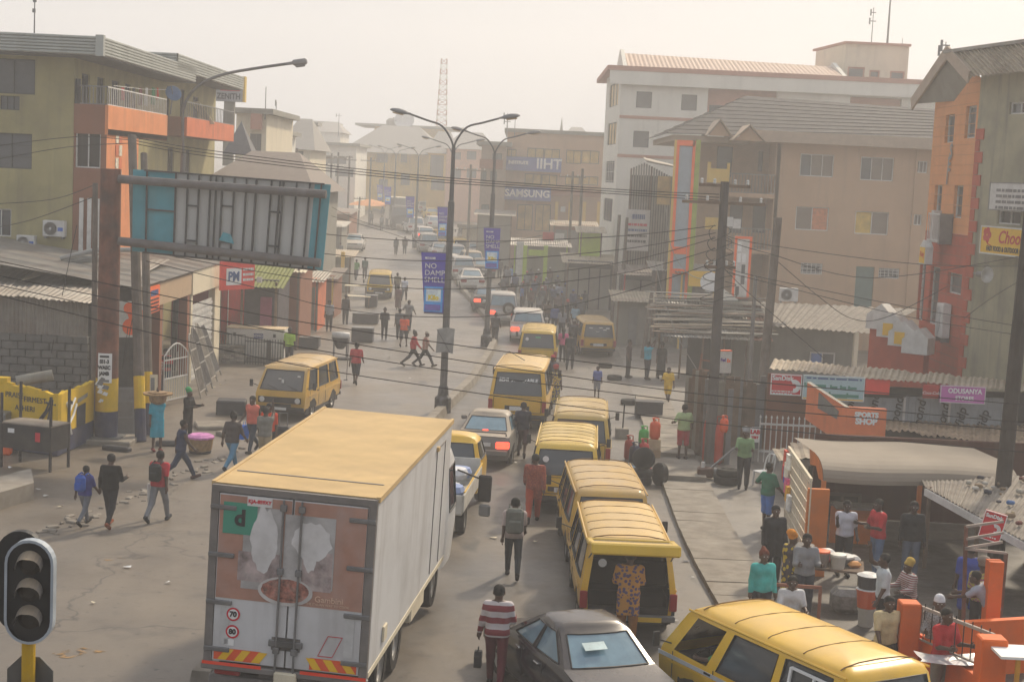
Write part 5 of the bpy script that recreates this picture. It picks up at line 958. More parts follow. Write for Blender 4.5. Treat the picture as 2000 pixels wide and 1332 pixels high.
# ---- orange food stall with barrel awning ----
M_STO = mat('orange_stall_paint'); M_STR = mat('dim_red_wall', hexc('4a261c'), .9, var=.15, streak=.3)
fs = thing('food_stall', 'orange food stall under a long grey barrel awning', 'stall', G(1740, 1110)); DFs = 36.0
x0, x1 = at(1598, 1000, 38.5).x, at(2100, 1000, 38.5).x; z0 = gz(DFs); zt_fs = at(1650, 886, 36.6).z
W(fs).box(x0, x1, 39.4, 39.55, z0, zt_fs).obj('back_wall', M_STR, fs)
wn = rc(1605, 960, 1680, 1018, 39.4); win(fs, T((0, 39.28, 0)), *wn, fm=mat('dark_window_frame', (.1, .07, .06), .7), pm=M_DARKIN, nv=2, fw=.08, dep=.02)
ex0, ex1 = at(1606, 940, 35.5).x, at(1990, 940, 35.5).x; zb = at(1640, 942, 35.4).z; zt = at(1650, 886, 36.6).z
prof = [(35.4, zb), (35.41, zb+.1), (35.46, zb+.18), (35.55, zb+.27), (35.68, zb+.34), (35.85, zb+.4), (36.1, zt-.03), (36.6, zt), (37.2, zt-.02), (39.4, zt-.12)]
M_AWN = mat('grey_tarpaulin', hexc('857a6c'), .7, var=.1, scale=.8, dirt=.3); mb = W(fs)
for i in range(len(prof)-1):
    for k in range(10): xa, xb = ex0+(ex1-ex0)*k/10, ex0+(ex1-ex0)*(k+1)/10; sg = lambda q: -.03*math.sin(q*7); (ya, za), (yb2, zb2) = prof[i], prof[i+1]; mb.quad((xa, ya, za+sg(k)), (xb, ya, za+sg(k+1)), (xb, yb2, zb2+sg(k+1)), (xa, yb2, zb2+sg(k)))
mb.obj('awning', M_AWN, fs, smooth=True); W(fs).add([(ex0-.01, y, z) for y, z in prof[:9]] + [(ex0-.01, 37.0, zb+.1), (ex0-.01, 36.3, zb+.2), (ex0-.01, 35.9, zb-.02)], [tuple(range(12))]).obj('awning_end', M_STO, fs)
for px in (1622, 1806): p = G(px, 1105); W(fs).box(p.x-.05, p.x+.05, 35.4, 35.5, z0, zb+.02).obj('awning_post', M_STO, fs)
W(fs).box(x0-.1, x0+.9, 36.5, 36.6, z0, .85).obj('counter', M_STO, fs); W(fs).box(x0-.05, x0+1.0, 36.2, 36.9, .85, .9).obj('counter_top', M_KERB, fs)
# right asbestos roof with litter
rr_ = thing('asbestos_roof_shed', 'grey corrugated asbestos roofed shed at the right edge littered with rubbish', 'shed', G(1960, 1180)); rr_.location.z = 0
A_, B_ = at(1808, 952, 34.2), at(2010, 1062, 29.8); C_, D_ = at(2120, 960, 33.5), at(1790, 920, 37.5); D_ = at(1792, 922, 37.0); C_ = at(2110, 935, 34.5)
roof_sheets(rr_, A_, B_, C_, D_, 8, mat('asbestos', hexc('8a8278'), .85, var=.25, scale=2.5, dirt=.5), .15, .02, jit=.006)
for p_ in (A_, B_, A_.lerp(B_, .5)): W(rr_).box(p_.x+.1, p_.x+.18, p_.y+.1, p_.y+.18, gz(p_.y), p_.z).obj('post', M_WOOD, rr_)
W(rr_).beam(A_-Vector((0, 0, .1)), B_-Vector((0, 0, .1)), .06, .16).obj('eave_beam', M_WHITEM, rr_)
W(rr_).box(at(1900, 1000, 33).x+2.4, at(1900, 1000, 33).x+2.6, 28, 36, 0, 2.2).obj('wall', M_DARKIN, rr_);  # unseen side wall beyond the view, added to darken the stall
for k in range(26):
    f, g_ = random.uniform(.35, .95), random.uniform(.08, .9); p = A_.lerp(B_, f).lerp(D_.lerp(C_, f), g_) + Vector((0, 0, .05)); s_ = random.uniform(.04, .11); mb = MB(); mb.bbox(-s_, s_, -s_*.7, s_*.7, 0, s_, s_*.3)
    c_ = random.choice(('9a9488', '5a5650', '7d6a52', '404048', 'b0aca4', '6a3a34', '4a6a98', '8a7d60')); mb.obj('roof_litter', mat('lit_'+c_, hexc(c_), .8), label='scrap of rubbish lying on the asbestos roof', cat='litter', group='rubbish on the asbestos roof', loc=p, rz=random.uniform(0, 3))
p = at(1886, 955, 33.5); 
# SanDisk projecting sign bottom right
r = rc(1904, 992, 1944, 1050, 29.5); t_, w_, h_ = sign('brand_sign', 'tilted red memory card sign hanging under the asbestos roof', T((r[0], 29.3, 0), R_(-14)), 0, .42, r[2], r[3], mat('crimson_sign'), M_WTXT, .04, .012); t_.rotation_euler = (0, R_(12), R_(-14)); stext(t_, 'SanDisk', .1, -.02, h_-.09, M_WTXT, bold=.004)
for k in range(4): MB().tube([(.06-.1*math.cos(a*.35)*(1-.18*k), -.012, .24+.1*math.sin(a*.35)*(1-.18*k)) for a in range(3, 15)], .008, 4).obj('swirl_emblem', M_WTXT, t_)
lines(t_, -w_*.6, w_*.6, .07, 1, .05, M_WTXT)
# timber and steel screen frame
sf = thing('steel_screen_frame', 'rusty steel screen frame with rails in front of the dark stall', 'frame', G(1875, 1290)); M_RAIL = mat('pale_rail', (.34, .29, .25), .7, var=.2)
d_ = 27.5; 
for (a, b) in (((1887, 1028), (1880, 1250)), ((1965, 1080), (1950, 1240))): W(sf).beam(at(*a, d_), at(*b, d_), .06).obj('upright', M_RUST, sf)
for (a, b) in (((1887, 1028), (1960, 1018)), ((1887, 1052), (1960, 1040)), ((1884, 1070), (1958, 1058)), ((1884, 1071), (1966, 1080)), ((1878, 1160), (1950, 1172))): W(sf).beam(at(*a, d_-.02), at(*b, d_-.02), .045).obj('rail', M_RAIL if a[1] < 1075 else M_RUST, sf)
# orange wall with pillars in the lower right corner
M_ORW = mat('bright_orange_paint', hexc('e2661c'), .65, var=.12, scale=1.5, dirt=.35, dirtcol=(.3, .12, .05))
ow_ = thing('orange_wall', 'bright orange low wall with square pillars, lower right corner', 'wall', (at(1790, 1300, 25.2).x, 25.2, 0))
for (px, pt, d_, w_, nm) in ((1782, 1180, 25.2, .34, 0), (1945, 1250, 22.6, .4, 0)): p = at(px, pt, d_); W(ow_).bbox(p.x-w_/2, p.x+w_/2, d_, d_+.35, -.05, p.z, .02).obj('pillar', M_ORW, ow_)
p = at(1948, 1098, 27.2); W(ow_).box(p.x-.13, p.x+.13, 27.2, 27.46, 0, p.z).obj('tall_pillar', M_ORW, ow_)
a, b = at(1795, 1240, 25.4), at(1925, 1300, 22.9); mb = W(ow_); mb.slab((a.x, 25.45, 0), (b.x, 22.95, 0), (b.x, 22.95, 1.02), (a.x, 25.45, 1.02), .2); mb.obj('low_wall', M_ORW, ow_)
a2, b2 = at(1880, 1228, 26.3), at(2020, 1222, 26.8); W(ow_).slab((a2.x, 26.3, 0), (b2.x, 26.8, 0), (b2.x, 26.8, 1.0), (a2.x, 26.3, 1.0), .15).obj('low_wall', M_ORW, ow_)
h1, h2 = at(1800, 1185, 25.3), at(1942, 1240, 23.0); W(ow_).beam(h1, h2, .05).obj('hand_rail', M_RAIL, ow_); W(ow_).beam(h1-Vector((0, 0, .55)), h2-Vector((0, 0, .55)), .03).obj('hand_rail', M_RAIL, ow_)
for k in range(9): a = h1.lerp(h2, (k+.5)/9); W(ow_).cyl(a-Vector((0, 0, .55)), a+Vector((0, 0, .08)), .01, n=5).obj('rail_bar', M_BLACK, ow_)
tb = thing('white_table', 'white topped table behind the right orange pillar', 'table', at(1990, 1262, 22.4).to_tuple()); tb.location.z = 0; MB().box(-.35, .6, -.3, .35, 1.66, 1.7).obj('table_top', M_WTXT, tb); MB().box(-.1, -.04, -.25, -.19, 0, 1.66).obj('leg', mat('yellow_leg', hexc('c08a2c'), .7), tb); MB().box(.5, .56, .2, .26, 0, 1.66).obj('leg', mat('yellow_leg'), tb)
p = at(1880, 1282, 23.6); mb = MB(); V_ = [(random.uniform(-.06, .06)+i*.24-.6, random.uniform(-.05, .05)+j*.2-.3, .02+random.uniform(0, .05)) for j in range(4) for i in range(6)]; mb.add(V_, [(j*6+i, j*6+i+1, j*6+i+7, j*6+i+6) for j in range(3) for i in range(5)]); mb.obj('foil_sheet', mat('silver_foil', (.62, .62, .63), .3, metal=.4, var=.2), label='crumpled silver sheet lying on the orange low wall', cat='sheet', loc=(p.x, 23.9, 1.03))
# ---------------- vehicles ----------------
def paint(key, c, dust=.75, rough=.35, dirt=.12): return mat('paint_'+key, c, rough, var=.07, scale=1.3, dirt=dirt, dirtcol=(.2, .13, .06), dust=dust, spec=.5, coat=.25)
P_YEL = paint('danfo_yellow', (.7, .4, .01), dust=.62); P_YELC = paint('clean_yellow', (.78, .46, .01), dust=.22, rough=.28, dirt=.25); P_YELB = paint('bright_yellow', (.70, .45, .02), dust=.35, dirt=.2); P_YEL2 = paint('rusty_yellow', (.6, .34, .02), dust=.8, rough=.5, dirt=.5); P_YEL3 = paint('faded_yellow', (.58, .38, .04), dust=.85, rough=.55, dirt=.35)
M_CARG = mat('car_glass', (.05, .06, .07), .08, var=.1, spec=.7, dust=.3); M_CARGB = mat('car_glass_sky', (.15, .25, .31), .06, var=.15, spec=.9)  # M_CARGB: sky reflection painted into the glass colour
M_RUB = mat('rubber', (.018, .018, .018), .8, var=.25, dirt=.3, dirtcol=(.12, .1, .08)); M_RIM = mat('wheel_rim', (.36, .35, .33), .45, metal=.5, var=.2, dirt=.4); M_CHR = mat('chrome', (.6, .6, .6), .25, metal=.9, var=.05)
M_RLON = mat('lit_tail_lamp', (.6, .03, .02), .3, var=0, emit=(1, .08, .04, 2.2)); M_RLOFF = mat('tail_lamp', (.3, .02, .02), .3, var=0); M_AMB = mat('lit_amber_lamp', (.8, .3, .03), .3, var=0, emit=(1, .4, .05, 2.5)); M_HEAD = mat('headlamp', (.6, .6, .58), .15, var=0, spec=.8); M_PLATE = mat('number_plate', (.66, .66, .64), .5, var=.06)
M_BLKP = mat('black_plastic', (.025, .025, .027), .55, var=.2, dirt=.25, dirtcol=(.14, .11, .08)); M_CAB = mat('cabin_dark', (.03, .028, .026), .8, var=.2)
def ringbody(t, LV, st, wins=(), front=None, rear=None, arches=(), band=None, pm=None, gm=None, skip=lambda k, i: False, cr=.16, roof=((.06, .86), (.10, .55), (.115, .25)), inset=.02, glassless=(), fb=.04):
    """body lofted from plan rings. LV: (z_front, z_rear, front, rear, halfwidth); st: side stations 0..1; wins: side window ranges; front/rear: windscreen x-range; band: level index of glass"""
    fx = [-.82, -.5, 0, .5, .82]; ns = len(st); rings = []; info = []
    def ring(zf, zr, f, r, w):
        P = []; c = min(cr, (f-r)*.2)
        zz = lambda y: zf + (zr-zf)*(f-y)/(f-r) if f != r else zf
        for x in fx: P.append((x*w, f - fb*(x*x)*1.6, zz(f)))
        P.append((.95*w, f - c*.45, zz(f)))
        ys = [(f-c) + ((r+c)-(f-c))*s for s in st]
        P += [(w*(1 - .06*abs(2*s-1)**4), y, zz(y)) for s, y in zip(st, ys)]
        P.append((.95*w, r + c*.45, zz(r)))
        for x in fx[::-1]: P.append((x*w, r + fb*(x*x)*.8, zz(r)))
        P.append((-.95*w, r + c*.45, zz(r))); P += [(-w*(1 - .06*abs(2*s-1)**4), y, zz(y)) for s, y in zip(st[::-1], ys[::-1])]; P.append((-.95*w, f - c*.45, zz(f)))
        return P
    for L_ in LV: rings.append(ring(*L_))
    for cy_, rr, zc in arches:        # clamp lower vertices to wheel arches
        for R__ in rings:
            for i, (x, y, z) in enumerate(R__):
                if abs(y-cy_) < rr and abs(x) > .3: 
                    za = zc + math.sqrt(rr*rr-(y-cy_)**2)
                    if z < za: R__[i] = (x, y, za)
    top = rings[-1]; cx = sum(p[0] for p in top)/len(top); cy2 = sum(p[1] for p in top)/len(top)
    for dz, s in roof: rings.append([(cx+(x-cx)*s, cy2+(y-cy2)*(s*.5+.5 if s > .5 else s*.9+.25), z+dz) for x, y, z in top])
    N = len(top); o5 = 5
    seg_side_r = range(6, 6+ns-1); seg_rear = range(6+ns+1, 6+ns+5); seg_side_l = range(6+ns+7, 6+2*ns+6); seg_front = range(0, 4)
    nb = len(LV); mb = MB(); glass = {}
    def segwin(k):
        if k in seg_side_r or k in seg_side_l:
            j = k-6 if k in seg_side_r else ns-2-(k-(6+ns+7)); m = (st[j]+st[j+1])/2
            for wi, (a, b) in enumerate(wins):
                if a < m < b: return ('side_window', k in seg_side_r, wi)
        if front and k in seg_front: return ('windscreen', 0, 0)
        if rear and k in seg_rear: return ('rear_window', 0, 0)
        return None
    V_ = [p for R__ in rings for p in R__]; F_ = []
    for i in range(len(rings)-1):
        for k in range(N):
            q = (i*N+k, i*N+(k+1) % N, (i+1)*N+(k+1) % N, (i+1)*N+k)
            if skip(k if k not in seg_rear else 'rear', i): continue
            if band is not None and i == band:
                g = segwin(k)
                if g: glass.setdefault(g, []).append(q); continue
            F_.append(q)
    F_.append(tuple(range((len(rings)-1)*N, len(rings)*N)))
    bm = bmesh.new(); vs = [bm.verts.new(p) for p in V_]
    for f in F_:
        try: bm.faces.new([vs[i] for i in f])
        except ValueError: pass
    bmesh.ops.remove_doubles(bm, verts=bm.verts, dist=1e-4); bmesh.ops.recalc_face_normals(bm, faces=bm.faces)
    bmesh.ops.delete(bm, geom=[v for v in bm.verts if not v.link_faces], context='VERTS')
    me = bpy.data.meshes.new('body'); bm.to_mesh(me); bm.free(); me.materials.append(pm); smooth_by(me, 38); body = link('body', me, t)
    for (nm, sd, wi), qs in glass.items():
        if (nm, wi) in glassless or (nm, sd, wi) in glassless: continue
        m2 = MB(); ids = sorted({i for q in qs for i in q}); mp = {i: j for j, i in enumerate(ids)}
        P = [Vector(V_[i]) for i in ids]; c = Vector((0, cy2, sum(p.z for p in P)/len(P))); dv = Vector((-inset if sd else inset, 0, 0)) if nm == 'side_window' else Vector((0, -inset if nm == 'windscreen' else inset, 0))
        m2.add([p+dv for p in P], [tuple(mp[i] for i in q) for q in qs]); o = m2.obj(nm, gm, t, smooth=False)
        # rubber seal round the opening
        B = [Vector(V_[i]) for i in (min(qs, key=lambda q: q[0])[0],)]
        left, right = qs[0], qs[-1]; lp = [V_[left[0]]]+[V_[q[1]] for q in qs]+[V_[q[2]] for q in qs[::-1]]+[V_[left[3]]]+[V_[left[0]]]
        MB().tube(lp, .016, 5, cap=False).obj('window_seal', M_BLKP, o)
    return body
_tyre = {}
def wheel(t, x, y, r=.33, w=.2, rimm=None, side=1, steer=0):
    k = (r, w)
    if k not in _tyre:
        _tyre[k] = (MB().lathe([(r*.62, -w/2), (r*.93, -w/2), (r, -w*.3), (r, w*.3), (r*.93, w/2), (r*.62, w/2), (r*.6, w*.3), (r*.6, -w*.3)], n=22, axis='x').mesh('tyre', M_RUB),
            MB().lathe([(.001, w*.34), (r*.15, w*.36), (r*.17, w*.25), (r*.42, w*.2), (r*.5, w*.36), (r*.62, w*.44), (r*.62, w*.1), (.001, w*.1)], n=20, axis='x').mesh('rim', M_RIM))
        smooth_by(_tyre[k][0], 50)
    o = link('wheel', _tyre[k][0], t, loc=(x, y, r)); c = link('rim', _tyre[k][1], o); 
    if side < 0: o.rotation_euler.z = math.pi
    if steer: o.rotation_euler.z += steer
    return o
def head(h): return -R_(h)          # compass heading (clockwise from +Y) -> rz
def vplace(px, py, h, off): p = G(px, py); a = R_(h); q = Vector((p.x+math.sin(a)*off, p.y+math.cos(a)*off, 0)); q.z = gz(q.y); return q
def vpl_d(px, d, h, off): za, zb_ = at(px, 400, d).z, at(px, 1400, d).z; p = at(px, 400+1000*(za-gz(d)-.8)/(za-zb_), d); a = R_(h); q = Vector((p.x+math.sin(a)*off, d+math.cos(a)*off, 0)); q.z = gz(q.y); return q
# ---- minibus ----
VW = ((.055, .27), (.33, .62), (.67, .945))
def minibus(label, loc, h, pm=None, H=1.95, gm=None, openback=False, lit=False, text=None, sticker=True, rack=False, opencab=False, ribs=6, group='yellow minibuses in the street', tint=None, detail=True, W_=.92, L=4.55, stripe=None, textm=None, front=False):
    pm = pm or P_YEL; gm = gm or M_CARG; t = thing('minibus', label, 'minibus', loc, head(h), group); k = H/1.95; f = L/2; w = W_
    fa, ra = f-1.0, -f+1.08; ar = .40
    st = sorted({0, 1, *[v for r in VW for v in r], *[min(1, max(0, ((f-.16)-y)/(L-.32))) for c in (fa, ra) for y in (c-ar, c-ar*.8, c-ar*.45, c, c+ar*.45, c+ar*.8, c+ar)]})
    LV = [(.36*k, .36*k, f-.06, -f+.05, w*.93), (.5*k, .5*k, f-.01, -f, w*.98), (.78*k, .78*k, f, -f, w), (.86*k, .86*k, f-.01, -f+.004, w*1.012), (1.04*k, 1.04*k, f-.07, -f+.02, w*.985), (1.66*k, 1.66*k, f-.56, -f+.16, w*.87), (1.76*k, 1.76*k, f-.7, -f+.22, w*.82)]
    sk2 = (lambda kk, i: kk == 'rear' and 1 <= i <= 4) if openback else (lambda kk, i: False)
    gl = [('side_window', False, 0)] if opencab else []
    ringbody(t, LV, st, VW, True, True, [(fa, ar, .33), (ra, ar, .33)], 4, pm, gm, sk2, glassless=gl + ([('rear_window', 0)] if openback else []))
    for y in (fa, ra):
        for s in (-1, 1): wheel(t, s*(w-.14), y, .33, .19, side=s)
    MB().box(-w+.08, w-.08, -f+.3, f-.3, .25, .42).box(-w+.3, w-.3, ra-.1, ra+.1, .22, .4).obj('chassis', M_BLKP, t)
    for y in (fa, ra): MB().box(-w+.03, w-.03, y-.38, y+.38, .42, .72).obj('wheel_well', M_CAB, t)
    for yy, nm in ((f-.02, 'front_bumper'), (-f-.06, 'rear_bumper')): MB().bbox(-w*.95, w*.95, yy, yy+.09, .38*k, .5*k, .02).obj(nm, M_BLKP if not openback else M_STEEL, t)
    # roof ribs
    for i in range(ribs):
        y = (f-.95) + (-f+.45-(f-.95))*i/max(1, ribs-1); z = 1.76*k; R2 = w*.82
        MB().tube([(x*R2, y, z+dz) for x, dz in ((-.93, .035), (-.84, .062), (-.5, .104), (0, .117), (.5, .104), (.84, .062), (.93, .035))], .011, 5).obj('roof_rib', mat('rib_brown', (.22, .13, .05), .8), t)
    for s in (-1, 1):
        MB().tube([(s*w*.845, f-.68, 1.735*k), (s*w*.85, 0, 1.735*k), (s*w*.845, -f+.25, 1.735*k)], .02, 5).obj('rain_gutter', pm, t)
        MB().box(s*(w+.004)-.008, s*(w+.004)+.008, -f+.4, f-.35, .84*k, .88*k).obj('side_moulding', pm, t)
    if not openback:
        MB().box(-.42, .42, -f-.012, -f-.002, .62*k, .74*k).obj('plate_recess', M_BLKP, t); MB().box(-.26, .26, -f-.025, -f-.013, .6*k, .72*k).obj('number_plate', M_PLATE, t)
        mb = MB()
        for z in (.98, .56): mb.tube([(-w*.8, -f-.004, z*k), (0, -f-.006, z*k), (w*.8, -f-.004, z*k)], .008, 4)
        mb.tube([(-w*.8, -f-.004, .98*k), (-w*.8, -f-.004, .56*k)], .008, 4); mb.tube([(w*.8, -f-.004, .98*k), (w*.8, -f-.004, .56*k)], .008, 4); mb.obj('tailgate_seam', M_BLKP, t)
    for s in (-1, 1):
        MB().bbox(s*(w*.9)-.07, s*(w*.9)+.07, -f-.02, -f+.06, .58*k, .9*k, .015).obj('tail_lamp', M_RLON if lit else M_RLOFF, t)
        hl = MB(); hl.lathe([(.001, f+.035), (.085, f+.03), (.1, f+.012)], (s*w*.68, 0, .72*k), 16, 'y'); hl.obj('headlamp', M_HEAD, t)
        m = MB(); m.beam((s*w*.9, f-.35, 1.1*k), (s*(w+.2), f-.3, 1.2*k), .02); m.bbox(s*(w+.2)-.06, s*(w+.2)+.06, f-.33, f-.29, 1.08*k, 1.32*k, .01); m.obj('wing_mirror', M_BLKP, t)
        MB().box(s*(w+.012)-.015, s*(w+.012)+.015, f-1.5, f-1.35, .93*k, .96*k).obj('door_handle', M_BLKP, t)
        for y in (f-.5, f-1.55, -.1): MB().box(s*(w+.003)-.004, s*(w+.003)+.004, y-.006, y+.006, .45*k, 1.03*k).obj('door_seam', M_BLKP, t) if y < f-1.2 or True else None
    MB().box(-w*.82, w*.82, f+.003, f+.018, .62*k, .82*k).obj('front_grille', M_BLKP, t); MB().box(-.4, .4, f-.005, f+.012, .5*k, .6*k).obj('lower_grille', M_BLKP, t); MB().box(-.26, .26, f+.075, f+.085, .4*k, .49*k).obj('number_plate', M_PLATE, t)
    for s in (-1, 1): MB().beam((s*.35-.25, f-.07, 1.07*k), (s*.35+.15, f-.2, 1.2*k), .015).obj('wiper', M_BLKP, t)
    # interior
    for y in (f-1.6, f-2.4, f-3.2): MB().bbox(-w+.12, w-.12, y-.5, y-.05, .42, .85, .04).bbox(-w+.12, w-.12, y-.55, y-.42, .85, 1.3, .04).obj('seat_row', M_CAB, t)
    MB().box(-w+.06, w-.06, -f+.1, f-.3, .405, .43).obj('floor', M_CAB, t)
    MB().bbox(-w+.12, w-.12, f-.75, f-.42, .85, 1.02, .04).obj('dashboard', M_CAB, t)
    sw = MB(); sw.M = Matrix.Translation((-w*.5, f-.85, 1.12)) @ Matrix.Rotation(R_(-35), 4, 'X'); sw.tube([(.19*math.cos(a*.393), .19*math.sin(a*.393), 0) for a in range(17)], .014, 5); sw.beam((-.18, 0, 0), (.18, 0, 0), .02).cyl((0, 0, -.3), (0, 0, 0), .02); sw.obj('steering_wheel', M_BLKP, t)
    if sticker: MB().lathe([(.08, 0), (.001, -.003)], (-w*.55, -f+.085, 1.42*k), 14, 'y').obj('sticker', M_WTXT, t)
    if text:
        for s_, z, sz in text: txt(s_, sz, t, (0, -f+.05+(z/k-1.04)*.22, z*1.0), (R_(78), 0, 0), textm or M_WTXT, bold=.006)
    if rack: MB().tube([(-w*.6, .9, 1.95*k), (w*.1, -1.3, 1.92*k)], .015, 5).obj('roof_cord', M_BLACK, t)
    if stripe: 
        for s in (-1, 1): MB().box(s*(w+.006)-.006, s*(w+.006)+.006, -f+.35, f-.12, .9*k, .965*k).obj('body_stripe', stripe, t)
    return t
vA = minibus('yellow minibus with raised tailgate and dark open back', vpl_d(1228, 27.6, -1, 2.28), -1, P_YEL, openback=True)
# raised tailgate and contents of vA
f_, w_ = 2.275, .92
tg = MB(); tg.M = Matrix.Translation((0, -f_+.2, 1.8)) @ Matrix.Rotation(R_(-8), 4, 'X'); tg.bbox(-.8, .8, -1.02, -.62, -.02, .06, .02); tg.bbox(-.82, -.7, -.64, .02, -.02, .05, .02); tg.bbox(.7, .82, -.64, .02, -.02, .05, .02); tg.bbox(-.8, .8, -1.1, -1.0, -.14, .07, .03); tg.bbox(-.82, .82, -.06, .03, -.02, .06, .02); tg.obj('tailgate', P_YELB, vA)
g_ = MB(); g_.M = tg.M; g_.box(-.7, .7, -.62, -.06, .01, .03); g_.obj('tailgate_window', M_CARG, vA)
for s in (-1, 1): MB().cyl((s*.76, -f_+.12, 1.5), (s*.74, -f_-.45, 1.75), .015, n=6).obj('gas_strut', M_STEEL, vA)
MB().box(-w_+.05, w_-.05, -f_+.05, -f_+.12, .36, .62).obj('load_sill', M_BLKP, vA); MB().bbox(.05, .75, -f_+.35, -f_+1.0, .44, .8, .06).obj('engine_cover', M_CAB, vA); MB().box(-.28, -.02, -f_-.075, -f_-.06, .4, .49).obj('number_plate', M_PLATE, vA); MB().box(.1, .62, -f_-.07, -f_-.06, .38, .47).obj('yellow_panel', P_YELB, vA)
vB = minibus('yellow minibus directly ahead of the open-tailgate minibus', vpl_d(1193, 32.35, -2, 2.28), -2, P_YEL2, ribs=5)
vC = minibus('bright yellow minibus with rusty rear panel and round sticker', vpl_d(1103, 38.3, 3, 2.28), 3, P_YELB, text=[('ISO', 1.12, .16)], ribs=7)
vD = minibus('dusty yellow minibus in front of the rusty-backed one', vpl_d(1132, 43.7, 3, 2.28), 3, P_YEL3, ribs=4)
vE = minibus('tall yellow minibus with white slogan on its rear window', vpl_d(1010, 51.8, 4, 2.6), 4, P_YEL, H=2.35, L=5.2, W_=1.02, ribs=2, rack=True, text=[('SEMI  ADMIRABLE', 1.75, .17)], sticker=False)
vF = minibus('yellow minibus with green windscreen sticker ahead of the tall one', vpl_d(1050, 70.5, 2, 2.28), 2, P_YELB); MB().box(-.12, .12, -f_+.12, -f_+.125, 1.48, 1.54).obj('green_sticker', mat('green_sticker', hexc('3fae7a'), .5), vF)
f_ = 2.275; vG = minibus('yellow minibus parked by the right kerb near the crowd', vplace(1166, 697, -4, 2.0), -4, P_YEL2, sticker=False); [MB().box(x-.09, x+.09, -f_+.1, -f_+.104, z-.03, z+.03).obj('window_sticker', M_WTXT, vG) for x, z in ((-.4, 1.5), (.1, 1.52), (.3, 1.42), (.45, 1.5), (-.05, 1.3), (.2, 1.26), (-.45, 1.2))]
vH = minibus('yellow minibus parked facing the camera on the left verge', vplace(548, 820, 189, -2.1), 189, P_YEL2, H=1.98, ribs=3)
for x_, z_, a_, b_ in ((-.55, 1.52, .05, .05), (-.02, 1.35, .04, .12), (.1, 1.42, .05, .03)): MB().box(x_-a_, x_+a_, f_-.36+(1.52-z_)*.75, f_-.35+(1.52-z_)*.75, z_-b_*.5, z_+b_*.5).obj('paper_sticker', M_WTXT, vH)
vI = minibus('yellow minibus coming down the left lane in the distance', vplace(740, 585, 176, -2.1), 176, P_YELB)
vJ = minibus('clean yellow minibus with white sliding window, lower right corner', vpl_d(1534, 22.75, -31, -.1), -30, P_YELC, H=1.97, opencab=True, stripe=mat('grey_stripe', (.5, .5, .52), .4), ribs=5, text=[('THINGS OF GOD', 1.2, .2)], textm=mat('sticker_blue_white', (.7, .74, .85), .5, var=0))
wf = MB(); y0, y1, z0, z1 = -.95, -1.95, 1.08, 1.6
for a, b in (((y0, z0), (y1, z0)), ((y0, z1), (y1, z1)), ((y0, z0), (y0, z1)), ((y1, z0), (y1, z1)), (((y0+y1)/2, z0), ((y0+y1)/2, z1))): wf.beam((-.925+(a[1]-1.04)*.17, a[0], a[1]), (-.925+(b[1]-1.04)*.17, b[0], b[1]), .045, .03)
wf.obj('white_window_frame', M_WTXT, vJ); MB().box(-.885, -.88, -1.7, -1.6, 1.2, 1.42).obj('bottle_sticker', M_WTXT, vJ)
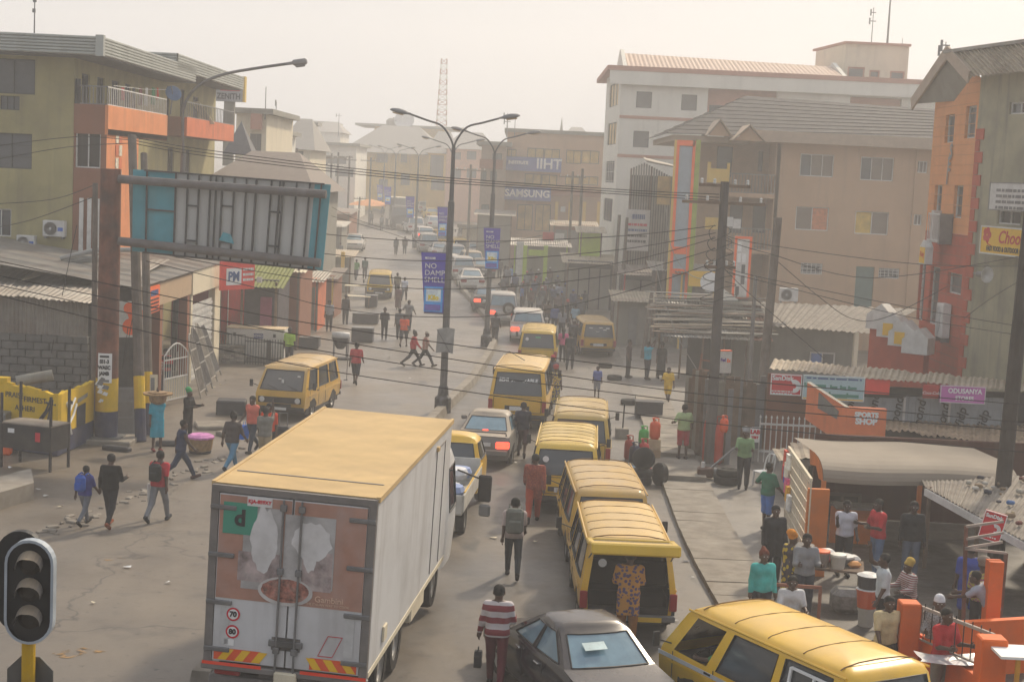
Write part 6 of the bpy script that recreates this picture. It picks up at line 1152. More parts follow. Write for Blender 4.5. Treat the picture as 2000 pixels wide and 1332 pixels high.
# ---- saloon / hatchback ----
def car(label, loc, h, pm, L=4.5, w=.87, H=1.45, kind='saloon', gm=None, lit=0, group='cars in the traffic', detail=True, cat='car'):
    t = thing('car', label, cat, loc, head(h), group); t.scale = (1.13,)*3 if loc.y > 70 else (1,)*3; f = L/2; gm = gm or M_CARGB; fa, ra = f-.9, -f+.95; ar = .36
    W3 = ((.04, .46), (.52, .96)) if kind != 'suv' else ((.04, .36), (.41, .68), (.72, .97))
    st = sorted({0, 1, *[v for r in W3 for v in r], *[min(1, max(0, ((f-.16)-y)/(L-.32))) for c in (fa, ra) for y in (c-ar, c-ar*.8, c-ar*.45, c, c+ar*.45, c+ar*.8, c+ar)]})
    if kind == 'saloon': cab = [(.92, .98, f-1.15, -f+.75, w*.93), (.95, 1.0, f-1.2, -f+.8, w*.9), (H-.13, H-.13, f-1.95, -f+1.4, w*.72), (H-.06, H-.06, f-2.1, -f+1.55, w*.66)]
    elif kind == 'suv': cab = [(1.02, 1.04, f-1.1, -f+.06, w*.97), (1.05, 1.07, f-1.15, -f+.08, w*.95), (H-.14, H-.14, f-1.75, -f+.25, w*.82), (H-.06, H-.06, f-1.9, -f+.34, w*.76)]
    else: cab = [(.93, .95, f-.95, -f+.1, w*.96), (.96, .98, f-1.0, -f+.13, w*.93), (H-.13, H-.13, f-1.7, -f+.5, w*.78), (H-.06, H-.06, f-1.85, -f+.6, w*.72)]
    LV = [(.24, .24, f-.06, -f+.08, w*.93), (.42, .42, f, -f, w*.98), (.6, .62, f, -f, w), (.7, .82, f-.06, -f+.02, w*.99)] + [(.74, .92, f-.16, -f+.08, w*.95)] + cab
    ringbody(t, LV, st, W3, True, True, [(fa, ar, .31), (ra, ar, .31)], 6, pm, gm, cr=.22, roof=((.035, .84), (.055, .5), (.06, .2)), inset=.012, fb=.1)
    for y in (fa, ra):
        for s in (-1, 1): wheel(t, s*(w-.12), y, .31, .19, side=s)
        MB().box(-w+.05, w-.05, y-.35, y+.35, .35, .66).obj('wheel_well', M_CAB, t)
    MB().box(-w+.08, w-.08, -f+.3, f-.3, .18, .32).obj('underbody', M_BLKP, t)
    for s in (-1, 1):
        MB().bbox(s*w*.7-.2, s*w*.7+.2, -f-.015, -f+.16, .6, .8, .03).obj('tail_lamp', M_RLON if lit else M_RLOFF, t); MB().bbox(s*w*.68-.2, s*w*.68+.18, f-.12, f+.01, .58, .72, .03).obj('headlamp', M_HEAD, t)
        m = MB(); m.bbox(s*(w+.08)-.1, s*(w+.08)+.08, f-1.55, f-1.45, .95, 1.08, .03); m.obj('wing_mirror', pm, t)
        for y in (f-1.9, f-2.75): MB().bbox(s*w-.014, s*w+.022, y-.1, y+.08, .8, .83, .008).obj('door_handle', M_CHR, t)
        for y in (f-1.2, f-2.1, f-3.0): MB().box(s*w*.994-.004, s*w*.994+.006, y-.006, y+.006, .34, .9).obj('door_seam', M_BLKP, t)
    MB().box(-.26, .26, -f-.02, -f-.004, .66, .77).obj('number_plate', M_PLATE, t); MB().bbox(-w*.9, w*.9, -f-.05, -f+.06, .38, .56, .03).obj('rear_bumper', pm, t); MB().bbox(-w*.9, w*.9, f-.06, f+.05, .36, .54, .03).obj('front_bumper', pm, t); MB().box(-.4, .4, f-.01, f+.02, .58, .68).obj('grille', M_BLKP, t)
    MB().bbox(-w+.15, w-.15, f-2.6, f-2.45, .5, 1.12, .05).bbox(-w+.15, w-.15, f-3.5, f-3.35, .5, 1.08, .05).box(-w+.1, w-.1, f-3.5, f-1.4, .4, .45).obj('seats', M_CAB, t)
    if kind == 'saloon': MB().tube([(-w*.8, -f+.03, .935), (0, -f+.0, .945), (w*.8, -f+.03, .935)], .012, 5).obj('boot_lip', M_BLKP, t)
    return t
P_NAVY = paint('navy', (.007, .009, .02), dust=.13, rough=.2, dirt=0); P_GREY = paint('grey', (.16, .155, .15), dust=.6); P_WHITE = paint('white', (.62, .6, .57), dust=.45); P_SILV = paint('silver', (.42, .42, .42), dust=.4); P_DARK = paint('charcoal', (.06, .06, .065), dust=.4); P_TAN = paint('tan', (.4, .33, .24), dust=.4); P_GREEN = paint('dark_green', (.05, .1, .09), dust=.4)
cA = car('dark navy saloon with pale paper on its rear window, bottom centre', vpl_d(1128, 24.2, -20, .1), -20, P_NAVY, L=4.55, w=.87, H=1.48)
MB().lathe([(.05, 0), (.05, .012), (.035, .012)], (0, -2.27, .86), 16, 'y').obj('badge', M_CHR, cA); MB().box(-.32, .32, -2.3, -2.285, .795, .83).obj('chrome_strip', M_CHR, cA); txt('COROLLA', .05, cA, (.42, -2.285, .85), (R_(88), 0, 0), M_CHR)
pa = MB(); pa.add([(-.35, -1.24, 1.205), (.02, -1.24, 1.215), (.02, -1.07, 1.285), (-.35, -1.07, 1.275)], [(0, 1, 2, 3)]); pa.obj('paper_notice', mat('paper_pale', (.5, .62, .62), .6), cA)
cB = car('grey saloon with lit brake lamps and boot spoiler behind the tall minibus', vpl_d(942, 44.6, 6, 2.2), 6, P_GREY, lit=1)
MB().tube([(-.7, -2.1, .96), (-.68, -2.12, 1.06), (.68, -2.12, 1.06), (.7, -2.1, .96)], .03, 6).obj('boot_spoiler', P_GREY, cB)
MB().box(-.08, .08, -1.5, -1.46, 1.0, 1.03).obj('high_brake_lamp', M_RLON, cB)
car('white hatchback with amber indicator ahead of the green-sticker minibus', vpl_d(1031, 83, 0, 2.1), 0, P_WHITE, L=4.2, H=1.6, kind='suv', lit=1)
sv = car('silver off-roader with spare wheel on its back door', vpl_d(982, 94, -3, 2.1), -3, P_SILV, L=4.3, H=1.75, kind='suv', lit=1); o = wheel(sv, .35, -2.22, .33, .2); o.location = (.3, -2.25, .95); o.rotation_euler = (0, 0, -math.pi/2)
car('dark car beside the silver off-roader', vpl_d(952, 103, -4, 2.1), -4, P_DARK, lit=1)
car('white saloon seen from behind left of the off-roader', vplace(922, 570, -6, 2.2), -6, P_WHITE)
car('white off-roader behind the nearest purple banner pole', vpl_d(890, 138, -8, 2.1), -8, P_WHITE, H=1.75, kind='suv')
car('tan estate car right of the white off-roader', vpl_d(923, 134, -8, 2.1), -8, P_TAN, H=1.6, kind='suv')
minibus('far yellow minibus behind the white off-roader', vpl_d(902, 148, -8, 2.2), -8, P_YELB); minibus('far yellow minibus partly behind the nearest lamp post', vpl_d(868, 158, -9, 2.2), -9, P_YEL)
minibus('tall grey van in the far right lane', vpl_d(922, 160, -9, 2.2), -9, paint('van_grey', (.3, .3, .3)), H=2.6, L=5.4, W_=1.05, group='vans in the far traffic', text=None)
for k, (px, d, pm, kd, lb) in enumerate(((832, 166, P_WHITE, 'hatch', 'far white hatchback with red lamps left of the lamp post'), (812, 178, P_WHITE, 'suv', 'far white car nearest the median bend'), (850, 186, P_WHITE, 'hatch', 'far white car behind the second banner'), (800, 198, P_TAN, 'saloon', 'far tan car at the median bend'), (846, 204, P_YELB, 'saloon', 'far yellow taxi under the second banner'), (830, 220, P_WHITE, 'saloon', 'farthest white car in the queue'), (852, 232, P_GREEN, 'suv', 'far dark green car at the end of the queue'))): car(lb, vpl_d(px, d, -12, 2), -12, pm, kind=kd, lit=int(k == 0), H=1.45 if kd != 'suv' else 1.7)
car('white car facing the camera by the far left kiosk', vplace(689, 492, 178, -2.1), 178, P_WHITE)
for px, d, pm, kd, lb in ((905, 126, P_SILV, 'suv', 'silver car queued ahead of the white saloon'), (880, 131, P_WHITE, 'hatch', 'white hatchback beside the median behind the near banner'), (946, 128, P_DARK, 'saloon', 'dark saloon right of the tan estate car'), (862, 144, P_WHITE, 'saloon', 'white saloon half hidden by the nearest lamp post'), (932, 146, P_SILV, 'saloon', 'silver saloon under the second banner'), (838, 152, P_SILV, 'suv', 'silver car at the median in the far queue')): car(lb, vpl_d(px, d, -8, 2), -8, pm, kind=kd, H=1.45 if kd != 'suv' else 1.7)
# ---- generic pickup ahead of the lorry ----
pk = thing('pickup_truck', 'yellow cabbed pickup with white sacks in its bed beside the lorry', 'pickup', vpl_d(858, 37.2, 5, 0), head(5)); 
LV = [(.35, .35, 3.3, 1.5, .82), (.6, .6, 3.35, 1.5, .86), (.95, .95, 3.3, 1.5, .87), (1.2, 1.2, 3.1, 1.52, .84), (1.62, 1.62, 2.75, 1.62, .74), (1.7, 1.7, 2.6, 1.72, .68)]
ringbody(pk, LV, [0, .06, .2, .4, .6, .8, .94, 1], ((.06, .94),), True, True, (), 3, P_YELC, M_CARG, cr=.12)
P_SIDE = mat('dropside_white', (.55, .53, .48), .6, var=.12, dirt=.4)
for nm, b in (('bed_floor', (-.85, .85, -2.3, 1.42, .62, .7)), ('dropside', (-.9, -.85, -2.3, 1.42, .7, 1.1)), ('dropside', (.85, .9, -2.3, 1.42, .7, 1.1)), ('tailboard', (-.85, .85, -2.34, -2.3, .66, 1.1)), ('headboard', (-.85, .85, 1.38, 1.43, .7, 1.3))): MB().bbox(*b, .01).obj(nm, P_SIDE, pk)
for y in (2.45, -1.4):
    for s in (-1, 1): wheel(pk, s*.74, y, .34, .2, side=s)
MB().box(-.4, .4, -2.2, 3.1, .35, .6).obj('chassis', M_BLKP, pk); MB().tube([(.9, -2.3, 1.18), (.9, 1.4, 1.18)], .025, 6).obj('side_rail', P_YELC, pk)
for k in range(9): 
    mb = MB(); mb.lathe([(.02, -.14), (.3, -.12), (.36, 0), (.3, .12), (.02, .14)], n=10); mb.obj('sack', mat('sack_'+('white', 'blue')[k % 3 == 1], ((.6, .6, .62), (.25, .32, .52))[k % 3 == 1], .7, var=.2), label='woven sack lying in the pickup bed beside the lorry', cat='sack', group='sacks in the pickup bed', loc=pk.matrix_basis @ Vector(((k % 2-.5)*.8+random.uniform(-.1, .1), -1.9+k*.38, .92+.12*(k % 3))), rz=random.uniform(0, 3))
# ---- box lorry ----
LOR = vpl_d(553, 22.5, 6.5, 0); LOR.z = 0
lo = thing('box_lorry', 'large white box lorry with worn food advert on its rear doors, left centre foreground', 'lorry', LOR, head(6.5)); lo.rotation_euler = (R_(1.0), R_(1.7), head(6.5))
M_LW = mat('lorry_white', (.60, .60, .60), .5, var=.06, scale=.8, dirt=.3, streak=.35); M_LROOF = mat('lorry_roof_tan', hexc('c2a676'), .8, var=.14, scale=.9, dirt=.45, dirtcol=(.3, .21, .12)); M_LFR = mat('lorry_frame', (.2, .185, .175), .6, metal=.3, var=.2, dirt=.3); M_TERRA = mat('advert_terracotta', hexc('a97f6e'), .7, var=.14, scale=2.5, dirt=.45, dirtcol=(.42, .34, .31), streak=.3)  # M_LROOF: tan base colour over the whole roof, darker in patches
bx, bl, z0, z1 = 1.26, 7.0, .86, 3.6
MB().bbox(-bx, bx, .07, bl, z0, z1, .02).obj('cargo_box', M_LW, lo); MB().box(-bx+.03, bx-.03, .06, bl-.03, z1+.002, z1+.02).obj('roof_panel', M_LROOF, lo)
for s in (-1, 1): MB().box(s*bx-.03, s*bx+.03, .05, bl, z1-.05, z1+.035).obj('roof_rail', M_LROOF, lo); MB().box(s*(bx-.06)-.06, s*(bx-.06)+.06, -.03, .06, z0, z1).obj('corner_post', M_LFR, lo)
MB().box(-bx+.002, bx-.002, -.032, .055, z1-.1, z1-.001).obj('header_beam', M_LFR, lo); MB().box(-bx+.1, bx-.1, .9, .94, z1+.021, z1+.03).obj('roof_seam', M_LFR, lo)
zm = z0+1.02
for s, nm in ((-1, 'left'), (1, 'right')):
    xa, xb = (-bx+.13, -.015) if s < 0 else (.015, bx-.13)
    d = MB().box(xa, xb, -.02, .05, z0+.04, z1-.12).obj('rear_door', M_LW, lo); MB().box(xa+.01, xb-.005, -.026, -.021, zm, z1-.14).obj('advert_panel', M_TERRA, d)
    xr = s*.14; MB().cyl((xr, -.06, z0-.02), (xr, -.06, z1-.13), .018, n=8).obj('lock_rod', M_STEEL, d)
    for z in (z0+.3, zm+.5, z1-.25): MB().bbox(xr-.05, xr+.05, -.08, -.022, z-.05, z+.05, .01).obj('rod_keeper', M_STEEL, d)
    MB().bbox(xr-.1*s-.22, xr-.1*s+.22, -.07, -.022, z0+.36, z0+.46, .01).obj('door_handle', M_STEEL, d); MB().box(xr-s*.12-.2, xr-s*.12+.2, -.03, -.021, z0+.3, z0+.5).obj('handle_plate', M_LFR, d)
    for k in range(4): z = z0+.22+k*.73; MB().bbox(s*(bx-.2)-.2, s*(bx-.2)+.2, -.06, -.021, z-.035, z+.035, .01).box(s*(bx-.2)-.19, s*(bx-.2)+.19, -.064, -.06, z-.004, z+.004).obj('door_hinge', M_STEEL, d)
    MB().box(s*(bx-.3)-.07, s*(bx-.3)+.07, -.03, -.021, z0+.3, z0+.95).obj('vertical_strip', mat('dull_strip', (.5, .5, .49), .5), d)
    b = MB().box(s*(bx-.52)-.36, s*(bx-.52)+.36, -.034, -.027, z0+.06, z0+.24).obj('hazard_board', mat('hazard_red', hexc('e0582e'), .5, var=.05), d)
    for k in range(3): x0 = s*(bx-.52)-.3+k*.26; MB().add([(x0, -.037, z0+.065), (x0+.13, -.037, z0+.065), (x0+.13+s*-.12, -.037, z0+.235), (x0+s*-.12, -.037, z0+.235)], [(0, 1, 2, 3)]).obj('hazard_stripe', mat('hazard_yellow', hexc('e8b820'), .5, var=.05), b)
# advert pictures: plain worn food photograph, repainted white patches
def ad(x0, x1, za, zb, m, nm='advert_print', y=-.031): return MB().box(x0, x1, y-.002, y, za, zb).obj(nm, m, lo)
M_ADG = mat('advert_grey', (.42, .41, .40), .6, var=.35, scale=2.2, dirt=.5, dirtcol=(.2, .16, .15)); M_ADW = mat('advert_white', (.66, .65, .64), .6, var=.1, dirt=.3); M_ADR = mat('advert_sauce', (.30, .12, .09), .6, var=.8, scale=14, dirt=.4, dirtcol=(.5, .42, .36)); M_ADB = mat('advert_faded', (.34, .27, .26), .6, var=.6, scale=5, dirt=.5, dirtcol=(.55, .5, .48))
ad(-.74, -.16, zm+.18, z1-.28, M_ADG); ad(-.11, .66, zm+.28, z1-.34, M_ADG); ad(-.8, -.16, zm+.3, zm+.75, M_ADB, y=-.034); ad(.18, .64, zm+.25, zm+.85, M_ADB, y=-.034)
def blob(cx, cz, rx, rz_, m, y, jag=.12, n=26, nm='advert_print'):
    V_ = [(cx+rx*(1+random.uniform(-jag, jag))*math.cos(2*math.pi*k/n), y, cz+rz_*(1+random.uniform(-jag, jag))*math.sin(2*math.pi*k/n)) for k in range(n)]; MB().add(V_, [tuple(range(n))]).obj(nm, m, lo)
blob(-.42, zm+.95, .2, .5, M_ADW, -.038); blob(.32, zm+1.0, .3, .3, M_ADW, -.038); blob(.3, zm+.78, .1, .25, M_ADW, -.039)
blob(-.05, zm+.2, .42, .22, mat('bowl_rim', (.5, .48, .46), .4), -.041, .01, 30, 'bowl_print'); blob(-.05, zm+.21, .37, .18, M_ADR, -.043, .04, 30, 'bowl_print')
b = MB().box(-bx+.2, -bx+.72, -.036, -.028, z1-.72, z1-.24).obj('green_sticker', mat('teal_sticker', hexc('3f8f78'), .6, var=.06), lo); txt('d', .34, lo, (-bx+.46, -.04, z1-.48), (math.pi/2, 0, 0), M_TXT, bold=.012); 
MB().box(-bx+.56, -bx+.94, -.04, -.03, z1-.27, z1-.12).obj('number_plate', M_PLATE, lo); txt('KJA-859XY', .075, lo, (-bx+.75, -.042, z1-.2), (math.pi/2, 0, 0), M_RTXT, bold=.003)
txt('Gambini', .13, lo, (.62, -.034, zm+.13), (math.pi/2, 0, 0), mat('cream_print', hexc('d8b8a0'), .6, var=0)); txt('THE ITALIAN WAY TO COOK', .05, lo, (.6, -.034, zm+.05), (math.pi/2, 0, 0), mat('cream_print'))
for k, s_ in ((0, '70'), (1, '80')):
    z = z0+.78-k*.27; MB().lathe([(.105, -.03), (.001, -.032)], (-.83, 0, z), 24, 'y').obj('speed_disc', M_RTXT, lo); MB().lathe([(.078, -.033), (.001, -.035)], (-.83, 0, z), 24, 'y').obj('speed_disc', M_WTXT, lo); txt(s_, .11, lo, (-.83, -.038, z), (math.pi/2, 0, 0), M_TXT, bold=.005)
MB().box(-.95, -.8, -.03, -.024, z0+.29, z0+.39).obj('small_label', M_WTXT, lo); mb = MB(); P_ = [(.5, z0+.28), (.72, z0+.28), (.86, z0+.6), (.64, z0+.6)]
for a, c in zip(P_, P_[1:]+P_[:1]): mb.beam((a[0], -.028, a[1]), (c[0], -.028, c[1]), .008)
mb.obj('red_outline', M_RTXT, lo)
MB().bbox(-bx-.03, bx+.02, -.06, .05, z0-.1, z0-.004, .015).obj('tail_beam', M_LFR, lo); MB().box(-bx-.01, -.35, -.066, -.061, z0-.02, z0+.03).obj('reflector_strip', mat('red_reflector', hexc('e8452a'), .4, var=.05), lo); MB().box(.25, bx, -.066, -.061, z0-.02, z0+.03).obj('reflector_strip', mat('red_reflector'), lo); MB().bbox(-.14, .2, -.12, .0, z0-.28, z0-.02, .02).obj('hanging_plate', M_CREAM, lo); MB().bbox(-bx+.05, bx-.05, .1, .3, .48, .62, .02).obj('underrun_bar', M_LFR, lo)
for s in (-1, 1): MB().bbox(s*.9-.2, s*.9+.2, .02, .09, .66, .8, .02).obj('tail_lamp', M_RLOFF, lo)
MB().box(-.45, .45, .2, bl+1.6, .62, .93).obj('chassis', M_LFR, lo)
# side details
for y0_, y1_ in ((5.35, 6.25),):
    mb = MB()
    for a, c in (((y0_, z0+.15), (y0_, z1-.25)), ((y1_, z0+.15), (y1_, z1-.25)), ((y0_, z1-.25), (y1_, z1-.25))): mb.beam((bx+.006, a[0], a[1]), (bx+.006, c[0], c[1]), .03, .014)
    mb.obj('side_door_seam', M_LFR, lo)
MB().bbox(bx-.01, bx+.05, 5.25, 5.4, z1-.28, z1-.2, .01).obj('door_trim', M_LROOF, lo); MB().bbox(bx, bx+.04, 1.0, 1.25, z0+.25, z0+.5, .01).obj('side_vent', M_CREAM, lo); MB().box(bx-.03, bx+.012, .06, bl, z0-.01, z0+.08).obj('lower_rail', M_CREAM, lo)
for y in (1.6, 2.85, 6.6):
    for s in (-1, 1): wheel(lo, s*1.02, y, .5, .3, side=s)
for s in (-1, 1):
    for y in (1.6, 2.85): MB().tube([(s*1.03, y-.62, .62), (s*1.03, y-.45, 1.0), (s*1.03, y, 1.13 if False else .94), (s*1.03, y+.62, .62)], .04, 5).obj('mudguard', M_BLKP, lo)
MB().bbox(.75, 1.22, 3.9, 5.2, .5, .9, .03).obj('side_skirt', M_CREAM, lo)
LVc = [(.5, .5, bl+2.0, bl+.25, 1.18), (1.2, 1.2, bl+2.05, bl+.22, 1.22), (1.6, 1.6, bl+2.0, bl+.22, 1.22), (2.5, 2.5, bl+1.8, bl+.25, 1.16), (2.75, 2.75, bl+1.6, bl+.3, 1.1)]
ringbody(lo, LVc, [0, .1, .3, .6, .75, .9, 1], ((.1, .75),), True, False, (), 2, M_LW, M_CARG, cr=.15)
m = MB(); m.beam((1.2, bl+1.6, 2.3), (1.75, bl+1.35, 2.2), .03); m.bbox(1.68, 1.95, bl+1.3, bl+1.38, 1.75, 2.3, .03); m.obj('wing_mirror', M_BLKP, lo); MB().bbox(1.72, 1.96, bl+1.3, bl+1.38, 1.45, 1.7, .05).obj('wide_mirror', M_STEEL, lo)
# far lorry
fl = thing('box_lorry', 'far grey box lorry in the oncoming lane behind a banner', 'lorry', vplace(778, 446, 170, -3), head(170)); MB().bbox(-1.2, 1.2, -3, 3.2, .9, 3.6, .03).obj('cargo_box', paint('lorry_far', (.22, .22, .21)), fl); MB().box(-1.15, 1.15, -2.95, 3.15, 3.601, 3.62).obj('roof_panel', M_CREAM, fl)
ringbody(fl, [(.5, .5, 5.2, 3.4, 1.1), (1.5, 1.5, 5.2, 3.4, 1.12), (2.4, 2.4, 5.0, 3.45, 1.05), (2.6, 2.6, 4.8, 3.5, 1.0)], [0, .1, .6, .9, 1], ((.1, .6),), True, False, (), 1, P_DARK, M_CARG)
for y in (4.3, -1.8):
    for s in (-1, 1): wheel(fl, s*1.0, y, .48, .28, side=s)
# ---------------- street lamps and banners ----------------
M_LAMP = mat('lamp_grey', (.13, .13, .13), .6, metal=.3, var=.2, dirt=.3); M_LHEAD = mat('lamp_head', (.2, .2, .2), .5, var=.15); M_LENS = mat('lamp_lens', (.5, .36, .2), .3, var=.1); M_BAN = mat('purple_banner', hexc('5a50b4'), .7, var=.06); M_BANB = mat('banner_sky_blue', hexc('4aa2f4'), .7, var=.25, scale=4); M_BANL = mat('banner_pale', hexc('dceaf8'), .7, var=.2, scale=6)
def banner(loc, w, h, label, rz=0, side=-1, det=True):
    t = thing('street_banner', label, 'banner', loc, rz, 'purple banners on the lamp posts'); x = side*w/2 - (.0); n_ = 6; mb = MB()
    tp = lambda z: .5*w*(.78+.22*(z/h))      # banner tapers to the bottom
    for i in range(n_): z0, z1 = h*i/n_, h*(i+1)/n_; y = lambda z: .03*math.sin(z*2.2); mb.slab((x-tp(z0)+ (w*.5-tp(z0))*-side*.9, y(z0), z0), (x+tp(z0)+(w*.5-tp(z0))*-side*.9, y(z0), z0), (x+tp(z1)+(w*.5-tp(z1))*-side*.9, y(z1), z1), (x-tp(z1)+(w*.5-tp(z1))*-side*.9, y(z1), z1), .012)
    mb.obj('banner_cloth', M_BAN, t); MB().box(min(0, side*w), max(0, side*w), -.02, .02, h, h+.04).box(min(0, side*w*.8), max(0, side*w*.8), -.02, .02, -.04, 0).obj('banner_bar', M_STEEL, t)
    cx = x+.06*-side
    MB().box(cx-w*.38, cx+w*.38, -.05, -.045, h*.02, h*.44).obj('packet_print', M_BANB, t); MB().box(cx-w*.3, cx+w*.3, -.06, -.051, h*.19, h*.41).obj('packet_print', M_BANL, t); MB().box(cx-w*.34, cx+w*.3, -.06, -.052, h*.04, h*.14).obj('packet_print', mat('banner_purple_pack', hexc('6a62b8'), .7, var=.2, scale=7), t)
    if det:
        for k, s_ in enumerate(('NO', 'DAMP', 'SMELL')): txt(s_, w*.3, t, (cx-w*.4, -.05, h*(.78-.115*k)), (math.pi/2, 0, 0), M_WTXT, align='LEFT', squash=1.02)
        txt('Kilo', w*.26, t, (cx, -.065, h*.255), (math.pi/2, 0, 0), mat('yellow_print', hexc('e8d23c'), .6, var=0), bold=.014); MB().box(cx-w*.4, cx+w*.02, -.05, -.046, h*.895, h*.93).obj('white_label', M_WTXT, t); txt('NEW', w*.1, t, (cx-w*.2, -.055, h*.912), (math.pi/2, 0, 0), M_BAN)
    else:
        for k, s_ in enumerate(('NO', 'DAMP', 'SMELL')): txt(s_, w*.3, t, (cx-w*.4, -.05, h*(.78-.115*k)), (math.pi/2, 0, 0), M_WTXT, align='LEFT')
        MB().box(cx-w*.22, cx+w*.22, -.065, -.061, h*.22, h*.29).obj('yellow_print_block', mat('yellow_print'), t)
    return t
def lamp(label, base, H, arm=1.85, rz=0, det=True):
    t = thing('street_lamp', label, 'street lamp', base, rz, 'double-armed street lamps on the median'); fk = H-1.0
    MB().tube([(0, 0, 0), (0, 0, H*.72), (0, 0, H*.725), (0, 0, fk)], [.14, .12, .085, .07], 10).obj('pole', M_LAMP, t)
    MB().lathe([(.3, 0), (.3, .55), (.2, .65), (.17, .95), (.14, 1.0)], n=8).obj('base_sleeve', mat('postered_black', (.04, .04, .045), .6, var=.7, scale=7, dirt=.4, dirtcol=(.4, .4, .4)), t)
    for s in (-1, 1):
        P = catmull([(0, 0, fk-.1), (s*.1, 0, fk+.25), (s*.45, 0, fk+.72), (s*1.0, 0, fk+.9), (s*arm*.85, 0, fk+1.08)], 4); a = MB().tube(P, .04, 6).obj('arm', M_LAMP, t)
        h = MB(); h.M = Matrix.Translation((s*arm*.85, 0, fk+1.08)) @ Matrix.Rotation(-s*R_(10), 4, 'Y')
        V_, F_ = [], []; pr = [(0, .05, .05), (.12, .06, .06), (.2, .13, .1), (.45, .16, .12), (.68, .1, .08), (.76, .02, .03)]; n_ = 10
        for xx, wy, hz_ in pr:
            for k in range(n_): an = 2*math.pi*k/n_; V_.append((s*xx, wy*math.cos(an), hz_*max(math.sin(an), -.45)))
        for i in range(len(pr)-1): F_ += [(i*n_+k, i*n_+(k+1) % n_, (i+1)*n_+(k+1) % n_, (i+1)*n_+k) for k in range(n_)]
        h.add(V_, F_+[tuple(range(n_)), tuple(range((len(pr)-1)*n_, len(pr)*n_))]); h.obj('lamp_head', M_LHEAD, a, smooth=True)
        l = MB(); l.M = h.M; l.bbox(min(s*.25, s*.65), max(s*.25, s*.65), -.1, .1, -.1, -.05, .02); l.obj('lens', M_LENS, a)
    return t
LA = G(864, 806); lamp('nearest double-armed street lamp with black postered base', LA, at(883, 232, LA.y).z - LA.z)
q = at(866, 612, LA.y-.15); banner(q, 48*LA.y/FPX, 117*LA.y/FPX, 'nearest and largest purple NO DAMP SMELL banner')
bx_ = thing('crumpled_sign_board', 'crumpled blank grey sign board strapped to the nearest lamp post', 'sign', at(868, 690, LA.y-.2)); mb = MB(); mb.slab((-.32, 0, 0), (.02, -.05, .06), (.06, -.04, .95), (-.28, 0, .86), .03); mb.slab((.02, -.05, .06), (.3, .02, .0), (.34, 0, .9), (.06, -.04, .95), .03); mb.obj('board', mat('crumpled_grey', (.3, .3, .29), .7, var=.2), bx_); MB().beam((-.3, -.06, .86), (.2, -.08, .05), .03).obj('brace', M_STEEL, bx_)
for k, (px, d, pyt, bpx, lb) in enumerate(((962, 80, 262, (974, 526, 33, 79), 'second'), (880, 112, 276, (872, 462, 20, 56), 'third'), (814, 158, 288, (808, 426, 17, 41), 'fourth'), (770, 186, 290, (763, 400, 14, 34), 'fifth'), (748, 215, 288, (747, 392, 12, 30), 'sixth'))):
    p = at(px, 400, d); b = Vector((p.x, d, gz(d))); tp = at(px+(8 if k < 2 else 4), pyt, d); lamp(lb+' double-armed street lamp along the median', b, tp.z-b.z, det=k < 2); q = at(bpx[0], bpx[1], d-.2); banner(q, bpx[2]*d/FPX, bpx[3]*d/FPX, lb+' purple banner along the median, counted from the nearest', det=k < 1)
# single curved lamp on the left
p = at(345, 400, 64); b = Vector((p.x, 64, gz(64))); t = thing('street_lamp', 'tall single-armed curved lamp reaching over from the left apartments', 'street lamp', b)
P = [at(*q, 64)-b for q in ((358, 300), (357, 225), (368, 190), (395, 163), (440, 145), (500, 134), (562, 125))]; MB().tube([(0, 0, 0)]+[P[0]], [.13, .1], 10).obj('pole', M_LAMP, t); MB().tube(catmull(P, 4), .06, 8).obj('arm', M_LAMP, t)
h = MB(); h.M = Matrix.Translation(P[-1]) @ Matrix.Rotation(-R_(10), 4, 'Y'); h.bbox(-.05, .3, -.07, .07, -.06, .06, .02); h.bbox(.2, .8, -.17, .17, -.12, .12, .06); h.obj('lamp_head', M_LHEAD, t); l = MB(); l.M = h.M; l.bbox(.3, .7, -.12, .12, -.2, -.1, .04); l.obj('lens', M_LHEAD, t)
# ---------------- billboard seen from behind ----------------
BB = G(207, 862); bbd = thing('billboard', 'back of a teal edged billboard on a thick rusty steel pole', 'billboard', BB); dB = BB.y
zt = at(214, 330, dB).z
MB().tube([(0, 0, 0), (0, 0, .95)], [.34, .34], 20).obj('navy_pole_base', M_NAVY, bbd); MB().tube([(0, 0, .951), (0, 0, 1.95)], [.335, .335], 20).obj('yellow_pole_band', M_YPAINT, bbd); MB().tube([(0, 0, 1.951), (0, 0, zt-BB.z)], [.33, .3], 20).obj('pole', M_RUST, bbd)
MB().bbox(-.8, .9, -.7, .7, -.1, .14, .03).obj('concrete_plinth', M_KERB, bbd); MB().box(-.5, .5, -.45, .45, .14, .17).obj('base_plate', M_STEEL, bbd)
for a, c in (((232, 350), (637, 380)), ((232, 471), (626, 514))): W(bbd).tube([at(*a, dB-.1), at(*c, dB-.6)], .13, 14).obj('support_pipe', mat('pipe_grey', (.14, .13, .125), .6, var=.2, dirt=.4, dirtcol=(.1, .05, .03)), bbd)
def bp(u, v, off=0):   # u,v in 0..1 across the panel
    tl, tr, bl_, br = at(258, 331, dB+.1), at(645, 361, dB-.35), at(256, 491, dB+.1), at(629, 529, dB-.35); p = tl.lerp(tr, u).lerp(bl_.lerp(br, u), v); p.y += .12-off; return p
M_BBG = mat('billboard_back', hexc('b9b9b5'), .7, var=.07, scale=.8, streak=.25); M_TEAL = mat('teal_sheet', hexc('4f9aa6'), .6, var=.1, streak=.2)
for u0, u1, m in ((0, .222, M_TEAL), (.222, .92, M_BBG), (.92, 1, M_TEAL)): W(bbd).slab(bp(u0, 1), bp(u1, 1), bp(u1, 0), bp(u0, 0), .04).obj('panel_sheet', m, bbd)
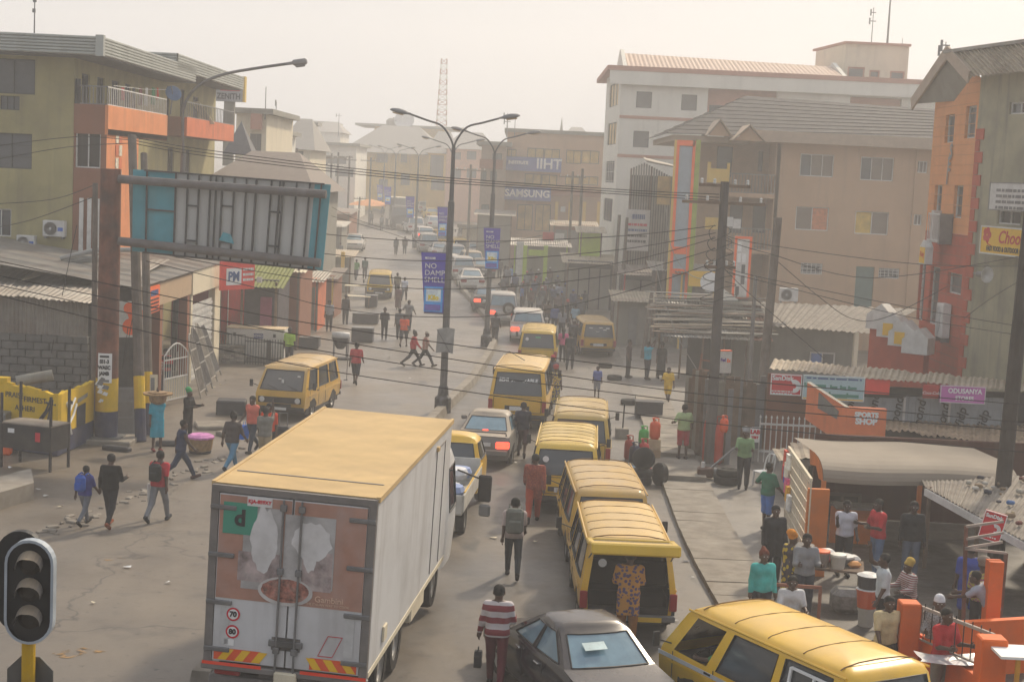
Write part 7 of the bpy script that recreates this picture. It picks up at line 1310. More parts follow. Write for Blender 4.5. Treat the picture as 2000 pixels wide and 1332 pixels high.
M_BAR = mat('frame_bar', (.06, .06, .06), .6, var=.2)
for px in (286, 342, 365, 387, 409, 420, 432, 455, 478, 497, 526, 542, 549, 574, 599, 621): u = (px-258)/380; W(bbd).beam(bp(u, .0, .05), bp(u, 1, .05), .06 if px != 497 else .14, .05).obj('frame_bar', M_BAR, bbd)
for v in (0, 1): W(bbd).beam(bp(.06, v, .05), bp(.97, v, .05), .05).obj('frame_bar', M_BAR, bbd)
for a, c, v in ((286, 342, .47), (365, 387, .38), (365, 387, .8), (431, 455, .35), (431, 455, .78), (526, 549, .37), (526, 549, .77)): W(bbd).beam(bp((a-258)/380, v, .06), bp((c-258)/380, v, .06), .05).obj('cross_bar', M_BAR, bbd)
u = (443-258)/380; W(bbd).add([bp(u-.03, .76, .12), bp(u+.05, .79, .12), bp(u+.03, .68, .12), bp(u-.01, .66, .12)], [(0, 1, 2, 3)]).obj('teal_scrap', M_TEAL, bbd)
pz = at(207, 712, dB-.4); po = thing('pole_poster', 'white exam poster with heavy black lettering on the rusty pole', 'poster', (BB.x, dB-.345, at(207, 745, dB).z)); mb = MB(); n_ = 6; pw, ph = .42, at(207, 710, dB).z-at(207, 748, dB).z+.3
for i in range(n_): a0, a1 = -.65+1.3*i/n_, -.65+1.3*(i+1)/n_; mb.quad((.345*math.sin(a0), .345-.345*math.cos(a0), 0), (.345*math.sin(a1), .345-.345*math.cos(a1), 0), (.345*math.sin(a1), .345-.345*math.cos(a1), ph), (.345*math.sin(a0), .345-.345*math.cos(a0), ph))
mb.obj('paper', M_WTXT, po)
for k, s_ in enumerate(('SS1-3', 'WAEC', 'JAMB')): txt(s_, .15, po, (0, -.012, ph*.72-k*.18), (math.pi/2, 0, 0), M_TXT, bold=.008, squash=.85)
MB().box(-.14, .14, -.01, -.006, ph*.86, ph*.93).obj('headline_bar', M_TXT, po); MB().box(-.15, .15, -.01, -.006, .03, .1).obj('footer_bar', M_STEEL, po)
tp_ = thing('torn_poster', 'torn remains of white posters on the yellow pole band', 'poster', (BB.x, dB-.35, BB.z+1.2)); 
for k in range(12): x, z = random.uniform(-.18, .18), random.uniform(0, .75); s_ = random.uniform(.05, .12); MB().add([(x-s_, -.005-.002*k+x*x, z), (x+s_*.6, -.005-.002*k+x*x, z-s_*.4), (x+s_, -.005-.002*k+x*x, z+s_*.6), (x-s_*.3, -.005-.002*k+x*x, z+s_)], [(0, 1, 2, 3)]).obj('paper_scrap', random.choice((M_WTXT, M_WTXT, M_STEEL)), tp_)
# ---------------- utility poles ----------------
def pole(label, base, top, r0, r1, m=None, arms=(), painted=False, group='utility poles along the street', n=10, name='utility_pole'):
    t = thing(name, label, 'pole', base, 0, group); v = Vector(top)-Vector(base)
    if painted:
        MB().tube([(0, 0, 0), v*(1.0/v.length)], r0, n).obj('navy_band', M_NAVY, t); MB().tube([v*(1.0/v.length), v*(2.0/v.length)], r0*.99, n).obj('yellow_band', M_YPAINT, t); MB().tube([v*(2.0/v.length), v], [r0*.97, r1], n).obj('shaft', m or M_WOOD, t)
    else: MB().tube([(0, 0, -.1), v], [r0, r1], n).obj('shaft', m or M_WOOD, t)
    for f, w, rz in arms:
        c = v*f; d = Vector((math.cos(rz), math.sin(rz), 0)); a = MB().beam(c-d*w/2, c+d*w/2, .09, .09).obj('crossarm', M_WOOD, t)
        for k in (-.45, -.2, .2, .45): MB().lathe([(.03, 0), (.05, .04), (.035, .08), (.05, .12), (.02, .16)], tuple(c+d*w*k+Vector((0, 0, .05))), 8).obj('insulator', M_WHITEM, a)
    return t
M_WPOLE = mat('pole_wood', (.15, .125, .105), .9, var=.3, scale=2, streak=.4); M_CPOLE = mat('pole_concrete', (.2, .19, .175), .95, var=.2, scale=1.4, streak=.4, bump=.3)
pole('thin dark timber pole left of the rusty billboard pole', G(183, 858), at(186, 358, 47), .09, .08, M_WPOLE)
pole('left wooden pole of the pair with yellow and navy painted foot', G(275, 862), at(258, 265, 48.5), .17, .13, M_WPOLE, painted=True); pole('right wooden pole of the pair with yellow and navy painted foot', G(291, 850), at(281, 300, 50), .14, .11, M_WPOLE, painted=True)
PR = G(1385, 905); pole('large concrete utility pole tangled with cables on the right', PR, at(1416, 355, PR.y), .18, .13, mat('dark_concrete_pole', (.11, .1, .092), .95, var=.25, scale=1.4, streak=.5), ((.925, 2.6, .15), (.985, 1.6, .15), (.7, 1.0, .3)))
PR2 = at(1510, 600, 58); pole('plain leaning wooden pole right of the cable-tangled pole', Vector((PR2.x-.25, 58, gz(58))), at(1520, 425, 58), .19, .15, M_WPOLE)
PR3 = G(1942, 1112); pole('dark wooden pole leaning at the right frame edge', PR3, at(2030, 250, PR3.y), .19, .14, mat('dark_pole', (.05, .042, .036), .9, var=.3, scale=2))
pole('slim galvanised pole between the two right utility poles', Vector((at(1466, 700, 62).x, 62, gz(62))), at(1476, 540, 62), .09, .08, M_STEEL)
for k, (px, pt, d, ar) in enumerate(((1207, 420, 92, 0), (1135, 330, 118, 0), (1116, 335, 125, 2.2), (917, 322, 130, 2.6), (577, 290, 120, 0), (622, 300, 160, 3.0), (645, 300, 165, 3.2), (658, 298, 168, 3.2), (680, 305, 170, 1.6), (722, 308, 190, 2.6), (700, 385, 175, 1.4), (1222, 425, 95, 0), (1300, 470, 90, 0), (1272, 560, 78, 0))):
    p = at(px, 400, d); pole(('mid-distance pole before the white building', 'bare pole in front of the institute building', 'crossarm pole in front of the institute building', 'crossarm pole at the right of the far bend', 'pole before the tan left building', 'first of the hazy pole cluster on the left', 'second of the hazy pole cluster on the left', 'third of the hazy pole cluster on the left', 'last of the hazy pole cluster on the left', 'crossarm pole before the far yellow building', 'short pole at the far left kerb', 'second mid-distance pole before the white building', 'pole beside the tall sign column', 'pole among the right pavement stalls')[k], Vector((p.x, d, gz(d))), at(px+3, pt, d), .13, .1, M_WPOLE, ((.95, ar, .2),) if ar else ())
# ---------------- overhead cables ----------------
M_WIRE = mat('cable_black', (.03, .028, .027), .7, var=0); M_WIREG = mat('cable_grey', (.3, .29, .27), .7, var=0)
_wc = {}
def wire(pts, ds, r, label, m=None, group='overhead cables'):
    n_ = len(pts); P = [at(x, y, ds[0]+(ds[1]-ds[0])*i/(n_-1) if len(ds) == 2 else ds[i]) for i, (x, y) in enumerate(pts)]
    C = catmull(P, 7); o = C[0]; MB().tube([p-o for p in C], r, 5).obj('overhead_cable', m or M_WIRE, label=label, cat='cable', group=group, loc=o)
XS_ = (-60, 500, 900, 1260, 1500, 2060)
for nm, ys in (('highest', (498, 613, 675, 721, 748, 795)), ('second highest', (527, 639, 704, 756, 782, 830)), ('second lowest', (545, 662, 728, 774, 800, 846)), ('lowest', (563, 697, 763, 811, 838, 888))): wire(list(zip(XS_, ys)), (36, 24) if False else (33, 31), .0105, nm+' of the four dark cables crossing the whole foreground')
for k, ys in enumerate((((262, 405), (640, 458), (900, 472), (1200, 462), (1398, 441)), ((268, 440), (636, 496), (900, 510), (1200, 489), (1398, 455)), ((270, 470), (633, 529), (900, 546), (1200, 515), (1398, 465)), ((282, 490), (600, 545), (900, 565), (1200, 537), (1398, 486)), ((285, 510), (500, 562), (640, 599), (805, 618), (1000, 614), (1200, 576), (1400, 512)))): wire(ys, (48, 47), .013, ('first', 'second', 'third', 'fourth', 'fifth')[k]+' sagging cable from the wooden poles to the concrete pole, from the top')
for k in range(3): wire([(258, 268+k*6), (408, 294+k*6), (800, 341+k*5), (1200, 370+k*4.5), (1405, 380+k*6)], (49, 47), .013, ('top', 'middle', 'bottom')[k]+' of the three parallel high cables across the far street')
for k, (pts, lb) in enumerate(((((1415, 460), (1500, 479), (1793, 516), (2040, 520)), 'upper right'), (((1418, 470), (1500, 495), (1704, 543), (2020, 496)), 'second right'), (((1520, 512), (1600, 580), (1663, 622), (1730, 620), (1850, 560)), 'drooping right'), (((1420, 525), (1515, 548), (1800, 605), (2040, 645)), 'long right'), (((1420, 532), (1515, 556), (1780, 620), (2040, 662)), 'lower long right'), (((1410, 520), (1460, 570), (1540, 640), (1610, 700)), 'steep right'), (((2040, 520), (1940, 580), (1883, 622)), 'short stay'), (((1300, 405), (1310, 480), (1345, 535), (1400, 550)), 'pale looping'), (((1275, 470), (1290, 560), (1320, 650), (1360, 720)), 'pale stay'))): wire(pts, (50, 49), .012, lb+' cable hanging from the concrete utility pole', M_WIREG if 'pale' in lb else None)
for k, (pts, lb) in enumerate(((((-40, 290), (145, 268), (262, 275)), 'upper cable from the left apartments to the wooden pole'), (((-40, 318), (130, 288), (262, 280)), 'second cable from the left apartments to the wooden pole'), (((-40, 450), (60, 430), (183, 385)), 'cable from the left wall to the thin timber pole'), (((-40, 400), (100, 390), (184, 362)), 'upper cable from the left wall to the thin timber pole'), (((250, 640), (240, 720), (262, 600), (262, 560)), 'loop of cable beside the painted swirl board'), (((100, 690), (125, 560), (150, 440)), 'slack cable hanging over the left zinc roof'), (((640, 420), (760, 455), (830, 478), (905, 485), (1060, 460)), 'slack cable across the far left lane'), (((640, 400), (700, 430), (800, 452), (1000, 440)), 'upper slack cable across the far left lane'))): wire(pts, (48, 49) if pts[0][0] < 600 else (95, 100), .012 if pts[0][0] < 600 else .018, lb)
for k in range(7): a = k*.9; mbp = at(1404, 440+k*22, PR.y-.3); wire([(1396, 440+k*22), (1385-k*3, 452+k*22), (1392, 470+k*20), (1412, 462+k*20), (1428+k*2, 452+k*21), (1416, 440+k*22)], (PR.y-.25, PR.y-.3), .012, ('top', 'second', 'third', 'middle', 'fifth', 'sixth', 'lowest')[k]+' coil of cable bundled on the concrete utility pole', group='cable coils on the concrete pole')
# ---------------- traffic signal in the foreground ----------------
ts = at(58, 1155, 13.0); t = thing('traffic_signal', 'black three-lens traffic signal with grey rim, lower left corner', 'traffic light', (ts.x, 13.0, 0)); zc = ts.z; hw, hh = .2, .45
def stadium(w, h, n=12): return [(w*math.cos(a), (h-w)+w*math.sin(a)) for a in [math.pi*k/n for k in range(n+1)]] + [(w*math.cos(a), -(h-w)+w*math.sin(a)) for a in [math.pi+math.pi*k/n for k in range(n+1)]]
def stad(w, h, y0, y1, dx=0, dz=0): return MB().prism([(x+dx, zc+z+dz) for x, z in stadium(w, h)], y0, y1, 'y')
stad(hw, hh, 0, .06).obj('signal_plate', M_BLACK, t); r = MB(); S1, S0 = stadium(hw+.012, hh+.012), stadium(hw-.012, hh-.012); k_ = len(S1)
r.add([(x, -.03, zc+z) for x, z in S1]+[(x, -.03, zc+z) for x, z in S0]+[(x, .065, zc+z) for x, z in S1], [(i, (i+1) % k_, k_+(i+1) % k_, k_+i) for i in range(k_)]+[(i, 2*k_+i, 2*k_+(i+1) % k_, (i+1) % k_) for i in range(k_)]); r.obj('grey_rim', mat('rim_grey', (.34, .38, .42), .5), t)
stad(hw, hh, .12, .2, -.13, .05).obj('rear_plate', M_BLACK, t); MB().bbox(-.15, .08, .03, .3, zc-.3, zc+.35, .04).obj('housing', M_BLACK, t)
for k in range(3):
    z = zc+.25-k*.24; MB().lathe([(.1, -.005), (.06, -.03), (.001, -.035)], (.0, 0, z), 18, 'y').obj('lens', mat('unlit_lens', (.03, .028, .026), .25), t); mb = MB(); n_ = 12; V_ = []
    for i in range(n_+1):
        a = math.pi*(i/n_)*1.1-.05*math.pi; V_ += [(.115*math.cos(a), -.003, z+.115*math.sin(a)), (.112*math.cos(a)+.01, -.17+.06*abs(math.cos(a)), z+.105*math.sin(a)-.03)]
    mb.add(V_, [(2*i, 2*i+2, 2*i+3, 2*i+1) for i in range(n_)]); o = mb.obj('visor', mat('visor_grey', (.16, .15, .14), .6, dust=.6), t); 
MB().cyl((-.04, .12, 0), (-.04, .12, zc-.2), .06, n=12).obj('post', mat('signal_post_yellow', hexc('b8941c'), .6, var=.15, dirt=.3), t)
oc_ = thing('octagon_sign', 'back of a dark octagonal road sign below the traffic signal', 'sign', (ts.x, 13.0, 0)); zo = at(45, 1340, 13).z; MB().prism([(.22*math.cos(R_(22.5+45*k))-.05, zo+.22*math.sin(R_(22.5+45*k))) for k in range(8)], .2, .215, 'y').obj('plate', mat('sign_back', (.09, .09, .085), .6), oc_); MB().box(-.09, .0, .183, .2, zo-.12, zo-.08).obj('clamp', M_STEEL, oc_)
# ---------------- goods, tyres, cylinders ----------------
def tyre(label, loc, r=.33, w=.2, tilt=(0, 0, 0), group='tyres by the right kerb'):
    o = MB().lathe([(r*.6, -w/2), (r*.9, -w/2), (r, -w*.3), (r, w*.3), (r*.9, w/2), (r*.6, w/2), (r*.66, 0), (r*.6, -w/2)], n=24, axis='x').obj('tyre', M_RUB, label=label, cat='tyre', group=group, loc=loc); o.rotation_euler = tilt; return o
p = G(1288, 948); tyre('tyre standing upright at the front of the tyre heap', p+Vector((0, 0, .33)), tilt=(0, .12, R_(25)))
p = G(1248, 945); tyre('tyre lying flat under the heap by the minibuses', p+Vector((0, 0, .1)), .36, tilt=(0, math.pi/2, 0)); tyre('tyre stacked second in the heap by the minibuses', p+Vector((.05, .1, .31)), .35, tilt=(0, math.pi/2-.05, 0)); tyre('tyre propped on top of the heap by the minibuses', p+Vector((.1, .1, .72)), .33, tilt=(0, .5, R_(70)))
p = G(1418, 945); tyre('bottom tyre of the pair left of the plastic chair', p+Vector((0, 0, .12)), .36, .22, (0, math.pi/2, 0)); tyre('top tyre of the pair left of the plastic chair', p+Vector((.03, .02, .34)), .33, .2, (0, math.pi/2, 0))
for k, (px, py) in enumerate(((1182, 718), (1200, 742), (1228, 790), (1120, 690))): p = G(px, py); tyre(('tyre lying behind the tall crowd minibus', 'worn tyre lying on the forecourt', 'tyre lying beside the dark chest', 'tyre lying at the rear of the kerbside minibus')[k], p+Vector((0, 0, .11)), .33, .2, (0, math.pi/2, 0))
def cylinder(label, loc, c, r=.15, h=.55, m=None, group='gas cylinders for sale'):
    t = thing('gas_cylinder', label, 'gas cylinder', loc, 0, group); m = mat('cyl_'+c, hexc(c), .45, var=.1, dirt=.15)
    MB().lathe([(r*.75, 0), (r*.8, .04), (r*.95, .06), (r, .12), (r, h*.72), (r*.85, h*.86), (r*.4, h*.93), (.02, h*.95)], n=18).obj('tank', m, t, smooth=True); MB().cyl((0, 0, h*.93), (0, 0, h*1.03), .025).obj('valve', M_CHR, t)
    g = MB(); g.tube([(r*.6*math.cos(a), r*.6*math.sin(a), h*1.08) for a in [k*math.pi/5 for k in range(8)]], .018, 5)
    for a in (0, math.pi*.7, math.pi*1.35): g.beam((r*.62*math.cos(a), r*.62*math.sin(a), h*.82), (r*.6*math.cos(a), r*.6*math.sin(a), h*1.08), .03)
    g.obj('collar', m, t); return t
p = G(1262, 892); 
crt = thing('carton_stack', 'two stacked brown cartons under the orange gas cylinder', 'carton', G(1276, 898)); MB().bbox(-.2, .2, -.18, .18, 0, .34, .01).obj('lower_carton', mat('carton', (.36, .25, .15), .9), crt); MB().bbox(-.2, .19, -.17, .18, .345, .66, .01).obj('upper_carton', mat('carton_pale', (.5, .38, .24), .9), crt)
cylinder('orange gas cylinder on top of the cartons', G(1276, 898)+Vector((0, 0, .66)), 'd9582e', .17, .6); cylinder('green gas cylinder beside the orange one', G(1256, 898)+Vector((0, .25, .42)), '3fae4a', .16, .55); cylinder('red gas cylinder below the green one', G(1256, 905)+Vector((0, 0, 0)), 'b8322e', .17, .7); cylinder('dark navy gas cylinder at the front', G(1239, 905), '2c3050', .18, .6); cylinder('dark red gas cylinder at the left of the group', G(1228, 898), 'a83a30', .16, .7)
bs = thing('crate', 'pale plinth under the green gas cylinder', 'crate', G(1256, 898)+Vector((0, .25, 0))); MB().bbox(-.2, .2, -.16, .16, 0, .42, .015).obj('crate', M_STEEL, bs)
for px, py, c, r, lb in ((1232, 915, '4a78a0', .13, 'blue'), (1262, 918, 'd03a34', .15, 'red'), (1225, 922, 'd8b850', .12, 'yellow')): t = thing('burner_ring', lb+' gas burner lying before the gas cylinders', 'burner', G(px, py)); MB().lathe([(r, 0), (r*1.1, .06), (r*.7, .1), (r*.3, .08), (.01, .08)], n=16).obj('burner', mat('burn_'+c, hexc(c), .5), t); MB().tube([(r*.9*math.cos(a), r*.9*math.sin(a), .14) for a in [k*math.pi/6 for k in range(13)]], .012, 5).obj('pan_ring', M_STEEL, t)
p = G(1398, 905); cylinder('tall red gas cylinder before the board screen', p, 'b8402c', .2, 1.35); cylinder('second tall red gas cylinder before the board screen', p+Vector((-.25, .3, 0)), 'a83a28', .16, 1.45); cylinder('small orange cylinder hung on the board screen', at(1415, 818, 45.5)-Vector((0, 0, .4)), 'd8562e', .13, .45)
t = thing('parasol_base', 'grey concrete parasol foot with upright rod', 'parasol base', G(1214, 855)); MB().bbox(-.22, .22, -.22, .22, 0, .34, .02).obj('foot', M_KERB, t); MB().cyl((.02, 0, .34), (.04, 0, 1.2), .025).obj('rod', M_BLACK, t)
t = thing('dark_chest', 'dark grey chest standing on the forecourt behind the gas cylinders', 'chest', G(1266, 815)); MB().bbox(-.5, .5, -.3, .3, 0, .58, .02).obj('chest', mat('chest_grey', (.05, .05, .055), .7), t); MB().box(-.52, .52, -.32, .32, .58, .62).obj('lid', mat('chest_grey'), t)
t = thing('plastic_chair', 'white plastic chair in front of the board screens', 'chair', G(1488, 950), R_(-60))
MB().bbox(-.22, .22, -.2, .22, .42, .45, .02).obj('seat', M_WTXT, t)
for x in (-.2, .2):
    for y in (-.18, .2): MB().beam((x, y, 0), (x*.92, y*.9, .43), .04).obj('leg', M_WTXT, t)
bk_ = MB(); bk_.tube(catmull([(-.2, .2, .43), (-.2, .27, .75), (-.1, .31, .92), (.1, .31, .92), (.2, .27, .75), (.2, .2, .43)], 4), .022, 6)
for x in (-.08, .08): bk_.beam((x, .22, .44), (x, .3, .92), .04, .015)
bk_.obj('backrest', M_WTXT, t)
t = thing('scrap_engine', 'small oily engine on the ground beside the tyre pair', 'engine', G(1378, 935)); MB().bbox(-.25, .2, -.16, .16, .05, .34, .04).obj('block', mat('oily', (.1, .05, .035), .5), t); MB().lathe([(.16, -.06), (.16, .06)], (.28, 0, .2), 14, 'x').obj('flywheel', M_STEEL, t); MB().cyl((-.1, 0, .34), (-.1, 0, .5), .06).obj('filter', M_WHITEM, t); MB().beam((.1, 0, .3), (.9, .5, .9), .05).obj('exhaust_rod', M_STEEL, t)
# left verge: drum grill, freezer chest, tables, basket
t = thing('drum_grill', 'steel drum grill on a tall black stand by the left lane', 'grill', G(664, 702)); MB().lathe([(.02, -.42), (.2, -.4), (.22, 0), (.2, .4), (.02, .42)], (0, 0, 1.08), 14, 'x').obj('drum', M_WHITEM, t, smooth=True); MB().lathe([(.44, 1.02), (.3, .7), (.16, .5)], n=10).obj('fire_bowl', M_BLKP, t)
for s in (-1, 1): MB().box(s*.3-.04, s*.3+.04, -.05, .05, 0, 1.0).obj('leg', M_STEEL, t)
MB().bbox(-.55, .55, -.3, .3, 0, .1, .02).obj('base', M_BLKP, t)
for k, (px, py, w, d, h, lb) in enumerate(((708, 668, .55, .4, .75, 'dark metal box on the left verge below the striped-shirt walker'), (714, 632, .75, .45, .6, 'second dark metal box on the left verge'), (725, 600, .4, .35, .8, 'slim dark cabinet beside the pale tabletop'), (596, 680, .7, .4, .55, 'grey chest beside the orange-shirted sellers'))): t = thing('metal_box', lb, 'box', G(px, py)); MB().bbox(-w, w, -d, d, .05, h, .02).obj('box', mat('box_dark', (.06, .06, .065), .7, var=.2, dirt=.3), t); MB().box(-w*.9, w*.9, -d*.8, d*.8, 0, .06).obj('skid', M_WOOD, t); MB().box(-w-.02, w+.02, -d-.02, d+.02, h, h+.03).obj('lid', M_STEEL, t)
for k, (px, py, lb) in enumerate(((700, 600, 'pale roadside table nearer the camera on the left verge'), (695, 578, 'pale roadside table under the parked minibus front'))): t = thing('roadside_table', lb, 'table', G(px, py)); MB().box(-.8, .8, -.5, .5, .72, .76).obj('table_top', M_CREAM, t); [MB().box(sx*.72-.03, sx*.72+.03, sy*.42-.03, sy*.42+.03, 0, .72).obj('leg', M_WOOD, t) for sx in (-1, 1) for sy in (-1, 1)]
M_BSK = mat('basket', (.3, .19, .09), .9, var=.35, scale=14)
t = thing('basket', 'round woven basket covered with pink cloth on the left pavement', 'basket', G(391, 884)); MB().lathe([(.26, .0), (.34, .12), (.38, .42), (.4, .45), (.36, .44)], n=20).obj('weave', M_BSK, t); MB().lathe([(.4, .44), (.41, .5), (.3, .56), (.15, .54), (.01, .58)], n=14).obj('cloth', mat('pink_cloth', hexc('c985b8'), .9, var=.3, scale=8), t); MB().lathe([(.3, -.02), (.33, .06), (.3, .08)], n=18).obj('tyre_foot', M_RUB, t)
for k, (px, py, w, d, lb, rz) in enumerate(((436, 835, .9, .6, 'broken concrete slab lying beside the basket', .3), (470, 850, .7, .4, 'second broken slab on the left pavement', .7), (330, 870, .4, .15, 'dark stone by the blue-dressed woman', .2), (228, 880, .45, .12, 'dark scrap strip on the left pavement', -.3), (452, 808, .5, .4, 'low dark box seat behind the basket', .1))): o = MB().bbox(-w, w, -d, d, -.02, .14 if k < 4 else .5, .04).obj('pavement_block', M_KERB if k < 2 else mat('chest_grey'), label=lb, cat='block', loc=G(px, py), rz=rz)
# litter
lit = [(20, 915), (45, 930), (12, 938), (75, 958), (95, 880), (110, 890), (90, 970), (118, 992), (430, 752), (440, 745), (418, 758), (100, 905), (1060, 880), (962, 1052), (945, 1000), (1045, 1060), (1340, 1098), (1385, 1085), (1352, 1130), (1390, 1160), (1425, 960), (1330, 870), (700, 720), (715, 640), (730, 655), (565, 770), (1005, 905), (900, 930), (250, 1110), (330, 1140), (180, 1180), (420, 940), (1310, 1190), (1320, 1215), (800, 740), (760, 700), (660, 760)]
for k, (px, py) in enumerate(lit):
    p = G(px, py); s_ = random.uniform(.04, .1); mb = MB(); n_ = 7
    V_ = [(s_*(1+random.uniform(-.4, .4))*math.cos(2*math.pi*i/n_), s_*(.7+random.uniform(-.3, .3))*math.sin(2*math.pi*i/n_), random.uniform(.01, .05)) for i in range(n_)]; mb.add(V_+[(0, 0, .03+random.uniform(0, .02))], [(i, (i+1) % n_, n_) for i in range(n_)]); mb.obj('litter', random.choice((M_WTXT, M_WHITEM, M_CREAM, M_STEEL)), label='scrap of pale litter on the ground', cat='litter', group='litter scattered on the ground', loc=p+Vector((0, 0, .012)))
# sand spill on the left lane
for k, (px, py, r, lb) in enumerate(((150, 1275, .3, 'larger orange sand spill on the left road'), (225, 1092, .14, 'small orange sand spill behind the walkers'))):
    p = G(px, py); n_ = 20; mb = MB(); V_ = [(r*1.6*(1+random.uniform(-.25, .25))*math.cos(2*math.pi*i/n_), r*(.8+random.uniform(-.3, .3))*math.sin(2*math.pi*i/n_), .012) for i in range(n_)]; mb.add(V_+[(0, 0, .03)], [(i, (i+1) % n_, n_) for i in range(n_)]); tag(mb.obj('sand_spill', mat('orange_sand', (.3, .19, .09), .95, var=.4, scale=9), loc=p, rz=.5), lb, 'sand', kind='stuff')
_m = mat('orange_sand'); _n = _m.node_tree.nodes; _t = _n.new('ShaderNodeTexNoise'); _t.inputs['Scale'].default_value = 5; _t.inputs['Detail'].default_value = 6; _g = _n.new('ShaderNodeNewGeometry'); _r = _n.new('ShaderNodeMapRange'); _r.inputs[1].default_value = .48; _r.inputs[2].default_value = .62; _m.node_tree.links.new(_g.outputs['Position'], _t.inputs['Vector']); _m.node_tree.links.new(_t.outputs[0], _r.inputs[0]); _m.node_tree.links.new(_r.outputs[0], _n['Principled BSDF'].inputs['Alpha'])
# ---- food seller's table ----
q = G(1610, 1170); ft = thing('food_table', 'dark trestle table crowded with food bowls by the orange stall', 'table', q, R_(-12)); MB().box(-.9, .75, -.5, .5, .72, .76).obj('table_top', M_WOOD, ft)
for sx in (-.82, .68):
    for sy in (-.42, .42): MB().beam((sx, sy, 0), (sx, sy, .72), .06).obj('leg', M_WOOD, ft)
def tub(label, x, y, r, h, c, lid=None, z=.76, cat='bucket', handle=False):
    t = thing('tub', label, cat, ft.matrix_basis @ Vector((x, y, z)), 0, 'food containers on the table'); MB().lathe([(r*.82, 0), (r, h), (r*1.06, h), (r*1.06, h-.03)], n=18).obj('tub', mat('tub_'+c, hexc(c), .5, var=.08), t, smooth=False)
    MB().lathe([(r*1.05, h), (r*1.04, h+.035), (r*.5, h+.05), (.01, h+.05)], n=18).obj('lid', mat('tub_'+(lid or c), hexc(lid or c), .5), t)
    return t
tub('grey bucket with orange lid on the food table', -.12, -.3, .17, .3, '8a8078', 'e8642c'); tub('white bucket with white lid on the food table', .22, -.32, .16, .26, 'b8b4aa', 'dcd8cc'); tub('blue bowl at the left of the food table', -.45, -.25, .14, .22, '2f66c8'); tub('dark lidded pot at the back of the food table', -.5, .25, .22, .26, '3a3836', '5a5856', cat='pot'); tub('wide steel bowl with pale lid on the food table', .3, .05, .24, .16, '6a6a6a', 'b8b8b4', cat='pot')
for k, (x, y, c, w, h, lb) in enumerate(((-.05, .25, 'e8e4dc', .2, .24, 'white plastic keg'), (-.25, .02, 'd87a78', .16, .1, 'stack of pink foam packs'), (.12, .2, 'e09090', .18, .16, 'pink nylon bags'), (.45, .3, 'c8c4bc', .22, .14, 'grey nylon bags'), (.55, -.1, 'e0a060', .14, .12, 'orange snack bag'))): mb = MB(); mb.bbox(-w, w, -w*.7, w*.7, 0, h, .06); mb.obj('food_pack', mat('pk_'+c, hexc(c), .5, var=.2, scale=6), label=lb+' on the food table', cat='package', group='food packs on the table', loc=ft.matrix_basis @ Vector((x, y, .76)), rz=random.uniform(-.4, .4))
q2 = G(1690, 1222)
for z, r, h, c, lb in ((0, .17, .36, 'b4b0a6', 'white plaster bucket at the bottom of the cooler stack'), (.38, .22, .36, 'c85a34', 'orange cooler stacked on the white bucket'), (.76, .22, .26, '4a4a4c', 'black basin with steel bowl atop the cooler stack')): t = thing('bucket', lb, 'bucket', q2+Vector((0, 0, z))); MB().lathe([(r*.85, 0), (r, h), (r*1.05, h), (r*1.05, h-.03)], n=18).obj('body', mat('bk_'+c, hexc(c), .5, var=.1), t); MB().lathe([(r*1.05, h), (r*.6, h+.04), (.01, h+.03)], n=18).obj('lid', M_WHITEM, t)
mb = MB(); mb.bbox(-.35, .35, -.25, .25, 0, .5, .12); mb.obj('polythene_heap', mat('dull_polythene', (.2, .19, .18), .4, var=.4, scale=7), label='heap of grey polythene sacks beside the food table', cat='sacks', loc=G(1655, 1195))
t = thing('signboard_frame', 'brown timber frame board standing behind the clean yellow minibus', 'frame', G(1545, 1248), R_(-5)); MB().box(-.5, .5, -.02, .02, 1.0, 1.06).obj('top_rail', mat('redwood'), t)
for x in (-.48, .48): MB().box(x-.03, x+.03, -.02, .02, 0, 1.0).obj('upright', mat('redwood'), t)
mb = MB(); mb.prism([(-.22, 0), (.2, .05), (.1, .5), (-.05, .55)], -.1, .1, 'y'); mb.obj('blue_bag', mat('blue_nylon', hexc('4a5f9a'), .5, var=.2), label='blue nylon bag hanging at the orange pillar', cat='bag', loc=at(1576, 1062, 36.2))
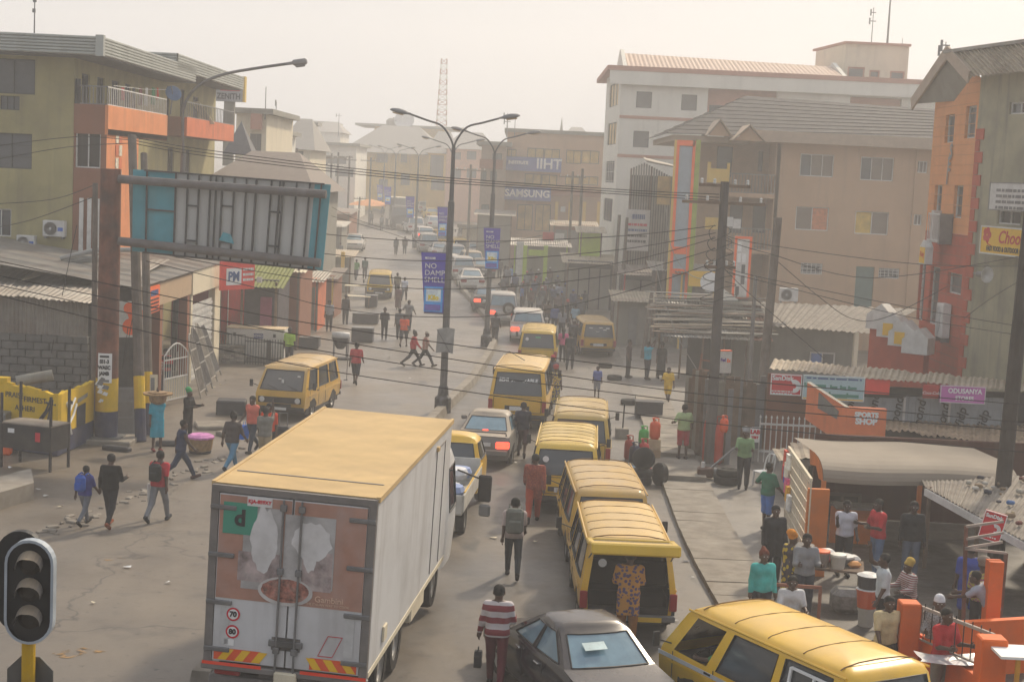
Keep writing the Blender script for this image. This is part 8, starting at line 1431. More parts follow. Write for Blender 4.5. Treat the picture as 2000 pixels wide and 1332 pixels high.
# ---------------- people ----------------
def surfnet(fn, lo, hi, h):
    lo, hi = np.array(lo, np.float32), np.array(hi, np.float32); n = np.maximum(((hi-lo)/h).astype(int)+2, 3)
    ax = [lo[i]+h*np.arange(n[i], dtype=np.float32) for i in range(3)]; X, Y, Z = np.meshgrid(*ax, indexing='ij'); D = fn(X, Y, Z); I = D < 0
    c = np.zeros(tuple(n-1), np.int8); off = [(a, b, d) for a in (0, 1) for b in (0, 1) for d in (0, 1)]
    for a, b, d in off: c += I[a:n[0]-1+a, b:n[1]-1+b, d:n[2]-1+d]
    idx = np.argwhere((c > 0) & (c < 8)); ids = -np.ones(tuple(n-1), np.int64); ids[tuple(idx.T)] = np.arange(len(idx))
    V = np.array([D[idx[:, 0]+a, idx[:, 1]+b, idx[:, 2]+d] for a, b, d in off]).T; pos = np.zeros((len(idx), 3)); cnt = np.zeros(len(idx))
    for i in range(8):
        for j in range(i+1, 8):
            if sum(abs(off[i][k]-off[j][k]) for k in range(3)) != 1: continue
            m = (V[:, i] < 0) != (V[:, j] < 0); t = np.where(m, V[:, i]/(V[:, i]-V[:, j]+1e-12), 0)[:, None]
            p = np.array(off[i])+(np.array(off[j])-np.array(off[i]))*t; pos += np.where(m[:, None], p, 0); cnt += m
    pos = lo+(idx+pos/np.maximum(cnt, 1)[:, None])*h; F = []
    for axn in range(3):
        u, v = (axn+1) % 3, (axn+2) % 3; s0 = [slice(None)]*3; s1 = [slice(None)]*3; s0[axn] = slice(0, -1); s1[axn] = slice(1, None)
        e = np.argwhere(I[tuple(s0)] != I[tuple(s1)]); e = e[(e[:, u] > 0) & (e[:, v] > 0) & (e[:, u] < n[u]-1) & (e[:, v] < n[v]-1)]
        if not len(e): continue
        q = []
        for du, dv in ((1, 1), (0, 1), (0, 0), (1, 0)): f = e.copy(); f[:, u] -= du; f[:, v] -= dv; q.append(ids[tuple(f.T)])
        q = np.array(q).T; fl = I[tuple(s0)][tuple(e.T)]; q = np.where(fl[:, None], q, q[:, ::-1]); F.append(q[(q >= 0).all(1)])
    return pos, np.concatenate(F)
def rcone(a, b, r0, r1):
    a, b = np.array(a, np.float32), np.array(b, np.float32); d = b-a; L2 = float((d*d).sum())+1e-9
    def f(X, Y, Z):
        t = np.clip(((X-a[0])*d[0]+(Y-a[1])*d[1]+(Z-a[2])*d[2])/L2, 0, 1); return np.sqrt((X-a[0]-t*d[0])**2+(Y-a[1]-t*d[1])**2+(Z-a[2]-t*d[2])**2)-(r0+(r1-r0)*t)
    f.bb = (np.minimum(a-max(r0, r1), b-max(r0, r1)), np.maximum(a+max(r0, r1), b+max(r0, r1))); return f
def blend(prims, k, cuts=()):
    def f(X, Y, Z):
        D = None
        for p in prims:
            d = p(X, Y, Z)
            if D is None: D = d
            else: hh = np.clip(.5+.5*(D-d)/k, 0, 1); D = D+(d-D)*hh-k*hh*(1-hh)
        for (nx, ny, nz, o) in cuts: D = np.maximum(D, nx*X+ny*Y+nz*Z-o)
        return D
    lo = np.min([p.bb[0] for p in prims], 0)-.03; hi = np.max([p.bb[1] for p in prims], 0)+.03; return f, lo, hi
POSES = {  # hipL kneeL hipR kneeR | shL abL elL shR abR elR | lean turn
 'stand': (2, 2, -2, 2, 2, 8, 12, -2, 8, 12, 0, 0), 'walk': (24, 8, -20, 28, -22, 7, 18, 24, 7, 22, 3, 0), 'walk2': (-20, 28, 24, 8, 24, 7, 22, -22, 7, 18, 3, 0), 'stride': (34, 10, -30, 22, -20, 12, 25, 22, 12, 20, 4, 0),
 'hip': (3, 2, -3, 2, -18, 34, 95, 12, 22, 30, 0, 0), 'fore': (3, 2, -3, 2, 20, 10, 80, 20, 10, 80, 2, 0), 'up': (3, 2, -3, 2, 110, 20, 40, 120, 20, 35, -3, 0), 'reach': (6, 4, -4, 4, 70, 8, 15, 60, 8, 20, 14, 0), 'point': (3, 2, -3, 2, 5, 8, 20, 125, 15, 45, 0, 0),
 'carry': (3, 2, -3, 2, 150, 26, 50, 5, 10, 20, 0, 0), 'sit': (85, 85, 80, 85, 25, 12, 60, 25, 12, 60, 6, 0), 'drive': (85, 75, 80, 75, 45, 48, 35, 40, 8, 50, 4, 0), 'hold': (20, 8, -16, 24, 5, 14, 15, 15, 12, 75, 2, 0), 'bend': (10, 6, 0, 6, 55, 8, 20, 55, 8, 20, 32, 0), 'cell': (4, 3, -3, 3, -5, 10, 30, 35, 8, 105, 4, 0)}
_pm = {}
def figure(pose, top, bot, hair, shoe, hands, h):
    key = (pose, top, bot, hair, shoe, hands, h)
    if key in _pm: return _pm[key]
    hL, kL, hR, kR, sL, aL, eL, sR, aR, eR, lean, turn = POSES[pose]
    rx = lambda v, a: (v[0], v[1]*math.cos(a)-v[2]*math.sin(a), v[1]*math.sin(a)+v[2]*math.cos(a)); ry = lambda v, a: (v[0]*math.cos(a)+v[2]*math.sin(a), v[1], -v[0]*math.sin(a)+v[2]*math.cos(a)); ad = lambda a, b, s=1: tuple(x+y*s for x, y in zip(a, b)); J = {}
    pel = (0, 0, .93)
    for s, H_, K_ in ((-1, hL, kL), (1, hR, kR)):
        hp = (s*.095, 0, .91); d1 = rx((s*.02, 0, -1), R_(H_)); kn = ad(hp, d1, .43); d2 = rx((0, 0, -1), R_(H_-K_)); an = ad(kn, d2, .41); fd = rx((0, 1, -.08), R_((H_-K_)*.75)); J[s] = (hp, kn, an, ad(an, ad((0, 0, -.045), fd, .17)), ad(an, ad((0, 0, -.05), fd, -.05)))
    tl = lambda p: ad(pel, rx(ad(p, pel, -1), -R_(lean)))
    for s, S_, A_, E_ in ((-1, sL, aL, eL), (1, sR, aR, eR)):
        sh = tl((s*.185, -.005, 1.40)); d1 = ry(rx((0, 0, -1), R_(S_)), -s*R_(A_)); el = ad(sh, d1, .28); d2 = ry(rx((0, 0, -1), R_(S_+E_)), -s*R_(A_*(.3 if E_ > 60 else .8) - (E_ > 85)*18)); wr = ad(el, d2, .25); J[s*2] = (sh, el, wr, d2)
    hd = tl((0, .015, 1.615)); B = []
    B += [rcone(hd, ad(hd, (0, -.012, .035)), .09, .092), rcone(ad(hd, (0, .03, -.07)), ad(hd, (0, .05, -.085)), .06, .045), rcone(ad(hd, (0, .095, -.02)), ad(hd, (0, .108, -.04)), .012, .018), rcone(ad(hd, (-.02, .088, -.078)), ad(hd, (.02, .088, -.078)), .013, .013), rcone(ad(hd, (0, -.01, -.06)), tl((0, -.012, 1.42)), .056, .062)]
    for s in (-1, 1): B.append(rcone(ad(hd, (s*.094, -.005, -.005)), ad(hd, (s*.098, -.015, -.035)), .016, .014))
    TOR = [((-.1, 0, 1.33), (.1, 0, 1.33), .105), ((-.075, .005, 1.12), (.075, .005, 1.12), .092), ((-.085, -.008, .95), (.085, -.008, .95), .105)]
    tor = lambda g: [rcone(tl(a), tl(b), r+g, r+g) for a, b, r in TOR]+[rcone(tl((s*.09, 0, 1.32)), tl((s*.075, 0, .98)), .095+g, .095+g) for s in (-1, 1)]+[rcone(tl((s*.06, -.01, 1.44)), tl((s*.17, -.005, 1.40)), .055+g, .055+g) for s in (-1, 1)]
    arm = lambda s, g, f: ([rcone(J[2*s][0], ad(J[2*s][0], ad(J[2*s][1], J[2*s][0], -1), min(1, f)), .056+g, .056+(.042-.056)*min(1, f)+g)] + ([rcone(J[2*s][1], ad(J[2*s][1], ad(J[2*s][2], J[2*s][1], -1), f-1), .042+g, .042-.012*(f-1)+g)] if f > 1 else []))
    leg = lambda s, g, f: ([rcone(J[s][0], ad(J[s][0], ad(J[s][1], J[s][0], -1), min(1, f)), .088+g, .088-.032*min(1, f)+g)] + ([rcone(J[s][1], ad(J[s][1], ad(J[s][2], J[s][1], -1), f-1), .058+g, .058-.02*(f-1)+g)] if f > 1 else []))
    B += tor(0)
    for s in (-1, 1):
        B += arm(s, 0, 2)+leg(s, 0, 2)+[rcone(J[s][4], J[s][3], .042, .034)]
        if not hands: B.append(rcone(J[2*s][2], ad(J[2*s][2], J[2*s][3], .13), .034, .03))
    zmin = min(min(J[s][3][2], J[s][4][2])-.045 for s in (-1, 1)) if pose not in ('sit', 'drive') else min(J[s][4][2] for s in (-1, 1))-.045
    def build(nm, prims, k, cuts=()):
        f, lo, hi = blend(prims, k, cuts); v, q = surfnet(f, lo, hi, h); mb = MB(); mb.v = [tuple(p-np.array((0, 0, zmin))) for p in v]; mb.f = [tuple(int(i) for i in x) for x in q]; mb.mi = [0]*len(mb.f); return mb
    out = {}; mb = build('person', B, .028)
    if hands:
        for s in (-1, 1):
            wr, d = Vector(J[2*s][2])-Vector((0, 0, zmin)), Vector(J[2*s][3]).normalized(); si = d.cross(Vector((1, 0, 0))) ; si = Vector((0, 1, 0)) if abs(d.y) < .6 else Vector((0, 0, 1)); si = (si-d*si.dot(d)).normalized(); nn = d.cross(si)*(1 if s > 0 else -1); mb.tube([wr-d*.01, wr+d*.03+0*si, wr+d*.085], [.03, .042, .038], 7)
            for k in range(4):
                o = wr+d*.08+si*(.03-.02*k); l = (.068, .078, .072, .055)[k]; mb.tube([o, o+d*l*.5-nn*.008, o+d*l*.9-nn*.026], [.0105, .0095, .007], 5)
            o = wr+d*.025+si*.036; mb.tube([o, o+d*.03+si*.022, o+d*.065+si*.026-nn*.01], [.013, .012, .008], 5)
    out['body'] = mb.mesh('person', mat('skin')); smooth_by(out['body'], 60)
    def part(nm, prims, k, cuts=()):
        me = build(nm, prims, k, cuts).mesh(nm, mat('skin')); smooth_by(me, 60); out[nm] = me
    if top:
        kind, hem = top; sl = {'tee': .85, 'long': 1.92, 'vest': .05, 'tunic': 1.9, 'dress': .8, 'robe': .9}[kind]; pr = tor(.02)
        for s in (-1, 1): pr += arm(s, .016 if kind != 'tunic' else .028, sl) if sl > .1 else []
        if kind in ('tunic', 'dress', 'robe') or hem < .8:
            kn = [J[s][1] for s in (-1, 1)]
            mid = tuple((a+b)/2 for a, b in zip(*kn)); w_ = .07; lo_ = max(hem-.02, .12); fz_ = (.93-lo_)/(.93-mid[2]+1e-6); mid = ad((0, 0, .93), ad(mid, (0, 0, .93), -1), fz_ if fz_ < 1.9 else 1.9)
            pr += [rcone((s*.08, 0, .93), ad(mid, (s*w_*1.3, 0, 0)), .125, .12 if kind != 'dress' else .135) for s in (-1, 1)]
        ud = rx((0, 0, 1), -R_(lean)); up = np.array(ud); cuts = [(*ud, float(np.dot(up, tl((0, 0, 1.475)))))] + ([(0, 0, -1, -hem)] if hem else [])
        part('shirt' if kind not in ('dress', 'robe') else 'dress', pr, .03, cuts)
    if bot:
        kind, f = bot
        if pose in ('sit', 'drive'): pr = [rcone((-.085, -.02, .95), (.085, -.02, .95), .12, .12)]
        else: pr = [rcone(tl((-.08, -.008, .95)), tl((.08, -.008, .95)), .11, .11), rcone(tl((-.07, 0, 1.02)), tl((.07, 0, 1.02)), .096, .096)]
        for s in (-1, 1): pr += leg(s, .016 if kind == 'slim' else .026, f)
        part('trousers' if f > 1.2 else 'shorts', pr, .03, () if pose in ('sit', 'drive') else [(0, 0, 1, 1.05)])
    if shoe:
        for s in (-1, 1): part('shoe%d' % s, [rcone(J[s][4], J[s][3], .052, .042)], .01)
    if hair:
        cut = [(0, .85, -.55, float(.85*(hd[1]+.015)-.55*(hd[2]+.03)))]
        if hair == 'crop': part('hair', [rcone(hd, ad(hd, (0, -.016, .038)), .094, .099)], .02, [(0, .62, -.78, float(.62*(hd[1]+.0)-.78*(hd[2]-.012)))])
        if hair == 'long': part('hair', [rcone(hd, ad(hd, (0, -.02, .04)), .102, .108), rcone(ad(hd, (0, -.06, 0)), tl((0, -.12, 1.28)), .075, .06)], .04, [(0, 1, 0, hd[1]+.045)])
        if hair == 'bun': part('hair', [rcone(hd, ad(hd, (0, -.02, .045)), .1, .105), rcone(ad(hd, (0, -.05, .1)), ad(hd, (0, -.07, .14)), .055, .05)], .03, [(0, .7, -.7, float(.7*(hd[1]+.03)-.7*(hd[2]+.01)))])
        if hair == 'wrap': part('head_wrap', [rcone(ad(hd, (0, -.01, .05)), ad(hd, (0, -.05, .12)), .105, .085), rcone(ad(hd, (-.07, -.06, .12)), ad(hd, (.07, -.06, .13)), .06, .06)], .04, [(0, .35, -.93, float(.35*hd[1]-.93*(hd[2]+.02)))])
        if hair == 'cap': part('cap', [rcone(ad(hd, (0, -.01, .04)), ad(hd, (0, -.015, .075)), .102, .092)], .02, [(0, 0, -1, -(hd[2]+.03))])
    for s in (-1, 1): out['eye%d' % s] = MB().lathe([(.001, -.009), (.009, -.004), (.011, .004), (.001, .012)], (hd[0]+s*.033, hd[1]+.083, hd[2]+.008-zmin), 8, 'y').mesh('eye', mat('eye_white', (.5, .48, .45), .4, var=0))
    out['top'] = hd[2]+.12-zmin; _pm[key] = out; return out
SKINS = [mat('skin', (.075, .04, .026), .5, var=.12, spec=.4), mat('skin_b', (.1, .055, .035), .5, var=.12, spec=.4), mat('skin_c', (.05, .028, .02), .5, var=.12, spec=.4)]
def pat(key, c1, c2, sc=18, mode='voro'):
    if key in _M: return _M[key]
    m = bpy.data.materials.new(key); m.use_nodes = True; _M[key] = m; n = m.node_tree.nodes; L = m.node_tree.links.new; b = n['Principled BSDF']; b.inputs['Roughness'].default_value = .9; tc = n.new('ShaderNodeTexCoord'); x = n.new('ShaderNodeMix'); x.data_type = 'RGBA'; x.inputs[6].default_value = (*c1, 1); x.inputs[7].default_value = (*c2, 1)
    if mode == 'voro': t = n.new('ShaderNodeTexVoronoi'); t.inputs['Scale'].default_value = sc; o = t.outputs[0]; th = .45
    else: t = n.new('ShaderNodeTexWave'); t.inputs['Scale'].default_value = sc; t.bands_direction = {'h': 'Z', 'v': 'X'}[mode]; o = t.outputs[1]; th = .5
    L(tc.outputs['Object'], t.inputs['Vector']); r = n.new('ShaderNodeMath'); r.operation = 'GREATER_THAN'; r.inputs[1].default_value = th; L(o, r.inputs[0]); L(r.outputs[0], x.inputs[0]); L(x.outputs[2], b.inputs['Base Color']); return m
def clo(c): return c if not isinstance(c, str) else mat('cloth_'+c, hexc(c), .9, var=.2, scale=5, bump=.6)
M_HAIR = mat('hair_black', (.012, .011, .01), .8, var=.2)
def person(label, px, py, h, pose='stand', top=('tee', .89), tc='808080', bot=('loose', 1.93), bc='2c3040', hair='crop', hc=None, shoe='1c1a18', Hm=1.72, loc=None, sk=0, group='people in the street'):
    p = Vector(loc) if loc is not None else G(px, py); d = p.y; hands = d < 62; vox = .021 if d < 45 else (.026 if d < 75 else .036); parts = figure(pose, top, bot, hair, bool(shoe), hands, vox)
    o = link('person', parts['body'], None, label, 'person', group, None, p, head(h)); o.scale = (Hm/1.75,)*3
    def slot(ob, m): ob.material_slots[0].link = 'OBJECT'; ob.material_slots[0].material = m
    slot(o, SKINS[sk % 3])
    for nm, c in (('shirt', tc), ('dress', tc), ('trousers', bc), ('shorts', bc), ('shoe-1', shoe), ('shoe1', shoe), ('hair', hc or M_HAIR), ('head_wrap', hc), ('cap', hc)):
        if nm in parts: slot(link(nm.strip('-1'), parts[nm], o), clo(c))
    [link('eye', parts['eye%d' % k], o) for k in ((-1, 1) if d < 62 else ())]; return o
def P(o, x, y, z): return o.matrix_basis @ Vector((x, y, z))
T_, LG, VS = ('tee', .89), ('long', .89), ('vest', .89); SH = ('loose', 1.02); JN = ('slim', 1.95); TR = ('loose', 1.93)
def sk_(i): return i % 3
# left foreground
kid = person('child in blue shirt with blue bag walking beside the black-sweatered adult', 165, 1026, 18, 'walk', T_, '3a3f86', JN, '6c7078', Hm=1.42); ad1 = person('person in black sweater and black jeans holding a child by the hand', 214, 1030, 8, 'hold', LG, '101012', JN, '1c1e26', Hm=1.72, shoe='8a4a30')
rb = person('person in red shirt with black backpack walking up the left road', 309, 1019, 12, 'walk2', T_, 'b8323c', JN, '7a7c80', Hm=1.72, shoe='303438'); person('person in navy sleeveless top walking right with hands low', 352, 938, 62, 'stride', VS, '2b3550', JN, '2e3a50', Hm=1.72, shoe='4a3030'); person('person in dark striped shirt and blue jeans striding away', 452, 921, 20, 'stride', T_, pat('dark_stripes', (.03, .025, .024), (.09, .07, .065), 16, 'v'), JN, '4f7f9c', Hm=1.75, hair='bun')
sal = person('person in salmon vest with shoulder strap carrying a blue bag', 492, 884, 205, 'walk', VS, 'd06a58', JN, '34404c', Hm=1.75); person('person in orange and red tee facing the lorry', 523, 905, 190, 'stand', T_, 'd84a2c', TR, '3a3a40'); gr = person('person in grey shirt and beige trousers pulling a trolley handle', 516, 915, 15, 'point', T_, '7c7a72', TR, '9a8a6e')
bl = person('woman in turquoise dress balancing a tray of goods on her head', 306, 882, 150, 'carry', ('dress', .42), '2f9ab0', None, None, 'crop', shoe='7a2c28', Hm=1.66); person('woman with green head wrap and black top beside the turquoise-dressed woman', 366, 862, 110, 'fore', LG, '1c1a1c', ('loose', 1.9), '2a2626', 'wrap', '2f9a5c', Hm=1.6)
person('person in black and red tee standing by the white gate', 322, 772, 185, 'stand', T_, pat('red_black', (.02, .02, .025), (.45, .04, .05), 1.1, 'h'), JN, '4a566a'); person('person in white patterned top beside the white gate', 306, 778, 170, 'stand', T_, pat('white_pat', (.5, .48, .46), (.2, .12, .12), 14), JN, '303038', Hm=1.55)
person('person in lime green shirt standing behind the black railings', 564, 716, 5, 'stand', T_, '9cc43a', TR, '2c2c30', Hm=1.7); red = person('person in red tee and dark shorts walking up the left lane', 694, 751, 5, 'walk', T_, 'b8343c', SH, '262a34', Hm=1.75)
person('person in red numbered top walking right with the capped companion', 806, 716, 75, 'stride', LG, 'b8323a', JN, '1a1c22', 'bun'); person('person in plaid shirt and pale cap walking right with arm out', 829, 717, 80, 'stride', T_, pat('plaid_red', (.3, .08, .07), (.42, .28, .22), 20), JN, '22242a', 'cap', 'c4bcae')
person('person in black top facing the camera in the left lane', 750, 664, 176, 'fore', LG, '2c2e36', JN, '24262c', 'bun', Hm=1.68); person('person in bright orange tee and dark shorts walking away', 788, 678, 5, 'walk2', T_, 'e8582c', SH, '33363e', Hm=1.72); person('person in grey beside the orange-teed walker', 779, 664, 0, 'walk', T_, '5a5c60', TR, '2c2e34')
person('person in black and white jersey behind the orange-teed walker', 797, 646, 8, 'hip', T_, pat('jersey', (.04, .04, .045), (.4, .4, .4), 5, 'v'), TR, '303238'); person('woman in long maroon dress walking away near the yellow oncoming minibus', 777, 606, 0, 'walk', ('dress', .2), '5c3638', None, None, 'bun', shoe='2a2020', Hm=1.66); person('person in white tee walking away beside the maroon dress', 789, 588, 5, 'walk2', T_, 'c8ccd6', TR, '3c4048'); person('person in olive shirt walking beside the oncoming minibus', 775, 578, 0, 'walk', T_, '6c6a58', TR, '33353a')
person('person in black sleeveless top standing by the roadside tables', 674, 634, 5, 'stand', VS, '24262c', TR, '33363c'); person('person in white and dark tee at the left verge', 642, 648, 170, 'stand', T_, '9a9ca0', TR, '26282e'); person('seller in orange top at the left stalls', 596, 664, 160, 'stand', T_, 'd8702c', TR, '40302c', Hm=1.6); person('seller in red top seated at the left stalls', 582, 668, 190, 'sit', T_, 'c0423a', TR, '33343a'); person('person in red shirt under the lime green awning', 541, 655, 90, 'stand', T_, 'd8483c', TR, '30323a')
for k, (px, py, c, h) in enumerate(((773, 498, '44484c', 0), (790, 497, '4a4848', 175), (725, 440, '505256', 0), (695, 548, '5a8a4c', 5), (712, 545, '3c5a50', 0), (684, 540, '8a94a4', 170), (676, 556, '3a4254', 90), (745, 450, '707478', 0), (640, 452, '44464c', 0), (648, 470, '3c3e46', 170), (664, 512, '606468', 10))): person(('dark figure walking on the median kerb', 'second dark figure by the median facing the camera', 'far figure walking up the left lane', 'person in lime top beyond the oncoming minibus', 'person in dark green beyond the oncoming minibus', 'pale shirted person by the grey kiosk', 'navy shirted person at the left kiosk', 'far grey figure near the median bend', 'far dark figure under the left shop roof', 'second far dark figure at the left shops', 'grey shirted figure by the white oncoming car')[k], px, py, h, ('walk', 'stand', 'walk2')[k % 3], T_, c, TR, '33363c', sk=k)
# right carriageway
person('person in navy jersey with red shoulders and maroon shorts walking between cars', 1018, 893, 3, 'walk', T_, '2a2c3a', SH, '4a2a30', Hm=1.74, shoe='3a2a28'); person('person in rust red patterned tunic and trousers walking away', 1040, 1020, 2, 'walk2', ('tunic', .62), pat('rust_lace', (.34, .08, .04), (.22, .045, .03), 26), TR, 'a8442c', 'crop', shoe='2a1c18', Hm=1.74); bpk = person('person in pale shirt with grey backpack walking away in the right lane', 1000, 1128, 0, 'walk', T_, 'b8a8a4', JN, '2a3038', Hm=1.74, shoe='202022')
st = person('person in maroon and white striped sweater beside the navy saloon', 966, 1345, 4, 'hold', LG, pat('maroon_white', (.2, .025, .035), (.55, .5, .5), 1.6, 'h'), JN, '5a1c28', Hm=1.76); person('person in purple and orange patterned tunic unloading the open minibus', 1222, 1262, 2, 'fore', ('tunic', .55), pat('ankara', (.09, .07, .16), (.5, .24, .05), 15), TR, '8a5a28', Hm=1.76)
dv = vJ.matrix_basis @ Vector((-.48, 2.275-1.5, .2)); person('driver in green shirt resting an arm out of the yellow minibus window', 0, 0, -30, 'drive', T_, '3a7a4c', TR, '2c2c30', loc=dv, Hm=1.7)
# right mid crowd
person('woman in pink top and black leggings walking away through the crowd', 1098, 707, 2, 'walk', T_, 'd8588c', JN, '22222a', 'long', Hm=1.68); person('person in black jersey with white trim walking away', 1112, 722, 5, 'walk2', T_, '2c2e34', TR, '2a2c32', Hm=1.78); person('person in dark top and cap beside the pink-topped woman', 1118, 690, 0, 'stand', T_, '3a3a40', TR, '2e3036', 'cap', 'a8a6a0'); person('dark dressed person walking along the median side of the traffic', 966, 672, 5, 'walk', T_, '34363c', TR, '2c2e34'); person('person in white shirt and black shorts by the kerbside minibus', 1212, 662, 200, 'fore', T_, 'c8c8d2', SH, '222228')
boy = person('small boy in blue shirt standing on the forecourt', 1165, 776, 180, 'stand', T_, '5a68a8', SH, '8a8a90', Hm=1.25); person('boy in yellow football kit walking on the forecourt', 1303, 790, 200, 'hold', T_, 'd8b020', ('loose', .9), 'd8b020', Hm=1.5); person('person in turquoise tee reaching up at the timber shack', 1263, 742, 60, 'up', T_, '3a9ab0', TR, '2c3038'); person('person in maroon beside the turquoise-teed worker', 1226, 738, 100, 'stand', T_, '4a3a3c', TR, '2e2c30'); person('person in dark veil and gown at the timber shack', 1290, 740, 180, 'stand', ('dress', .15), '2a2c30', None, None, 'wrap', '2a2c30', Hm=1.6)
person('person in pale green tee and red shorts with hand on hip', 1332, 897, 350, 'hip', T_, 'a4b884', SH, 'a83038', Hm=1.72, shoe='33282a'); person('person in green top by the notice boards', 1450, 955, 190, 'fore', T_, '7a9a6c', TR, '2c2c30', 'wrap', '8a8a8a', Hm=1.7); person('woman in bright print dress squeezing past the tall slogan minibus', 1082, 800, 10, 'stand', ('dress', .25), pat('print_y', (.08, .09, .2), (.5, .4, .1), 14), None, None, 'wrap', 'a84a4c', Hm=1.64); person('person in red cap beside the tall slogan minibus', 1076, 780, 5, 'stand', T_, '4a4a54', TR, '303038', 'cap', 'b83a3a')
CR = [(1000, 560, '8fb0d8'), (1003, 578, 'b8bccc'), (1022, 590, '5a4a48'), (1045, 585, '3c3e46'), (1018, 605, '4a6aa8'), (1060, 596, '7a4444'), (1075, 602, '3a3c44'), (1090, 600, '9aa0b0'), (1068, 640, '5a4a3c'), (1082, 650, '4a5a8a'), (1096, 662, '8a8a92'), (1106, 640, '34363e'), (1122, 650, '8aa8b8'), (1128, 630, '44464c'), (1052, 622, '606468'), (1010, 552, '504848'), (1088, 625, '6a5a5a'), (1140, 615, '303238'), (985, 560, '3a3c40'), (1118, 600, '7a3c40'), (1036, 566, '4a4c52')]
CN = ('pale blue', 'white', 'brown', 'black', 'denim blue', 'wine red', 'charcoal', 'silver', 'khaki', 'indigo', 'ash', 'jet black', 'aqua', 'slate', 'grey', 'umber', 'mauve', 'near black', 'dark grey', 'brick red', 'gunmetal')
for k, (px, py, c) in enumerate(CR): person('%s topped person in the right pavement crowd, %s' % (CN[k], ('walking away', 'standing', 'striding away')[k % 3]), px, py, (5, 180, 0, 350, 90, 15, 200)[k % 7], ('walk', 'stand', 'walk2')[k % 3], (T_, LG, T_, ('dress', .35))[k % 4], c, TR if k % 4 != 3 else None, '33353c', ('crop', 'crop', 'long', 'wrap')[k % 4], 'a8a4a0' if k % 8 == 7 else ('b04038' if k % 4 == 3 else None), sk=k, group='crowd on the right pavement')
for k in range(22):
    c, nm = (('34363c', 'charcoal'), ('50545c', 'grey'), ('7a7c86', 'silver'), ('5c4440', 'brown'), ('3c4a6a', 'navy'))[k % 5]; cp, cn = ((None, 'bare head'), ('b03a34', 'red cap'), ('c8c8c4', 'white cap'), ('3a5aa0', 'blue cap'), ('b89a30', 'yellow cap'))[k//5]
    person('%s topped pedestrian with %s in the distant crowd by the lime kiosk' % (nm, cn), 975+k*7.5, 545+(k*37 % 60)+k*1.5, (0, 10, 180, 350)[k % 4], ('walk', 'stand', 'walk2')[k % 3], T_, c, TR, '2e3036', 'cap' if cp else 'crop', cp, sk=k, group='distant crowd on the right pavement')
# right stall group
person('person in green tee and blue shorts at the booth lattice', 1495, 1037, 55, 'hip', T_, '2f7058', SH, '4a78c0', Hm=1.7, shoe='2a2020'); person('person in long black tunic standing at the pavement edge', 1506, 1142, 165, 'stand', ('tunic', .6), '2a2a2e', TR, '26262a', Hm=1.7); person('woman in yellow and black print with orange head wrap by the food table', 1538, 1205, 60, 'stand', ('dress', .2), pat('yellow_black', (.5, .36, .03), (.05, .04, .05), 10), None, None, 'wrap', 'd88a2c', Hm=1.68)
person('person in grey shirt looking down at the food table', 1565, 1212, 175, 'fore', LG, '8a8a8c', TR, '3a3e48', Hm=1.72); person('woman in turquoise blouse with auburn hair behind the clean yellow minibus', 1482, 1245, 170, 'stand', LG, '4ab0a8', TR, '3a3a40', 'bun', '6a3424', Hm=1.66, sk=1); person('person in white tee seated behind the timber frame board', 1538, 1262, 180, 'sit', T_, 'c8c8c8', TR, '33333a', Hm=1.7)
person('person in white tee standing under the barrel awning', 1644, 1125, 180, 'cell', T_, 'c4c4cc', SH, '22222a', Hm=1.68, sk=2); person('person in red tee and jeans turned left under the awning', 1708, 1133, 250, 'fore', T_, 'b82c34', JN, '5a7090', Hm=1.78, sk=2); person('person in black jacket with yellow trim and jeans under the awning', 1774, 1140, 180, 'stand', LG, '1e2024', JN, '5a6474', Hm=1.8, sk=2); person('person in white printed tee raising an arm by the coolers', 1716, 1262, 275, 'point', T_, 'c0c6c8', TR, '26262c', Hm=1.74)
person('person in cream polo shirt walking before the orange pillar', 1722, 1352, 170, 'walk', T_, 'c8b890', TR, '24242a', Hm=1.72); person('seated woman in striped sleeves and yellow head wrap', 1772, 1218, 250, 'sit', LG, pat('stripe_sleeve', (.5, .48, .45), (.25, .06, .06), 7, 'h'), TR, '2a2a2e', 'wrap', 'b89a48', Hm=1.6); person('person in white cap and speckled shirt at the orange wall', 1820, 1360, 190, 'fore', LG, pat('speckle', (.12, .12, .12), (.34, .34, .34), 60), TR, 'b0b0b0', 'cap', 'd0d0d4', Hm=1.72)
person('person in red tee with white script at the lower right', 1832, 1395, 150, 'fore', T_, 'b0262c', TR, '8a8a8e', Hm=1.76); person('person in blue and white top behind the rusty screen frame', 1884, 1232, 5, 'stand', T_, '3a4a9a', SH, '33469a', Hm=1.7); person('woman in bright print top behind the rusty screen frame', 1908, 1262, 20, 'stand', T_, pat('bright_print', (.3, .1, .2), (.4, .36, .1), 20), TR, '28282c', 'wrap', '8a8074', Hm=1.66); person('person in white shirt bending behind the tall orange pillar', 1932, 1290, 300, 'bend', T_, 'a8acb8', TR, '2a2a30', Hm=1.7)
for o_ in [o for o in bpy.data.objects if o.get('category') == 'person' and 'seated' in o['label']]:
    t = thing('stool', 'low wooden stool under the '+o_['label'][:60].replace('seated ', '').split(' and ')[0], 'stool', P(o_, 0, -.05, 0), o_.rotation_euler.z); MB().bbox(-.2, .2, -.18, .18, .36, .4, .01).obj('seat', M_WOOD, t); [MB().box(sx*.16-.025, sx*.16+.025, sy*.14-.025, sy*.14+.025, 0, .36).obj('leg', M_WOOD, t) for sx in (-1, 1) for sy in (-1, 1)]
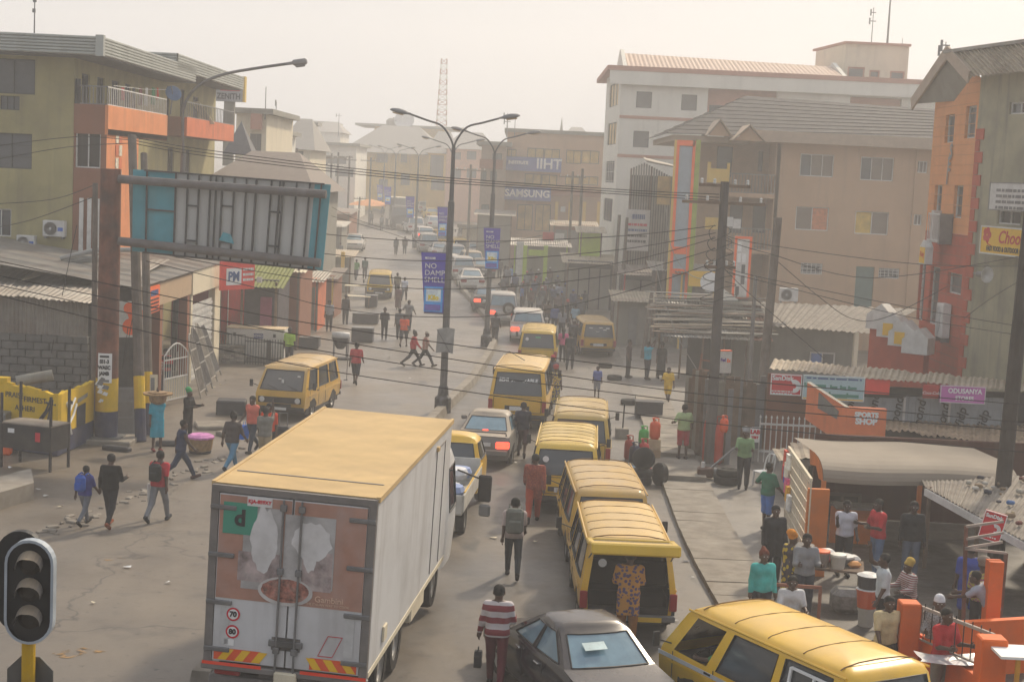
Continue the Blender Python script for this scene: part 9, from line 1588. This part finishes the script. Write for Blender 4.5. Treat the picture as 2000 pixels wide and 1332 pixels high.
# carried things
def pack(label, o, c, s=1.0, nm='backpack'):
    t = link(nm, None, None, label, nm.replace('_', ' '), None, None, P(o, 0, -.14, 1.02), o.rotation_euler.z); MB().bbox(-.15*s, .15*s, -.17*s, .0, 0, .42*s, .06).obj('bag_body', clo(c), t); MB().bbox(-.11*s, .11*s, -.22*s, -.16*s, .03, .24*s, .03).obj('front_pocket', clo(c), t)
    for x in (-.1, .1): MB().tube([(x*s, -.02, .42*s), (x*s, .1, .45*s), (x*s, .26, .34*s), (x*s, .27, .1*s)], .018, 5).obj('strap', clo(c), t)
    return t
pack('black backpack on the red-shirted walker', rb, '2c3030'); pack('large grey backpack on the pale-shirted walker', bpk, '6e7068', 1.25); pk_ = pack('blue drawstring bag on the child', kid, '2c55a8', .9, 'drawstring_bag')
def tote(label, o, off, c, w, h, nm='carrier_bag'):
    t = link(nm, None, None, label, 'bag', None, None, P(o, *off), o.rotation_euler.z); MB().prism([(-w*.8, 0), (w*.8, 0), (w, h*.75), (w*.5, h), (-w*.5, h), (-w, h*.75)], -.06, .06, 'x').obj('bag_body', clo(c), t); MB().tube([(0, -w*.4, h*.97), (0, -w*.2, h*1.25), (0, w*.2, h*1.25), (0, w*.4, h*.97)], .01, 5).obj('handle', clo(c), t); return t
tote('bright blue carrier bag held by the salmon-vested walker', sal, (.3, .0, .38), '2f6fd0', .19, .42); tote('rust patterned bag held beside the tunic', st, (-.3, .05, .35), '2a2c30', .12, .26)
mb = MB(); mb.tube([(0, 0, 0), (.03, .0, .35), (0, 0, .85)], [.04, .06, .05], 8); mb.obj('paper_roll', M_WHITEM, label='long white plastic roll held by the red-shirted walker', cat='roll', loc=P(rb, -.3, .1, .02))
tr = thing('head_tray', 'wide woven tray with a pot balanced on the turquoise-dressed woman', 'tray', P(bl, 0, .0, 1.79)); MB().lathe([(.12, -.28), (.24, -.2), (.26, -.02), (.42, .0), (.44, .05), (.4, .05), (.01, .03)], n=20).obj('tray', M_BSK, tr); MB().lathe([(.26, .04), (.28, .08), (.01, .1)], n=16).obj('goods', mat('goods_tan', (.3, .2, .11), .9, var=.4, scale=9), tr)
mb = MB(); mb.tube([(0, 0, 0), (.02, 0, 1.0), (.05, 0, 1.7)], .018, 6); mb.beam((-.12, 0, .02), (.05, 0, .05), .04); mb.obj('hooked_rod', M_STEEL, label='tall hooked rod beside the red-teed walker', cat='rod', loc=P(red, -.42, .25, .1))
t = thing('hand_trolley', 'black trolley handle beside the grey-shirted person', 'trolley', G(552, 880)); MB().bbox(-.2, .2, -.15, .15, .1, .75, .04).obj('case', M_BLKP, t); MB().tube([(-.12, 0, .75), (-.12, 0, 1.15), (.12, 0, 1.15), (.12, 0, .75)], .015, 5).obj('handle', M_STEEL, t); [wheel(t, s*.18, 0, .06, .04, side=s) for s in (-1, 1)]
# ---------------- haze ----------------
h = MB().box(-235, 235, -38, 600, -4, 62)
mm = bpy.data.materials.new('haze_air'); mm.use_nodes = True; n = mm.node_tree.nodes; n.clear()
o = n.new('ShaderNodeOutputMaterial'); v = n.new('ShaderNodeVolumePrincipled')
v.inputs['Color'].default_value = (.975, .98, .99, 1); v.inputs['Density'].default_value = .0024; v.inputs['Anisotropy'].default_value = .3
mm.node_tree.links.new(v.outputs[0], o.inputs['Volume'])
h.obj('haze', mm, kind='stuff')
